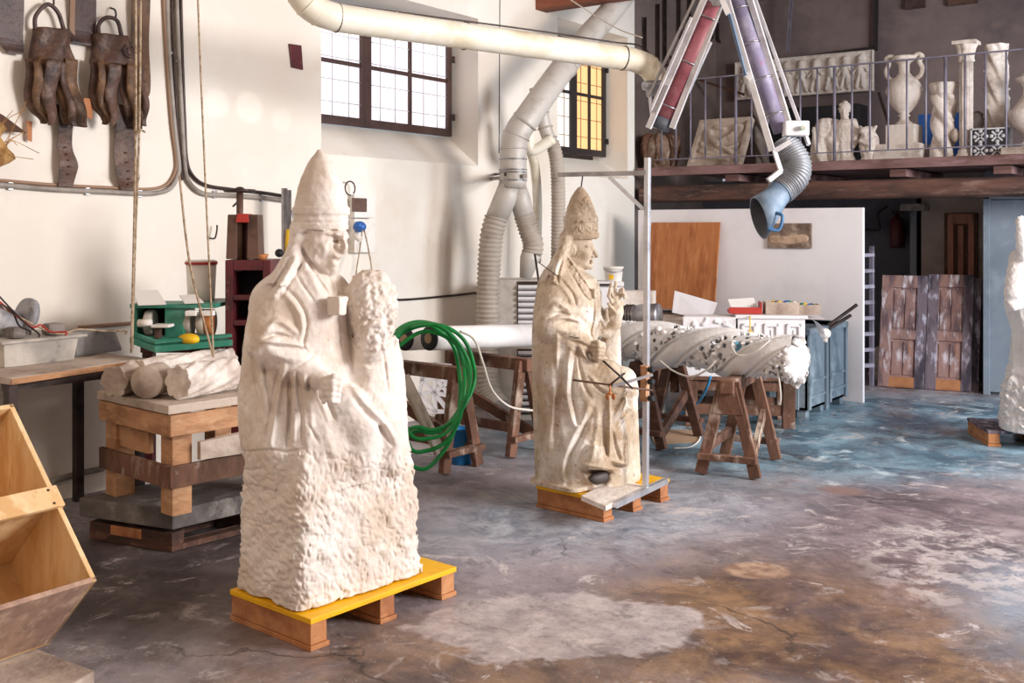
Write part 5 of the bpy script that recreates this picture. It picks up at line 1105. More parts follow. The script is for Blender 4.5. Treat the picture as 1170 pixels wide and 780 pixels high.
# dust collector cabinet with louvres
t = thing('dust_collector', 'grey louvred dust collector cabinet under the branching duct', 'dust collector', FL(598, 480))
def cb(x0, y0, x1, y1, d, dep, m, nm, bev=.006, lab=None): return cbox(x0, y0, x1, y1, d, dep, m, nm, t, bev, lab)
cb(569, 320, 616, 480, 9.0, .5, 'duct_grey', 'cabinet')
for y0, y1 in ((325, 372), (400, 472)):
    n = 7 if y0 < 400 else 10
    for i in range(n):
        y = y0+(y1-y0)*(i+.5)/n; a_ = P(592, y, 8.985); b = MB(); b.box(P(603, y, 8.98), (22/F*9, .035, .028), rot=Matrix.Rotation(TH, 3, 'Z')@Matrix.Rotation(R(-35), 3, 'X')); b.build('louvre', 'white_metal', t)
b = MB(); b.box(P(603, 348, 8.995), (.18, .006, .40), rz=TH); b.box(P(603, 436, 8.995), (.18, .006, .56), rz=TH); b.build('louvre_recess', 'iron', t)
b = MB(); b.tube([FL(628, 486), P(620, 352, 8.7), P(611, 290, 8.7)], .009, 8); tag(b.build('lever_rod', 'iron'), 'thin dark rod sticking up beside the louvred cabinet behind the weathered pope', 'rod')

# ---------------------------------------------------------------- sawhorses
def sawhorse(name_label, near, heading, L, h, spread, m='old_wood', group=None, brace=True, pale=False, gusset=True):
    """near: floor point midway between the feet at the near end; heading: direction of the ridge"""
    t = thing('sawhorse', name_label, 'sawhorse', (near.x, near.y, 0), heading-R(90)); X = ROOT[t.name]
    b = MB(X); b.box2((-.045, -.05, h-.09), (.045, L+.05, h), .006); b.build('top_beam', m, t)
    for y in (.02, L-.02):
        for s in (-1, 1):
            b = MB(X); p0 = Vector((s*spread/2, y+(-.03 if y < .1 else .03), .0)); p1 = Vector((s*.035, y, h-.02)); b.beam(p0+(p0-p1).normalized()*-.01, p1, .075, .048, up=(0, 1, 0), bev=.005); b.build('leg', m, t)
        if gusset:
            b = MB(X); yy = y+(-.04 if y < .1 else .04); b.prism([(-.055, yy, h-.05), (.055, yy, h-.05), (.105, yy, h-.23), (-.105, yy, h-.23)], (0, .022, 0), bev=.003); b.build('gusset', m, t)
        yy = y+(-.055 if y < .1 else .055); z = h*.2
        b = MB(X); b.beam((-spread/2+.01, yy, z), (spread/2-.01, yy, z), .04, .07, up=(0, 1, 0), ext=.02); b.build('end_rail', m, t)
    if brace:
        b = MB(X); b.beam((spread*.40, .06, h*.18), (spread*.28, L-.05, h*.52), .03, .075, bev=.003); b.build('side_brace', 'grey_wood' if pale else m, t)
        b = MB(X); b.beam((-spread*.36, .04, h*.3), (-spread*.36, L-.04, h*.3), .03, .06, bev=.003); b.build('side_brace', m, t)
    return t
def mid(a, c_): return (a+c_)/2
def hd(a, c_): v = (c_-a); return math.atan2(v.y, v.x)+R(90)
a_, c_ = FL(505, 541), FL(547, 533)
XH = R(180)
sawhorse('old wooden sawhorse under the black-ended white rolls, blue bucket behind its legs', FL(526, 537), XH+R(-4), .72, .70, .34, gusset=False)
sawhorse('old wooden sawhorse under the far part of the white rolls, left of the weathered pope', FL(601, 519), XH+R(-6), .75, .70, .36, gusset=False)
a_, c_ = FL(799, 541), FL(866, 548)
sawhorse('weathered sawhorse with braced legs under the near end of the white twisted column', mid(a_, c_), hd(a_, c_), .62, .645, (c_-a_).length*.95, m='old_wood', pale=True)
c_ = FL(757, 515); a_ = c_+Vector((-.42, .02, 0))
sawhorse('dark sawhorse under the white twisted column just right of the weathered pope', mid(a_, c_), R(90), .6, .645, .42, m='dark_wood')
b = MB(); b.beam(FL(503, 516, .10), FL(461, 431, .62)+Vector((.3, -.2, 0))*0, .11, .02); 
b = MB(); b.beam(P(503, 517, 6.95), P(461, 430, 7.05), .09, .02, up=(1, 0, 0)); tag(b.build('loose_board', 'slab_pale'), 'pale thin board leaning diagonally against the sawhorse by the green hose', 'board')
# white rolls
for x0, y0, d0_, x1, y1, d1, lab in ((491, 386.5, 7.15, 616, 382.5, 7.95, 'white film roll with black end cap, the nearer one on the sawhorses'), (463, 387, 7.35, 570, 383, 8.15, 'white film roll with black end cap, the left one behind the green hose')):
    t = thing('plastic_film_roll', lab, 'roll', P((x0+x1)/2, 400, (d0_+d1)/2)); p0, p1 = P(x0, y0, d0_), P(x1, y1, d1); d_ = (p1-p0).normalized()
    b = MB(); b.lathe([(.025, 0), (.080, 0), (.083, .004), (.083, (p1-p0).length)], p0, 28, rot=frame_of(d_)); b.build('film', 'roll_white', t)
    b = MB(); b.lathe([(.035, -.012), (.081, -.012), (.083, -.006), (.083, .002), (.035, .002)], p0, 28, rot=frame_of(d_)); b.build('end_cap', 'black_rubber', t, label='black end cap')
    b = MB(); b.lathe([(.026, -.018), (.034, -.018), (.036, .0), (.026, .0)], p0, 20, rot=frame_of(d_)); b.build('cardboard_core', 'cardboard', t)
b = MB(); b.box(P(459, 395, 7.3), (.05, .05, .04), bev=.01)
b.bm.free()
# green hose, one long coil slung over the rolls
b = MB(); pts = []; rr = random.Random(4)
for k in range(5):
    cx_, cy_, rx, ry, dd = 486+[0, 4, -3, 3, -7][k], 436+[0, -5, 6, 2, 16][k], 46+[4, 6, 3, 0, 2][k], 64+[2, -3, 10, -6, 20][k], 6.86+.035*k
    for j in range(14):
        a = -2*math.pi*j/14-math.pi*.75
        x = cx_+rx*math.cos(a)*(1.0+.10*math.sin(a)); y = cy_-ry*math.sin(a)
        d_ = dd+.07*math.cos(a)+(-.1 if y > 440 else 0)+(.09 if y < 385 and x < 480 else 0)
        pts.append(P(x+rr.uniform(-1.5, 1.5), y+rr.uniform(-1.5, 1.5), d_))
b.tube(smooth(pts, 5), .0135, 10); tag(b.build('coiled_hose', 'green_hose'), 'bright green rubber hose coiled over the white rolls', 'hose')
b = MB(); b.tube(smooth([P(525, 378, 7.0), P(542, 388, 7.0), P(552, 415, 7.0), P(562, 445, 7.0), P(580, 463, 7.1), P(600, 468, 7.2), P(620, 469, 7.3)], 6), .008, 8); tag(b.build('white_cable', 'wire_white'), 'pale cable drooping from the white rolls towards the weathered pope', 'cable')
# blue bucket
c = FL(527, 529); t = thing('blue_bucket', 'small blue bucket standing behind the sawhorse with the green hose', 'bucket', c)
b = MB(); b.lathe([(0, .004), (.07, 0), (.074, .004), (.09, .24), (.094, .25), (.09, .25), (.086, .24), (.07, .02), (0, .02)], c, 26); b.build('bucket_body', 'bucket_blue', t)
b = MB(); b.tube([c+Vector((math.cos(a)*.09, 0, .245+math.sin(a)*.02)) for a in [math.pi*i/10 for i in range(11)]], .004, 6); b.build('bucket_handle', 'zinc', t)
# fretwork panel
t = thing('fretwork_panel', 'white openwork tracery panel behind the sawhorse with the green hose', 'tracery', P(498, 470, 7.9))
rr = random.Random(9); fx = [(480, 418), (497, 416), (514, 418), (482, 434), (498, 431), (513, 436), (479, 450), (496, 448), (514, 452), (482, 468), (498, 470), (513, 470)]
E_ = [(0, 1), (1, 2), (3, 4), (4, 5), (6, 7), (7, 8), (9, 10), (10, 11), (0, 3), (3, 6), (6, 9), (1, 4), (4, 7), (7, 10), (2, 5), (5, 8), (8, 11), (0, 4), (4, 8), (3, 7), (7, 11), (1, 5), (6, 10), (3, 1), (7, 5)]
b = MB()
for i, j in E_: b.beam(P(*fx[i], 7.9), P(*fx[j], 7.9), .03, .02, up=cam2w(0, 1, 0), bev=.002, ext=.01)
b.build('tracery', 'panel_white', t)

# ---------------------------------------------------------------- pointing frame and instruments at the weathered pope
t = thing('pointing_frame', 'slim aluminium pole with crossbar reaching over the weathered pope', 'measuring frame', P(737, 560, 6.05))
b = MB(); b.beam(P(737.5, 556, 6.05), P(740, 180, 6.05), .030, .030, bev=.002); b.build('pole', 'alu', t)
b = MB(); b.beam(FL(702, 577, .145), FL(761, 549, .145), .03, .03, bev=.002); b.build('base_bar', 'alu', t)
b = MB(); b.beam(P(638, 199.5, 6.28), P(738, 197.5, 6.05), .022, .022, bev=.002); b.build('crossbar', 'zinc', t)
b = MB(); b.beam(P(696, 202, 6.07), P(735, 239, 6.05), .026, .018, bev=.002); b.build('diagonal_brace', 'alu', t)
b = MB(); b.tube([P(666, 199, 6.22), P(664, 214, 6.28)], .004, 6); b.build('centre_pin', 'iron', t)
b = MB(); b.beam(P(737, 418, 6.03), P(736.5, 458, 6.03), .036, .036, bev=.003); b.build('clamp_sleeve', 'pine', t, label='orange brown clamp sleeve')
for y in (422, 436, 455):
    b = MB(); b.tube([P(741, y, 6.0), P(747, y, 5.98)], .016, 12); b.build('clamp_knob', 'black_rubber', t)
b = MB(); b.tube([P(655, 434, 5.92), P(746, 446, 5.97)], .006, 8); b.build('needle_rod', 'brown_metal', t)
b = MB(); b.beam(P(701, 441, 5.92), P(745, 428, 5.95), .012, .008); b.build('cross_rod', 'alu', t)
t = thing('caliper_compass', 'dark steel compass with wing nut resting on the weathered pope\'s lap', 'caliper', P(697, 445, 5.8))
for x0, y0, x1, y1 in ((689, 412, 709, 430), (709, 430, 723, 444), (714, 426, 695, 441)):
    b = MB(); b.tube([P(x0, y0, 5.91), P(x1, y1, 5.89)], .006, 8); b.build('compass_arm', 'iron', t)
b = MB(); b.ball(P(697, 449, 5.88), (.012, .012, .012)); b.ball(P(694, 453, 5.88), (.013, .006, .018)); b.ball(P(701, 453, 5.88), (.013, .006, .018)); b.tube([P(697, 440, 5.88), P(697, 450, 5.88)], .005, 8); b.build('wing_nut', 'tan', t)

# ---------------------------------------------------------------- white twisted column lying on sawhorses
pc0, pc1 = P(650, 381, 8.52), P(912, 412, 6.93)
t = thing('twisted_lace_column', 'long white spiral column with pierced vine carving lying on two sawhorses', 'carved column', (pc0+pc1)/2)
d_ = pc1-pc0; fr = frame_of(d_); L_ = d_.length; nu, nv = 560, 132; rr = random.Random(12)
u_ = np.linspace(0, 1, nu)[:, None]; a2 = (np.arange(nv)*2*np.pi/nv)[None, :]
ph = (a2*2+u_*L_/.62*2*np.pi*1.0) % (2*np.pi)/(2*np.pi)         # two-start spiral
rad = np.full((nu, nv), .150); band = np.clip((np.abs(ph-.5)-.24)/.02, 0, 1)     # 1 = moulding, 0 = vine zone
q5 = (.5-np.abs(ph-.5))/.26; mould = .030*np.sqrt(np.clip(1-(q5/.62)**2, 0, 1))+.014*(q5 > .78)-.006
holes = np.zeros((nu, nv)); bumps = np.zeros((nu, nv))
U = u_*L_+a2*0; A = a2*.15+u_*0
for i in range(900):
    uc, ac = rr.uniform(0, L_), rr.uniform(0, 2*np.pi*.15); dA = np.abs(A-ac); dA = np.minimum(dA, 2*np.pi*.15-dA); r2 = (U-uc)**2+dA**2
    s_ = rr.uniform(.011, .022)
    if i % 3: holes = np.maximum(holes, np.exp(-r2/s_**2*1.0))
    else: bumps = np.maximum(bumps, np.sqrt(np.clip(1-r2/(s_*1.1)**2, 0, 1))); 
vine = -.045*np.clip(holes*2.6-.8, 0, 1)*(bumps < .1)+.022*bumps-.016
R_ = rad+band*mould+(1-band)*vine
R_[-60:] = R_[-60:]*(1+.0*u_[-60:])+.012*np.sin(a2*9+u_[-60:]*60)*np.linspace(0, 1, 60)[:, None]
b = MB(); g = b.grid(lambda i, j: pc0+d_*(i/(nu-1))+fr@Vector((math.cos(a2[0, j])*R_[i, j], math.sin(a2[0, j])*R_[i, j], 0)), nu, nv, wrap=True)
cut = (holes > .52)*(bumps < .1)*(band < .3)      # pierced right through between the vine leaves
bmesh.ops.delete(b.bm, geom=[g[i][j] for i in range(2, nu-2) for j in range(nv) if cut[i, j]], context='VERTS')
b.build('spiral_shaft', 'stone_white', t)
b = MB(); b.lathe([(0, 0), (.13, 0), (.142, .01), (.12, .05), (.07, .07), (0, .075)], pc1-d_.normalized()*.04, 60, rot=fr, fn=lambda a, z, r: r*(1+.05*math.sin(a*9)+.06*math.sin(a*5+1))); b.build('leaf_collar', 'stone_white', t)
for k in range(44):
    a = rr.uniform(0, 6.28); b = MB(); e_ = fr@Vector((math.cos(a), math.sin(a), 0)); p_ = pc1+e_*rr.uniform(.06, .150)+Vector((0, 0, -.012))
    b.ball(p_+d_.normalized()*rr.uniform(-.10, .012), (rr.uniform(.012, .022), .012, rr.uniform(.016, .034)), rot=frame_of(e_+d_.normalized()*rr.uniform(-.6, .6)+Vector((0, 0, -.7))), sub=2); b.build('leaf_tip', 'stone_white', t)
for x, y, d in ((800, 392, 7.44), (848, 396, 7.16), (887, 397, 6.95)):
    b = MB(); 
    b.grid(lambda i, j: P(x-8+i*4+rr.uniform(-1, 1), y-6+j*4+rr.uniform(-1, 1), d+.01*((i+j) % 2)), 5, 4); b.build('packing_cloth', 'fabric_blue', t, label='blue cloth showing through the piercing')
b = MB(); b.tube(smooth([P(753, 411, 7.5), P(770, 424, 7.4), P(790, 430, 7.3), P(808, 422, 7.2), P(818, 412, 7.2)], 6), .007, 8); tag(b.build('sling_cable', 'wire_white'), 'white cable sagging below the left part of the lying column', 'cable')
b = MB(); b.tube(smooth([P(836, 396, 7.05), P(842, 405, 6.98), P(855, 405, 6.94), P(868, 398, 6.9), P(880, 388, 6.9)], 6), .006, 8); tag(b.build('sling_cable', 'wire_white'), 'white wire looped over the right part of the lying column', 'cable')
b = MB(); b.tube(smooth([P(888, 420, 6.9), P(891, 440, 6.9), P(892, 455, 6.92), P(890, 462, 6.95)], 6), .006, 8); tag(b.build('sling_cable', 'wire_white'), 'short white cable hanging below the right end of the lying column', 'cable')
# ---------------------------------------------------------------- back work tables, chest, panel, bins
PYB = 9.95
a_, c_ = WY(729, 240, PYB), WY(986, 237, PYB)
b = MB(); b.box2((a_.x, PYB, 0.0), (c_.x, PYB+.05, 1.84), .004); tag(b.build('partition_panel', 'panel_white'), 'big plain white partition panel standing behind the bins and tables', 'panel')
b = MB(); q0, q1 = WY(735, 341, PYB-.22), WY(814, 341, PYB-.22); zt_ = WY(770, 254, PYB-.03).z
b.prism([Vector((q0.x, PYB-.16, q0.z-.1)), Vector((q1.x, PYB-.16, q0.z-.1)), Vector((q1.x-.0, PYB-.025, zt_)), Vector((q0.x, PYB-.025, zt_))], (0, -.018, 0), bev=.002); tag(b.build('plywood_sheet', 'plywood_red'), 'reddish brown plywood sheet leaning on the white partition panel', 'plywood sheet')
t = thing('small_painting', 'small unframed brown painting with pale reclining shapes hung on the white panel', 'painting', WY(903, 283, PYB)); q0, q1 = WY(878, 283, PYB), WY(928, 255, PYB)
b = MB(); b.box2((q0.x, PYB-.03, q0.z), (q1.x, PYB-.001, q1.z), .004); b.build('canvas', 'canvas_brown', t)
rr = random.Random(3)
for k, (u, v, a, r_) in enumerate(((.2, .35, .09, .045), (.4, .32, .11, .04), (.62, .36, .1, .05), (.82, .4, .06, .04))):
    b = MB(); b.ball((q0.x+(q1.x-q0.x)*u, PYB-.030, q0.z+(q1.z-q0.z)*v), (a, .003, r_), rot=Matrix.Rotation(R(12*(k % 2)), 3, 'Y'), sub=2); b.build('painted_shape', 'paint_flesh', t)
# table (brown frame) with carved chest
A, B2 = FL(783, 487), FL(906, 490)
hx = (B2-A).normalized(); hy = Vector((-hx.y, hx.x, 0)); Lx = (B2-A).length
t = thing('low_table', 'brown wooden table frame carrying the white carved chest behind the spiral column', 'table', A, math.atan2(hx.y, hx.x)); X = ROOT[t.name]; hT = .42; Dp = .5
b = MB(X); b.box2((-.03, -.02, hT-.03), (Lx+.03, Dp, hT), .004); b.build('table_top', 'old_wood', t)
for x in (0, Lx-.08):
    for y in (0, Dp-.1):
        b = MB(X); b.box2((x, y, 0), (x+.10, y+.08, hT-.03), .005); b.build('leg', 'old_wood', t)
for z in (hT-.12, .10):
    for y in (.02, Dp-.07):
        b = MB(X); b.box2((.0, y, z), (Lx, y+.035, z+.085), .004); b.build('rail', 'old_wood', t)
t = thing('carved_chest', 'white painted chest with moulded panels standing on the brown table frame', 'chest', A+Vector((0, 0, hT)), math.atan2(hx.y, hx.x)); X = ROOT[t.name]
x0, x1, hC = .43, Lx+.10, .50
b = MB(X); b.box2((x0, 0.02, 0), (x1, Dp-.02, hC-.02), .004); b.build('chest_body', 'panel_white', t)
b = MB(X); b.box2((x0-.02, 0, hC-.02), (x1+.02, Dp, hC+.008), .006); b.build('chest_top', 'panel_white', t)
w_ = (x1-x0)/3
for k in range(3):
    xa = x0+w_*k+.03; xb = x0+w_*(k+1)-.03
    for (c0, c1) in (((xa, .0, hC-.06), (xb, .02, hC-.085)), ((xa, .0, .10), (xb, .02, .075)), ((xa, .0, .075), (xa+.025, .02, hC-.06)), ((xb-.025, .0, .075), (xb, .02, hC-.06))):
        b = MB(X); b.box2(c0, c1, .004); b.build('panel_moulding', 'panel_white', t)
    b = MB(X); b.box2((xa+.055, .008, .12), (xb-.055, .02, hC-.11), .004); b.build('raised_panel', 'panel_white', t)
b = MB(); X2 = X
b.xf = X; b.grid(lambda i, j: (x1+.02+.14*i/10, .02+.40*(j/1), hC-.02-.14*(1-math.sqrt(max(0, 1-(i/10)**2)))), 11, 2); b.grid(lambda i, j: (x1+.02+.14*i/10, .02+.40*(j/1), hC-.02-.0), 11, 2); b.build('corner_bracket', 'panel_white', t)
def relief(name, label, cat, p00, p10, p01, thick, blobs, m, nu=70, nv=40, parent=None, noise=.0, border=.0, hmax=.04):
    """p00 lower left, p10 lower right, p01 upper left (facing the viewer); blobs: (u0, v0, u1, v1, r, h) strokes in unit square of aspect-true metres"""
    p00, p10, p01 = Vector(p00), Vector(p10), Vector(p01); U, V_ = p10-p00, p01-p00; n_ = U.cross(V_).normalized(); lu, lv = U.length, V_.length
    u, v = np.meshgrid(np.linspace(0, 1, nu)*lu, np.linspace(0, 1, nv)*lv, indexing='ij'); H = np.zeros((nu, nv))
    for (a, b0, c, d, r, h) in blobs:
        ax, ay, bx, by_ = a*lu, b0*lv, c*lu, d*lv; l2 = max(1e-9, (bx-ax)**2+(by_-ay)**2)
        tt = np.clip(((u-ax)*(bx-ax)+(v-ay)*(by_-ay))/l2, 0, 1); dd = np.hypot(u-ax-tt*(bx-ax), v-ay-tt*(by_-ay))
        H = np.maximum(H, h*np.sqrt(np.clip(1-(dd/r)**2, 0, 1)))
    rs = np.random.RandomState(len(label)); 
    if noise: H = H+noise*np.sin(u*90+np.sin(v*70)*2)*np.sin(v*110+np.sin(u*60)*2)
    if border: H = np.maximum(H, hmax*((u < border) | (u > lu-border) | (v < border) | (v > lv-border)))
    b = MB(); g = b.grid(lambda i, j: p00+U*(i/(nu-1))+V_*(j/(nv-1))+n_*(float(H[i, j])+thick), nu, nv)
    q_ = [p00, p10, p10+V_, p01]; vs_ = [b.bm.verts.new(x) for x in q_]; b.bm.faces.new(vs_[::-1])
    e_ = [[g[i][0] for i in range(nu)], [g[nu-1][j] for j in range(nv)], [g[i][nv-1] for i in range(nu-1, -1, -1)], [g[0][j] for j in range(nv-1, -1, -1)]]
    for k in range(4): b.bm.faces.new([vs_[(k+1) % 4], vs_[k]][::1]+e_[k]) if False else b.bm.faces.new(e_[k]+[vs_[(k+1) % 4], vs_[k]])
    o = b.build(name, m, parent); return tag(o, label, cat) if parent is None else o
rr = random.Random(21)
s0 = A+hy*.02+Vector((0, 0, hT)); zc = .49
relief('relief_block', 'white stone block with rough floral relief left of the moulded chest panels', 'relief block', s0-hx*.02, s0+hx*.41, s0-hx*.02+Vector((0, 0, zc)), .03,
       [(rr.uniform(.1, .9), rr.uniform(.1, .9), rr.uniform(.1, .9), rr.uniform(.1, .9), .012, .018) for _ in range(1)]+[(x, y, x+rr.uniform(-.07, .07), y+rr.uniform(-.07, .07), rr.uniform(.012, .022), .02) for x, y in [(rr.uniform(.1, .9), rr.uniform(.35, .92)) for _ in range(46)]], 'panel_white', 80, 90, noise=.001)
b = MB(); b.box(s0+hx*.20+hy*.17+Vector((0, 0, zc/2)), (.41, .24, zc-.004), rz=math.atan2(hx.y, hx.x), bev=.006); tag(b.build('stone_block', 'panel_white'), 'plain white block directly behind the floral relief block', 'block')
zt2 = hT+hC+.01
def on(px, py, z): return FL(px, py, z)
Cc = lambda x, y, z=zt2: A+hx*x+hy*y+Vector((0, 0, z))
rzc = math.atan2(hx.y, hx.x)
t = thing('red_tray', 'red shallow tray with white paper tipped inside, on the white chest', 'tray', Cc(.46, .25)); 
b = MB(); b.box(Cc(.50, .22, zt2+.012), (.27, .24, .022), rz=rzc, bev=.004); b.build('tray_base', 'red', t)
b = MB(); b.box(Cc(.50, .11, zt2+.03), (.27, .012, .05), rz=rzc); b.build('tray_side', 'red', t); b = MB(); b.box(Cc(.63, .22, zt2+.05), (.012, .23, .09), rz=rzc); b.build('tray_side', 'red', t)
b = MB(); b.box(Cc(.49, .26, zt2+.075), (.22, .006, .16), rot=Matrix.Rotation(rzc, 3, 'Z')@Matrix.Rotation(R(-62), 3, 'X')@Matrix.Rotation(R(-8), 3, 'Y')); b.build('paper_sheet', 'paper', t)
for k, (x, wd_, lab) in enumerate(((.80, .27, 'open pinkish cardboard box with coloured bits on the white chest'), (1.02, .17, 'small pinkish cardboard box at the right end of the white chest'))):
    t = thing('cardboard_box', lab, 'box', Cc(x, .2)); b = MB()
    hb = .10 if k == 0 else .08
    for (dx, dy, sx, sy) in ((0, -.09, wd_, .008), (0, .09, wd_, .008), (-wd_/2, 0, .008, .18), (wd_/2, 0, .008, .18)): b.box(Cc(x+dx, .2+dy, zt2+hb/2), (sx, sy, hb), rz=rzc)
    b.box(Cc(x, .2, zt2+.006), (wd_, .18, .01), rz=rzc); b.build('box_walls', 'fascia_wood' if 0 else 'slab_pale', t)
    for j in range(7 if k == 0 else 4):
        b = MB(); b.ball(Cc(x+rr.uniform(-wd_/2+.03, wd_/2-.03), .2+rr.uniform(-.05, .05), zt2+hb-.004), (.025, .018, .014), sub=1); b.build('bit', ['blue_plastic', 'label_yellow', 'iron', 'green_metal', 'white_plastic'][j % 5], t)
b = MB(); p_ = P(873*.0+856, 381, 8.45); b.lathe([(0, -.05), (.035, -.05), (.04, -.035), (.036, .0), (.02, .025), (.01, .03), (0, .03)], P(857, 382, 8.4), 18); b.tube([P(857, 378, 8.4), P(857, 362, 8.5), P(857, 361, 8.75)], .005, 6); tag(b.build('yellow_bell_lamp', 'label_yellow'), 'small yellow bulb-shaped weight hanging in front of the white chest panels', 'lamp')
# upper left work table
zU = .80
q = [FL(690, 379, zU), FL(752, 380, zU), FL(806, 358, zU), FL(775, 356, zU), FL(716, 365, zU), FL(690, 367, zU)]
t = thing('rear_work_table', 'pale plank work table in front of the reddish plywood sheet', 'table', Vector((q[1].x, q[1].y, 0)))
b = MB(); b.prism(q, (0, 0, -.03), bev=.003); b.build('table_top', 'slab_pale', t)
b = MB(); b.beam(q[1]+Vector((0, .02, -.07)), q[2]+Vector((0, .02, -.07)), .03, .08); b.build('side_rail', 'red_beam', t)
for p_ in (q[1]+Vector((-.05, .06, 0)), q[2]+Vector((-.08, -.0, 0)), q[3]+Vector((0, -.08, 0)), q[0]+Vector((.05, .05, 0))):
    b = MB(); b.box((p_.x, p_.y, (zU-.03)/2), (.07, .07, zU-.03), bev=.004); b.build('leg', 'old_wood', t)
t = thing('metal_cylinder', 'shiny metal cylinder with ribs lying on the rear work table', 'cylinder', FL(727, 372, zU))
p0, p1 = P(697, 360, 8.95), P(753, 360, 8.75)
b = MB(); d_ = p1-p0; b.lathe([(0, 0), (.08, 0), (.085, .01), (.085, d_.length*.55), (.078, d_.length*.57), (.092, d_.length*.6), (.1, d_.length-.01), (.095, d_.length), (0, d_.length)], p0+Vector((0, 0, .0)), 28, rot=frame_of(d_)); b.build('cylinder_body', 'zinc', t)
for k in (.36, .42, .48):
    b = MB(); ring(b, p0+d_*k, d_, .087, .007); b.build('rib', 'iron', t)
b = MB(); c = FL(772, 357, zU+.02); b.tube([c+Vector((math.cos(a)*(.13+.008*math.sin(a*3))*1.5, math.sin(a)*.09, .012*k_/6)) for k_ in range(3) for a in [i*math.pi/10 for i in range(20)]], .009, 6); tag(b.build('cable_coil', 'iron'), 'flat coil of dark cable on the rear work table', 'cable')
b = MB(); b.prism([P(768, 357, 10.1), P(812, 366, 9.9), P(820, 346, 10.25), P(771, 332, 10.45)], cam2w(0, .015, 0)); tag(b.build('white_board', 'panel_white'), 'pale tilted board propped at the right of the cable coil', 'board')
b = MB(); b.box(FL(722, 364, zU)+Vector((-.03, .12, .13)), (.36, .2, .25), rz=R(20), bev=.006); tag(b.build('stacked_block', 'stone_pale'), 'pale stone block behind the shiny metal cylinder', 'block')
# ledge with white bucket
t = thing('small_cabinet', 'white low cabinet below the small white bucket by the corner', 'cabinet', FL(697, 480))
cbox(680, 327, 712, 470, 9.75, .3, 'panel_white', 'cabinet_body', t); cbox(678, 322, 713, 327, 9.72, .34, 'panel_white', 'cabinet_top', t); cbox(684, 324, 700, 326.5, 9.70, .02, 'iron', 'handle', t)
c = P(701, 321.5, 9.88); s_ = 9.88/F
t = thing('small_bucket', 'small white bucket with a yellow label standing on the corner cabinet', 'bucket', c)
b = MB(); b.lathe([(0, 0), (9*s_, 0), (9.4*s_, 1*s_), (11*s_, 15*s_), (11.6*s_, 15.2*s_), (11.6*s_, 17*s_), (10.6*s_, 17.3*s_), (0, 16.8*s_)], c, 28); b.build('bucket_body', 'white_plastic', t)
b = MB(); cc_ = c-Vector((c.x, c.y, 0)).normalized()*.0; 
b.grid(lambda i, j: c+Matrix.Rotation(R(200+i*6), 3, 'Z')@Vector((0, 0, 0))+Vector((math.cos(math.atan2(-c.y, -c.x)-.55+i*.09)*(9.75+.5*(j/3))*s_*1.02, math.sin(math.atan2(-c.y, -c.x)-.55+i*.09)*(9.75+.5*(j/3))*s_*1.02, (3+j*1.7)*s_)), 7, 4); b.build('bucket_label', 'label_yellow', t)
b = MB(); b.tube([c+cam2w(math.cos(a)*11.6*s_, -abs(math.sin(a))*11.6*s_, 15*s_-math.sin(a)*4*s_) for a in [math.pi*i/12 for i in range(13)]], .004, 6); b.build('bucket_handle', 'zinc', t)
# bins
for k, (y0, y1, lab) in enumerate(((8.84, 9.32, 'greyish blue ribbed bin, the nearer of two beside the white chest'), (9.36, 9.84, 'greyish blue ribbed bin, the farther one against the white panel'))):
    t = thing('storage_bin', lab, 'bin', (-3.6, (y0+y1)/2, 0)); xa, xb, zb, zt_ = -4.02, -3.27, .07, .77
    b = MB(); 
    for a1, a2 in (((xa, y0, zb), (xb, y0+.02, zt_)), ((xa, y1-.02, zb), (xb, y1, zt_)), ((xa, y0, zb), (xa+.02, y1, zt_)), ((xb-.02, y0, zb), (xb, y1, zt_)), ((xa, y0, zb), (xb, y1, zb+.02))): b.box2(a1, a2)
    b.build('bin_walls', 'bin_blue', t)
    b = MB()
    for a1, a2 in (((xa-.01, y0-.012, zt_-.05), (xb+.025, y0+.02, zt_)), ((xa-.01, y1-.02, zt_-.05), (xb+.025, y1+.01, zt_)), ((xa-.025, y0, zt_-.05), (xa, y1, zt_)), ((xb, y0, zt_-.05), (xb+.025, y1, zt_))): b.box2(a1, a2, .004)
    b.build('bin_rim', 'bin_blue', t)
    for y in (y0, y1-.05): b = MB(); b.box2((xb, y, zb), (xb+.022, y+.05, zt_-.05), .004); b.build('rib', 'bin_blue', t)
    for z in (.16, .30): b = MB(); b.box2((xb, y0+.05, z), (xb+.014, y1-.05, z+.025), .003); b.build('rib', 'bin_blue', t)
    for x in (xa+.1, (xa+xb)/2, xb-.12): b = MB(); b.box2((x, y0-.02, zb), (x+.05, y0, zt_-.05), .004); b.build('rib', 'bin_blue', t)
    for x in (xa+.02, xb-.10):
        for y in (y0+.02, y1-.1): b = MB(); b.box2((x, y, 0), (x+.08, y+.08, zb), .004); b.build('foot', 'bin_blue', t)
c = P(943, 381, 8.75); b = MB(); b.ball(c, .045); b.lathe([(.02, -.07), (.02, 0)], c, 12); tag(b.build('white_ball_knob', 'white_plastic'), 'round white knob at the near end of the grey-blue bins', 'knob')
for k, (x0, y0, x1, y1, lab) in enumerate(((938, 378, 979, 348, 'longer dark rod sticking out of the blue bins'), (940, 380, 972, 360, 'shorter dark rod sticking out of the blue bins'))):
    b = MB(); b.tube([P(x0-10, y0+12, 9.5), P(x0, y0, 9.45), P(x1, y1, 9.5)], .016, 8); tag(b.build('dark_rod', 'iron'), lab, 'rod')
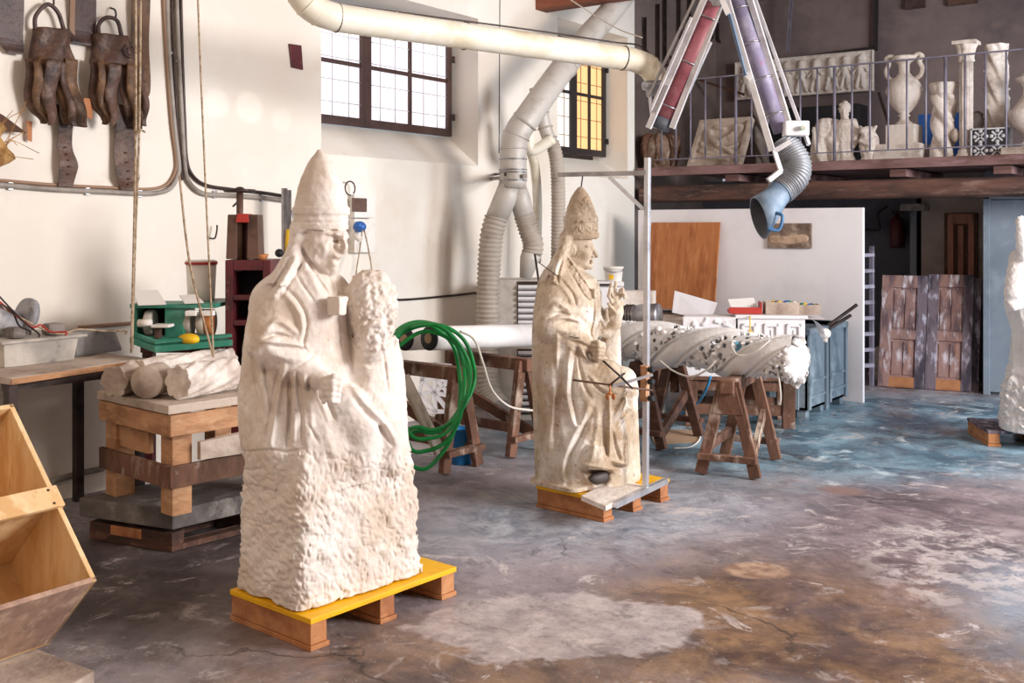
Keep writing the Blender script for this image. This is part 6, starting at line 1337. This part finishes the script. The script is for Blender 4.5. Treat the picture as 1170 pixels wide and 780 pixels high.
# white bucket on floor & hose
c = FL(749, 471); s_ = (1980/(471-260))/F; t = thing('white_bucket', 'white bucket standing on the floor right of the aluminium pole', 'bucket', c)
b = MB(); b.lathe([(0, .01), (12.5*s_, 0), (13*s_, 1*s_), (16*s_, 44*s_), (17*s_, 44.5*s_), (17*s_, 47*s_), (15.6*s_, 47*s_), (12.6*s_, 2*s_), (0, .012)], c, 28); b.build('bucket_body', 'white_plastic', t)
b = MB(); b.tube([c+cam2w(math.cos(a)*16.6*s_, -abs(math.sin(a))*16.6*s_, 44*s_-math.sin(a)*9*s_) for a in [math.pi*i/12 for i in range(13)]], .004, 6); b.build('bucket_handle', 'zinc', t)
b = MB(); b.tube(smooth([FL(748, 478, .015), FL(775, 474, .015), P(795, 462, 8.6), P(806, 446, 8.3), P(812, 430, 8.2)], 6), .011, 8); tag(b.build('blue_air_hose', 'blue_hose'), 'thin blue hose curving up from the floor behind the sawhorse', 'hose')
b = MB(); b.prism([FL(742, 490, .003), FL(795, 492, .003), FL(800, 505, .003), FL(748, 508, .003)], (0, 0, .004)); tag(b.build('cardboard_sheet', 'cardboard'), 'flat brown cardboard sheet on the floor behind the sawhorses', 'cardboard')
b = MB(); b.tube(smooth([FL(770, 512, .01), FL(790, 510, .01), FL(800, 500, .01), FL(796, 492, .01), FL(785, 488, .01)], 5), .007, 6); tag(b.build('wire_loop', 'wire_white'), 'thin pale wire curving on the floor by the cardboard sheet', 'wire')

# ---------------------------------------------------------------- under the gallery
b = MB(); b.box2((-2.33, 11.2, 0), (7, 11.3, MZ-.10)); struct(b.build('wall_partition', 'blue_wall'))
t = thing('door_1', None, None, (-1.8, 11.2, 0)); struct(t); q0, q1 = WY(1132, 450, 11.2), WY(1176, 243, 11.2)
b = MB(); b.box2((q0.x, 11.165, .03), (q0.x+.95, 11.2, 1.92), .004); b.build('door_leaf', 'grey_door', t)
b = MB(); b.box2((q0.x-.06, 11.15, 0), (q0.x, 11.2, 2.0), .004); b.box2((q0.x+.95, 11.15, 0), (q0.x+1.0, 11.2, 2.0), .004); b.box2((q0.x-.06, 11.15, 1.93), (q0.x+1.0, 11.2, 2.0), .004); b.build('door_frame', 'grey_door', t)
# leaning old panelled doors
BL, BR = FL(1003, 441), FL(1111, 448); ux = (BR-BL); Wd = ux.length; ux.normalize(); bk = Vector((-ux.y, ux.x, 0)); 
zt_ = 1.16; lean = Vector((0, 0, zt_))+bk*.24+ux*.02; up = lean.normalized(); nrm = ux.cross(up).normalized()
nrm = nrm if nrm.y < 0 else -nrm
def leanpanel(name, t, u0, u1, v0, v1, off, th_, m, lab=None):
    b = MB(); o_ = BL+ux*(u0*Wd)+up*(v0*lean.length)+nrm*off
    b.prism([o_, o_+ux*((u1-u0)*Wd), o_+ux*((u1-u0)*Wd)+up*((v1-v0)*lean.length), o_+up*((v1-v0)*lean.length)], nrm*th_, bev=.003); return b.build(name, m, t, label=lab)
def panel_door(label, U0, U1, V1, off, slant=0):
    t = thing('panelled_door', label, 'door', BL+ux*((U0+U1)/2*Wd)); w_ = U1-U0
    leanpanel('door_board', t, U0, U1, .005, V1, off, .015, 'door_old')
    for a, c_, m in ((U0, U0+w_*.24, 'door_rail'), (U1-w_*.22, U1, 'door_rail')): leanpanel('stile', t, a, c_, 0, V1, off+.015, .022, 'door_old' if a == U0 and U0 < .1 else m)
    for v0, v1, m in ((.0, .09, 'door_orange'), (.42, .50, 'door_old'), (V1-.11, V1, 'door_old')): leanpanel('cross_rail', t, U0+w_*.24, U1-w_*.22, v0, v1, off+.015, .02, m)
    for v0, v1 in ((.11, .40), (.52, V1-.13)):
        leanpanel('raised_panel', t, U0+w_*.28, U0+w_*.49, v0, v1, off+.015, .01, 'door_old'); leanpanel('raised_panel', t, U0+w_*.53, U1-w_*.26, v0, v1, off+.015, .01, 'door_old')
panel_door('old wooden panelled door leaf leaning at the left of the stacked pair under the gallery', 0, .50, .985, 0)
panel_door('old wooden panelled door leaf, the right one of the leaning pair with dark streaks', .505, .985, 1.0, 0)
leanpanel('third', None, .80, 1.06, .0, .985, -.06, .03, 'door_rail').name = 'leaning_plank'; tag(bpy.data.objects['leaning_plank'], 'dark bluish plank end leaning behind the right door leaf', 'plank')
# tall shutter on the wall
YW = 11.98
t = thing('wooden_shutter', 'narrow upright reddish wooden shutter standing behind the leaning doors', 'shutter', WY(1098, 330, YW-.1)); q0, q1 = WY(1078, 420, YW-.06), WY(1116, 243, YW-.06)
b = MB(); b.box2((q0.x, YW-.03, .0), (q1.x, YW, q1.z), .003); b.build('backing_board', 'dark_wood', t)
for a, c_, e_, f_ in ((.12, .30, .0, 1), (.74, .92, .0, 1), (.3, .74, .93, 1), (.3, .74, .5, .57), (.44, .60, .57, .93), (.44, .6, .05, .5)):
    b = MB(); b.box2((q0.x+(q1.x-q0.x)*a, YW-.06, e_*q1.z+.01), (q0.x+(q1.x-q0.x)*c_, YW-.03, f_*q1.z-.01), .003); b.build('stile', 'shutter_wood', t)
# ladder beside the panel
t = thing('grey_ladder', 'narrow grey slatted rack standing behind the right edge of the white panel', 'rack', FL(989, 441)); 
for x in (982, 996): b = MB(); b.beam(FL(x, 441, .0), P(x, 281, 10.75), .04, .05, bev=.003); b.build('upright', 'rail_iron', t)
for k in range(8): b = MB(); y = 292+k*18; b.beam(P(981, y, 10.74), P(998, y-1, 10.74), .05, .03, bev=.003); b.build('rung', 'rail_iron', t)
b = MB(); b.ball(FL(1000, 438)+Vector((.0, .25, .22)), (.14, .12, .16)); b.ball(FL(1000, 438)+Vector((-.02, .25, .06)), (.13, .12, .09)); 
tag(b.build('plaster_sack', 'stone_pale'), 'crumpled pale sack behind the grey rack under the gallery', 'sack')
# wall cylinder and bits
t = thing('wall_cylinder', 'dark red cylinder fixed on the wall under the gallery', 'fire extinguisher', WY(1025, 284, 12.5)); c = WY(1025, 283, 12.45); s_ = 12.1/F
b = MB(); b.lathe([(0, 0), (7.5*s_, .0), (8*s_, .02), (8*s_, 30*s_), (6*s_, 34*s_), (2.5*s_, 36*s_), (2.5*s_, 39*s_), (0, 39*s_)], c, 22); b.build('cylinder_body', 'maroon', t)
b = MB(); b.box(c+Vector((0, .02, 41*s_)), (.12, .05, .04), bev=.005); b.build('valve', 'iron', t); b = MB(); b.box(c+Vector((0, .09, 15*s_)), (.05, .06, .3)); b.build('wall_bracket', 'iron', t)
b = MB(); q0, q1 = WY(1033, 241, 11.9), WY(1060, 233, 11.9); b.box2((q0.x, 11.75, q0.z), (q1.x, 11.97, q1.z), .004); tag(b.build('wall_box', 'stone_grey'), 'small grey box on the wall just under the gallery joists', 'box')
b = MB(); b.tube(smooth([WY(1014, 235, 12.5), WY(1003, 245, 12.5), WY(1005, 262, 12.55), WY(988, 262, 12.57)], 5), .014, 8); tag(b.build('wall_pipe', 'iron'), 'dark bent pipe on the bluish wall beside the red cylinder', 'pipe')

# ---------------------------------------------------------------- gallery railing
YR = MY+.04; t = thing('gallery_railing', 'thin grey iron railing with upright bars along the upper gallery', 'railing', (-3, YR, MZ)); xl = -5.72; xr = -.9
b = MB(); b.beam((xl, YR, 3.30), (xr, YR, 3.30), .035, .014, bev=.002); b.build('top_rail', 'rail_iron', t)
b = MB(); b.beam((xl, YR, 2.42), (xr, YR, 2.42), .03, .012, bev=.002); b.build('bottom_rail', 'rail_iron', t)
n_ = 0; x = -5.63
while x < xr+.01:
    thick = n_ % 6 == 5
    b = MB(); b.tube([(x, YR, 2.42 if not thick else MZ), (x, YR, 3.295)], .016 if thick else .010, 8); b.build('baluster', 'rail_iron', t); x += .18; n_ += 1
# ---------------------------------------------------------------- sculptures on the gallery
def GY(px, Y): v = WY(px, 185, Y); return v.x
def S(px, Y): k = (px-CX)/F; return Y/(k*ST+CT)/F
def Z(px, py, Y): return WY(px, py, Y).z
# carved wooden head piece at the left end
c = Vector((GY(754, 10.95), 10.95, MZ)); s_ = S(752, 10.95)*.9
t = thing('carved_wooden_capital', 'brown carved wooden capital with drooping leaves at the left end of the gallery', 'carving', c)
b = MB(); b.lathe([(0, 0), (17*s_, 0), (20*s_, 4*s_), (19*s_, 14*s_), (22*s_, 24*s_), (23*s_, 34*s_), (20*s_, 41*s_), (14*s_, 45*s_), (0, 46*s_)], c, 40, fn=lambda a, z, r: r*(1+.09*math.cos(a*5)+.04*math.cos(a*13+z*30))); b.build('capital_body', 'slab_pale' if 0 else 'grey_wood', t)
for k in range(7):
    a = k*2*math.pi/7-.3; e_ = Vector((math.cos(a), math.sin(a), 0)); b = MB()
    b.tube(smooth([c+e_*(13*s_)+Vector((0, 0, 44*s_)), c+e_*(21*s_)+Vector((0, 0, 40*s_)), c+e_*(22*s_)+Vector((0, 0, 22*s_)), c+e_*(19*s_)+Vector((0, 0, 6*s_))], 4), [3*s_, 4*s_, 4.6*s_, 5*s_, 5.2*s_, 5*s_, 4.6*s_, 4*s_, 3.4*s_, 3*s_, 2.6*s_, 2.2*s_, 1.6*s_], 8); b.build('leaf', 'old_wood', t)
# leaning relief frame
Y0, Y1 = 10.85, 11.1
relief('framed_relief', 'square stone relief panel with a reclining figure leaning behind the gallery railing', 'relief', (GY(788, Y0), Y0, MZ), (GY(848, Y0), Y0, MZ), (GY(803, Y1), Y1, Z(803, 141, Y1)), .035,
       [(.25, .75, .3, .6, .035, .06), (.3, .6, .5, .45, .04, .07), (.5, .45, .75, .3, .03, .06), (.45, .5, .65, .62, .026, .055), (.65, .62, .8, .75, .04, .06), (.78, .8, .8, .78, .06, .07), (.2, .35, .55, .2, .04, .05), (.3, .2, .7, .15, .03, .045), (.15, .5, .3, .3, .03, .04), (.6, .35, .85, .45, .025, .04), (.35, .85, .5, .8, .03, .04)], 'slab_pale', 90, 90, noise=.003, border=.045, hmax=.05)
twisted('twisted_column', 'dark twisted column shaft standing behind the relief panel on the gallery', (GY(872, 11.3), 11.3, MZ), (GY(868, 11.3), 11.3, Z(868, 112, 11.3)), 9*S(870, 11.3), 3, .8, 'stone_grey', cat='column', depth=.35)
# frieze on the wall
yw_ = 12.92
h0 = Z(842, 113, yw_)
bl = []
for k in range(9):
    x = .08+k*.105; ln = rr.uniform(-.03, .03)
    bl += [(x, .82, x, .80, .045, .06), (x, .72, x+ln*.4, .45, .05, .06), (x-.005, .45, x-.03, .12, .028, .05), (x+.01, .45, x+.03+ln, .12, .028, .05), (x, .66, x-.04+ln, .45, .02, .045), (x, .66, x+.045, .55+ln*3, .02, .045)]
relief('relief_frieze', 'long pale stone frieze with a row of small figures on the gallery back wall', 'relief', (WY(842, 113, yw_).x, yw_, Z(842, 115, yw_)), (WY(999, 113, yw_).x, yw_, Z(999, 104, yw_)), (WY(842, 113, yw_).x, yw_, Z(842, 72, yw_)), .05, bl, 'stone_pale', 200, 60, noise=.002, border=.012, hmax=.02)
# figures by carving
def small_figure(name, label, px, top, Y, kind, m):
    s_ = S(px, Y); x0 = GY(px, Y); D = (x0*-ST+Y*CT) if False else Y/(((px-CX)/F)*ST+CT)
    t = thing(name, label, 'statue', (x0, Y, MZ)); f = Field((-.34, -.34, -.02), (.34, .34, 1.0), .011, F)   # local metres
    f.px = 1.0
    K = dict(px=False)
    if kind == 'putto':
        f.tower([(-.02, 0, 0, .15, .13), (.05, 0, 0, .14, .13), (.12, 0, 0, .11, .1), (.3, 0, 0, .13, .1), (.42, 0, 0, .10, .08), (.5, 0, 0, .12, .085), (.56, 0, 0, .08, .07)], k=.02, metres=True, fold=lambda a, Z: .05*np.cos(a*9+Z*6)*np.clip((.45-Z)*5, 0, 1))
        f.chain([(-.11, 0, .53), (-.15, -.03, .40), (-.13, -.07, .29), (-.08, -.10, .25)], [.045, .042, .035, .03], .02, **K); f.chain([(.11, 0, .53), (.16, -.02, .40), (.15, -.05, .28), (.13, -.06, .22)], [.045, .042, .035, .03], .02, **K)
        f.cap((0, 0, .55), (0, 0, .6), .04, .04, .02, **K); f.head((0, -.0, .68), 0, R(-80), .78); f.curls((0, 0, .68), R(-80), .8)
    elif kind == 'fragment':
        f.tower([(-.02, 0, 0, .15, .12), (.15, .0, 0, .13, .12), (.35, .03, 0, .12, .1), (.5, .05, 0, .10, .09), (.57, .06, 0, .07, .07)], k=.02, metres=True, fold=lambda a, Z: .10*np.cos(a*6+Z*9))
        f.chain([(.13, -.06, .30), (.19, -.06, .22), (.17, -.05, .08)], [.05, .05, .05], .03, **K); f.chain([(-.05, -.12, .45), (-.02, -.14, .25), (.03, -.13, .05)], [.02, .025, .03], .02, **K)
    else:
        f.tower([(-.02, 0, 0, .11, .1), (.04, 0, 0, .1, .1), (.08, 0, 0, .08, .08), (.2, .0, 0, .12, .1), (.32, 0, 0, .11, .09), (.40, 0, 0, .07, .07), (.46, 0, 0, .05, .05)], k=.02, metres=True, fold=lambda a, Z: .05*np.cos(a*7+Z*20))
        f.ell((-.05, -.05, .40), (.05, .05, .05), .02, **K); f.cap((-.06, -.05, .42), (-.1, -.05, .47), .03, .01, .01, **K); f.cap((.06, -.03, .40), (.1, -.03, .46), .03, .012, .01, **K); f.chain([(.1, -.04, .3), (.02, -.11, .24), (-.08, -.09, .28)], .028, .02, **K)
    f.rough(.003, .05, seed=px)
    sc_ = ((185-top)*s_)/{'putto': .80, 'fragment': .62, 'owl': .50}[kind]
    cz = math.cos(TH*0); o = f.object('figure_body', m, t, w=lambda p: np.stack((p[:, 0]*sc_+x0, p[:, 1]*sc_+Y, np.maximum(p[:, 2], 0)*sc_+MZ), 1))
    return t
small_figure('draped_fragment', 'headless pinkish white drapery fragment left of the putto on the gallery', 938, 127, 10.95, 'fragment', 'stone_pale')
small_figure('putto_statue', 'small white child figure standing behind the gallery railing', 965, 112, 10.95, 'putto', 'stone_pale')
small_figure('small_torso', 'small pale twisted torso fragment between the child figure and the urn pedestal', 993, 139, 10.9, 'owl', 'stone_pale')
# pedestal and urn
Y = 11.05; s_ = S(1032, Y)
t = thing('stone_pedestal', 'pale stepped stone pedestal carrying the two-handled urn', 'pedestal', (GY(1032, Y), Y, MZ)); x0 = GY(1032, Y); zz = MZ
b = MB(); b.box2((x0-27*s_, Y-.2, MZ), (x0+24*s_, Y+.2, MZ+21*s_), .006); b.build('base_step', 'stone_pale', t)
b = MB(); b.box2((x0-15*s_, Y-.15, MZ+21*s_), (x0+17*s_, Y+.15, MZ+43*s_), .006); b.build('pedestal_block', 'stone_pale', t)
def urn(name, label, c, s_, prof, handles, m='stone_pale'):
    t = thing(name, label, 'urn', c); b = MB(); b.lathe([(r*s_, z*s_) for r, z in prof], c, 40); b.build('urn_body', m, t)
    for sd in ((-1, 1) if handles else ()):
        b = MB(); b.tube(smooth([c+Vector((sd*x*s_, 0, z*s_)) for x, z in handles], 5), 2.6*s_, 10); b.ball(c+Vector((sd*17*s_, 0, 40*s_)), (4.5*s_, 3*s_, 3.5*s_), sub=2); b.build('urn_handle', m, t)
    return t
urn('two_handled_urn', 'large white stone urn with two scrolled handles on the stepped pedestal', Vector((x0+1*s_, Y, MZ+43*s_)), s_,
    [(0, 0), (9, 0), (9, 3), (6, 5), (4.5, 9), (7, 11), (5, 13), (9, 17), (15, 25), (19, 35), (19.5, 43), (16, 50), (9, 56), (6, 60), (6, 69), (8, 72), (12, 74), (14, 77), (12.5, 79), (0, 78)], [(12, 52), (18, 56), (20, 64), (17, 72), (20, 77), (16, 80), (11, 78)])
c = Vector((GY(1176, 10.95), 10.95, MZ)); s_ = S(1176, 10.95)
b = MB(); b.box2((c.x-26*s_, c.y-.18, MZ), (c.x+26*s_, c.y+.2, MZ+12*s_), .006); tag(b.build('stone_plinth', 'slab_pale'), 'brown-grey plinth under the urn at the right end of the gallery', 'plinth')
urn('stone_urn', 'white stone urn without handles at the right end of the gallery', c+Vector((0, 0, 12*s_)), s_, [(0, 0), (11, 0), (11, 4), (6, 7), (5, 12), (9, 17), (18, 26), (23, 36), (23.5, 41), (20, 43), (12, 52), (7, 60), (6, 68), (9, 74), (14, 77), (14, 80), (9, 82), (6, 86), (0, 88)], None)
# blue panel, columns
q0, q1 = WY(1049, 131, 11.6), WY(1097, 186, 11.6)
b = MB(); b.box2((q0.x, 11.6, MZ), (q1.x, 11.63, q0.z), .003); tag(b.build('blue_board', 'blue_plastic'), 'bright blue board behind the short twisted column on the gallery', 'board')
Y = 11.0; s_ = S(1078, Y); x0 = GY(1077, Y)
t = thing('twisted_column', 'short white twisted column widening at the top in front of the blue board', 'column', (x0, Y, MZ))
zt_ = Z(1078, 95, Y)
twisted('column_shaft', None, (x0, Y, MZ), (x0+1*s_, Y, zt_-.12), 13.5*s_, 3, .75, 'stone_pale', depth=.36, n=80, bumps=8, parent=t)
b = MB(); b.lathe([(10*s_, zt_-.16), (12*s_, zt_-.10), (15*s_, zt_-.03), (15*s_, zt_), (0, zt_)], (x0+1*s_, Y, 0), 36, fn=lambda a, z, r: r*(1+.05*math.cos(a*8))); b.build('column_top', 'stone_pale', t)
b = MB(); b.ball((x0+15*s_, Y-.05, Z(1090, 155, Y)), (4*s_, .05, 8*s_)); tag(b.build('wooden_wedge', 'slab_pale'), 'small tan wooden piece beside the short twisted column', 'wedge')
Y = 10.95; s_ = S(1104, Y); x0 = GY(1104, Y)
t = thing('fluted_column', 'slender white fluted column with carved capital on the gallery', 'column', (x0, Y, MZ)); zt_ = Z(1104, 47, Y)
b = MB(); b.lathe([(11*s_, MZ), (11*s_, MZ+.05), (9*s_, MZ+.07), (8.6*s_, MZ+.1)], (x0, Y, 0), 30); b.build('column_base', 'stone_pale', t)
b = MB(); b.lathe([(7.6*s_, MZ+.08), (7.6*s_, zt_-.20)], (x0, Y, 0), 96, fn=lambda a, z, r: r*(1-.10*abs(math.sin(a*8)))); b.build('column_shaft', 'stone_pale', t)
b = MB(); b.lathe([(8*s_, zt_-.21), (9*s_, zt_-.20), (8*s_, zt_-.17), (10*s_, zt_-.08), (12.5*s_, zt_-.04), (11.5*s_, zt_-.035)], (x0, Y, 0), 40, fn=lambda a, z, r: r*(1+.07*math.cos(a*8))); b.box((x0, Y, zt_-.02), (26*s_, 26*s_, .035), bev=.006); b.build('capital', 'stone_pale', t)
Y = 11.2; x0 = GY(1139, Y); s_ = S(1139, Y)
b = MB(); b.box2((x0-14*s_, Y-.12, MZ), (x0+14*s_, Y+.12, MZ+.32), .006); tag(b.build('stone_support', 'stone_grey'), 'dark support block under the tall twisted column', 'block')
twisted('tall_twisted_column', 'tall white twisted column with vine relief behind the patterned tile', (x0, Y, MZ+.32), (x0-1*s_, Y, Z(1139, 51, Y)), 13*s_, 5, .55, 'stone_pale', cat='column', depth=.22, n=120, seg=60, bumps=60)
# patterned tile
Y = 10.85; q0, q1 = WY(1109, 181, Y), WY(1151, 145, Y)
t = thing('patterned_tile', 'square stone tile with black and white interlaced pattern behind the railing', 'tile', ((q0.x+q1.x)/2, Y, MZ)); zh = q1.z-MZ; wq = q1.x-q0.x
b = MB(); b.box2((q0.x, Y, MZ), (q1.x, Y+.04, MZ+zh), .003); b.build('tile_slab', 'tile_dark', t)
b = MB()
for i in range(2):
    for j in range(2):
        cx_, cz_ = q0.x+wq*(.27+.46*i), MZ+zh*(.27+.46*j); r_ = wq*.2
        for k in range(4):
            a = k*math.pi/2+math.pi/4; 
            b.beam((cx_, Y-.004, cz_), (cx_+math.cos(a)*r_, Y-.004, cz_+math.sin(a)*r_), .018, .012, up=(0, 1, 0), bev=0)
            a = k*math.pi/2; b.ball((cx_+math.cos(a)*r_*.8, Y-.002, cz_+math.sin(a)*r_*.8), (.022, .008, .022), sub=1)
for a1, a2 in (((q0.x, Y-.008, MZ), (q1.x, Y, MZ+.014)), ((q0.x, Y-.008, MZ+zh-.014), (q1.x, Y, MZ+zh)), ((q0.x, Y-.008, MZ), (q0.x+.014, Y, MZ+zh)), ((q1.x-.014, Y-.008, MZ), (q1.x, Y, MZ+zh))): b.box2(a1, a2)
b.build('white_inlay', 'tile_white', t)
b = MB(); b.ball((GY(1117, 11.25), 11.25, Z(1117, 146, 11.25)), (.09, .09, .17)); b.lathe([(.09, MZ), (.08, Z(1117, 150, 11.25))], (GY(1117, 11.25), 11.25, 0), 14, fn=lambda a, z, r: r*(1+.1*math.cos(a*5))); tag(b.build('grey_stone_fragment', 'stone_grey'), 'dark grey carved fragment between the fluted column and the tile', 'stone fragment')
# dark things on the gallery back wall
def wallbar(x0, y0, x1, y1, w_, m, name, lab, cat, Y=12.95):
    b = MB(); b.beam(WY(x0, y0, Y), WY(x1, y1, Y), w_, .03); return tag(b.build(name, m), lab, cat)
wallbar(1001, -10, 1000, 58, .05, 'frame_dark', 'wall_batten', 'thick dark upright batten at the right of the upper back wall frame', 'batten')
wallbar(868, 72, 1000, 54, .03, 'frame_dark', 'wall_batten', 'dark slanting batten just above the frieze', 'batten')
wallbar(1004, 106, 1018, 150, .03, 'iron', 'wall_pole', 'dark leaning pole end right of the frieze', 'pole', 12.6)
wallbar(905, -10, 900, 60, .03, 'rail_iron', 'wall_pole', 'thin upright grey pole left of the upper wall frame', 'pole', 12.7)
b = MB(); q0, q1 = WY(1034, 11, 12.96), WY(1057, -10, 12.96); b.box2((q0.x, 12.94, q0.z), (q1.x, 12.99, q1.z), .004); tag(b.build('dark_picture', 'leather_dark'), 'small dark picture high on the gallery wall, the left of two', 'picture')
b = MB(); q0, q1 = WY(1083, 7, 12.96), WY(1117, -12, 12.96); b.box2((q0.x, 12.94, q0.z), (q1.x, 12.99, q1.z), .004); tag(b.build('dark_picture', 'brown_metal'), 'small brown picture high on the gallery wall, the right of two', 'picture')
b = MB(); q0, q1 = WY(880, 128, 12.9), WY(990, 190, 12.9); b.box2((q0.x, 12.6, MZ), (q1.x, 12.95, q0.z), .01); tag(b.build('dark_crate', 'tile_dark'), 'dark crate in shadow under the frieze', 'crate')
for k, (x, y0, y1) in enumerate(((737, 20, 80), (752, 5, 90), (760, -5, 70), (776, -5, 38), (788, -5, 34), (808, -5, 40), (820, 0, 44))):
    t = thing('hanging_tool', 'long dark iron tool hanging in the shadow on the gallery side wall', 'tool', WY(x, y1, 11.6), 0, 'iron tools hanging on the gallery side wall')
    b = MB(); b.beam(WX(x, y0, -6.02), WX(x, y1, -6.02), .03, .02); b.build('tool_shaft', 'iron', t)
    b = MB(); p_ = WX(x, y1, -6.02); b.tube(smooth([p_, p_+Vector((.02, .06, -.05)), p_+Vector((.02, .12, 0)), p_+Vector((.01, .12, .08))], 4), .016, 6); b.build('tool_hook', 'iron', t)
wallbar(735, 70, 850, 108, .03, 'dark_wood', 'slanting_batten', 'dark slanting batten crossing the gallery side wall', 'batten', 12.3)
# ---------------------------------------------------------------- small pieces hang on the part they are fixed to
SUB = [('knob', 'control_box'), ('lid_rim', 'lid'), ('glass', 'window_frame'), ('security_grille', 'window_frame'), ('hinge', 'window_frame'), ('meter_window', 'meter_housing'), ('blue_plug', 'socket_housing'),
       ('white_plug', 'socket_housing'), ('seam_band', 'duct_pipe'), ('seam_band', 'main_pipe'), ('clip', 'pipe'), ('handle', 'hood'), ('hood_lining', 'hood'), ('wood_knot', 'back_panel'), ('screw_head', 'cross_board'), ('tray_lip', 'tray'),
       ('rib', 'bin_walls'), ('rib', 'cylinder_body'), ('bucket_handle', 'bucket_body'), ('bucket_label', 'bucket_body'), ('white_inlay', 'tile_slab'), ('leaf', 'capital_body'), ('urn_handle', 'urn_body'), ('clamp_knob', 'clamp_sleeve'),
       ('raised_panel', 'door_board'), ('edge_strip', 'bench_top'), ('louvre', 'cabinet'), ('wing_nut', 'compass_arm'), ('tube_collar', 'lower_tube'), ('pipe_rib', 'upper_pipe'), ('lock_lever', 'screw'), ('spindle', 'grinding_wheel'), ('packing_cloth', 'spiral_shaft')]
stem = lambda n: n.split('.')[0]
for root in [o for o in list(col.objects) if o.parent is None and o.children]:
    kids = list(root.children)
    for a, b_ in SUB:
        ps = [k for k in kids if stem(k.name) == b_ and k.parent == root]
        for k in [k for k in kids if stem(k.name) == a and k.parent == root]:
            if ps:
                kc = sum((Vector(v) for v in k.bound_box), Vector())/8
                best = min(ps, key=lambda p: (sum((Vector(v) for v in p.bound_box), Vector())/8-kc).length)
                if not k.children: k.parent = best
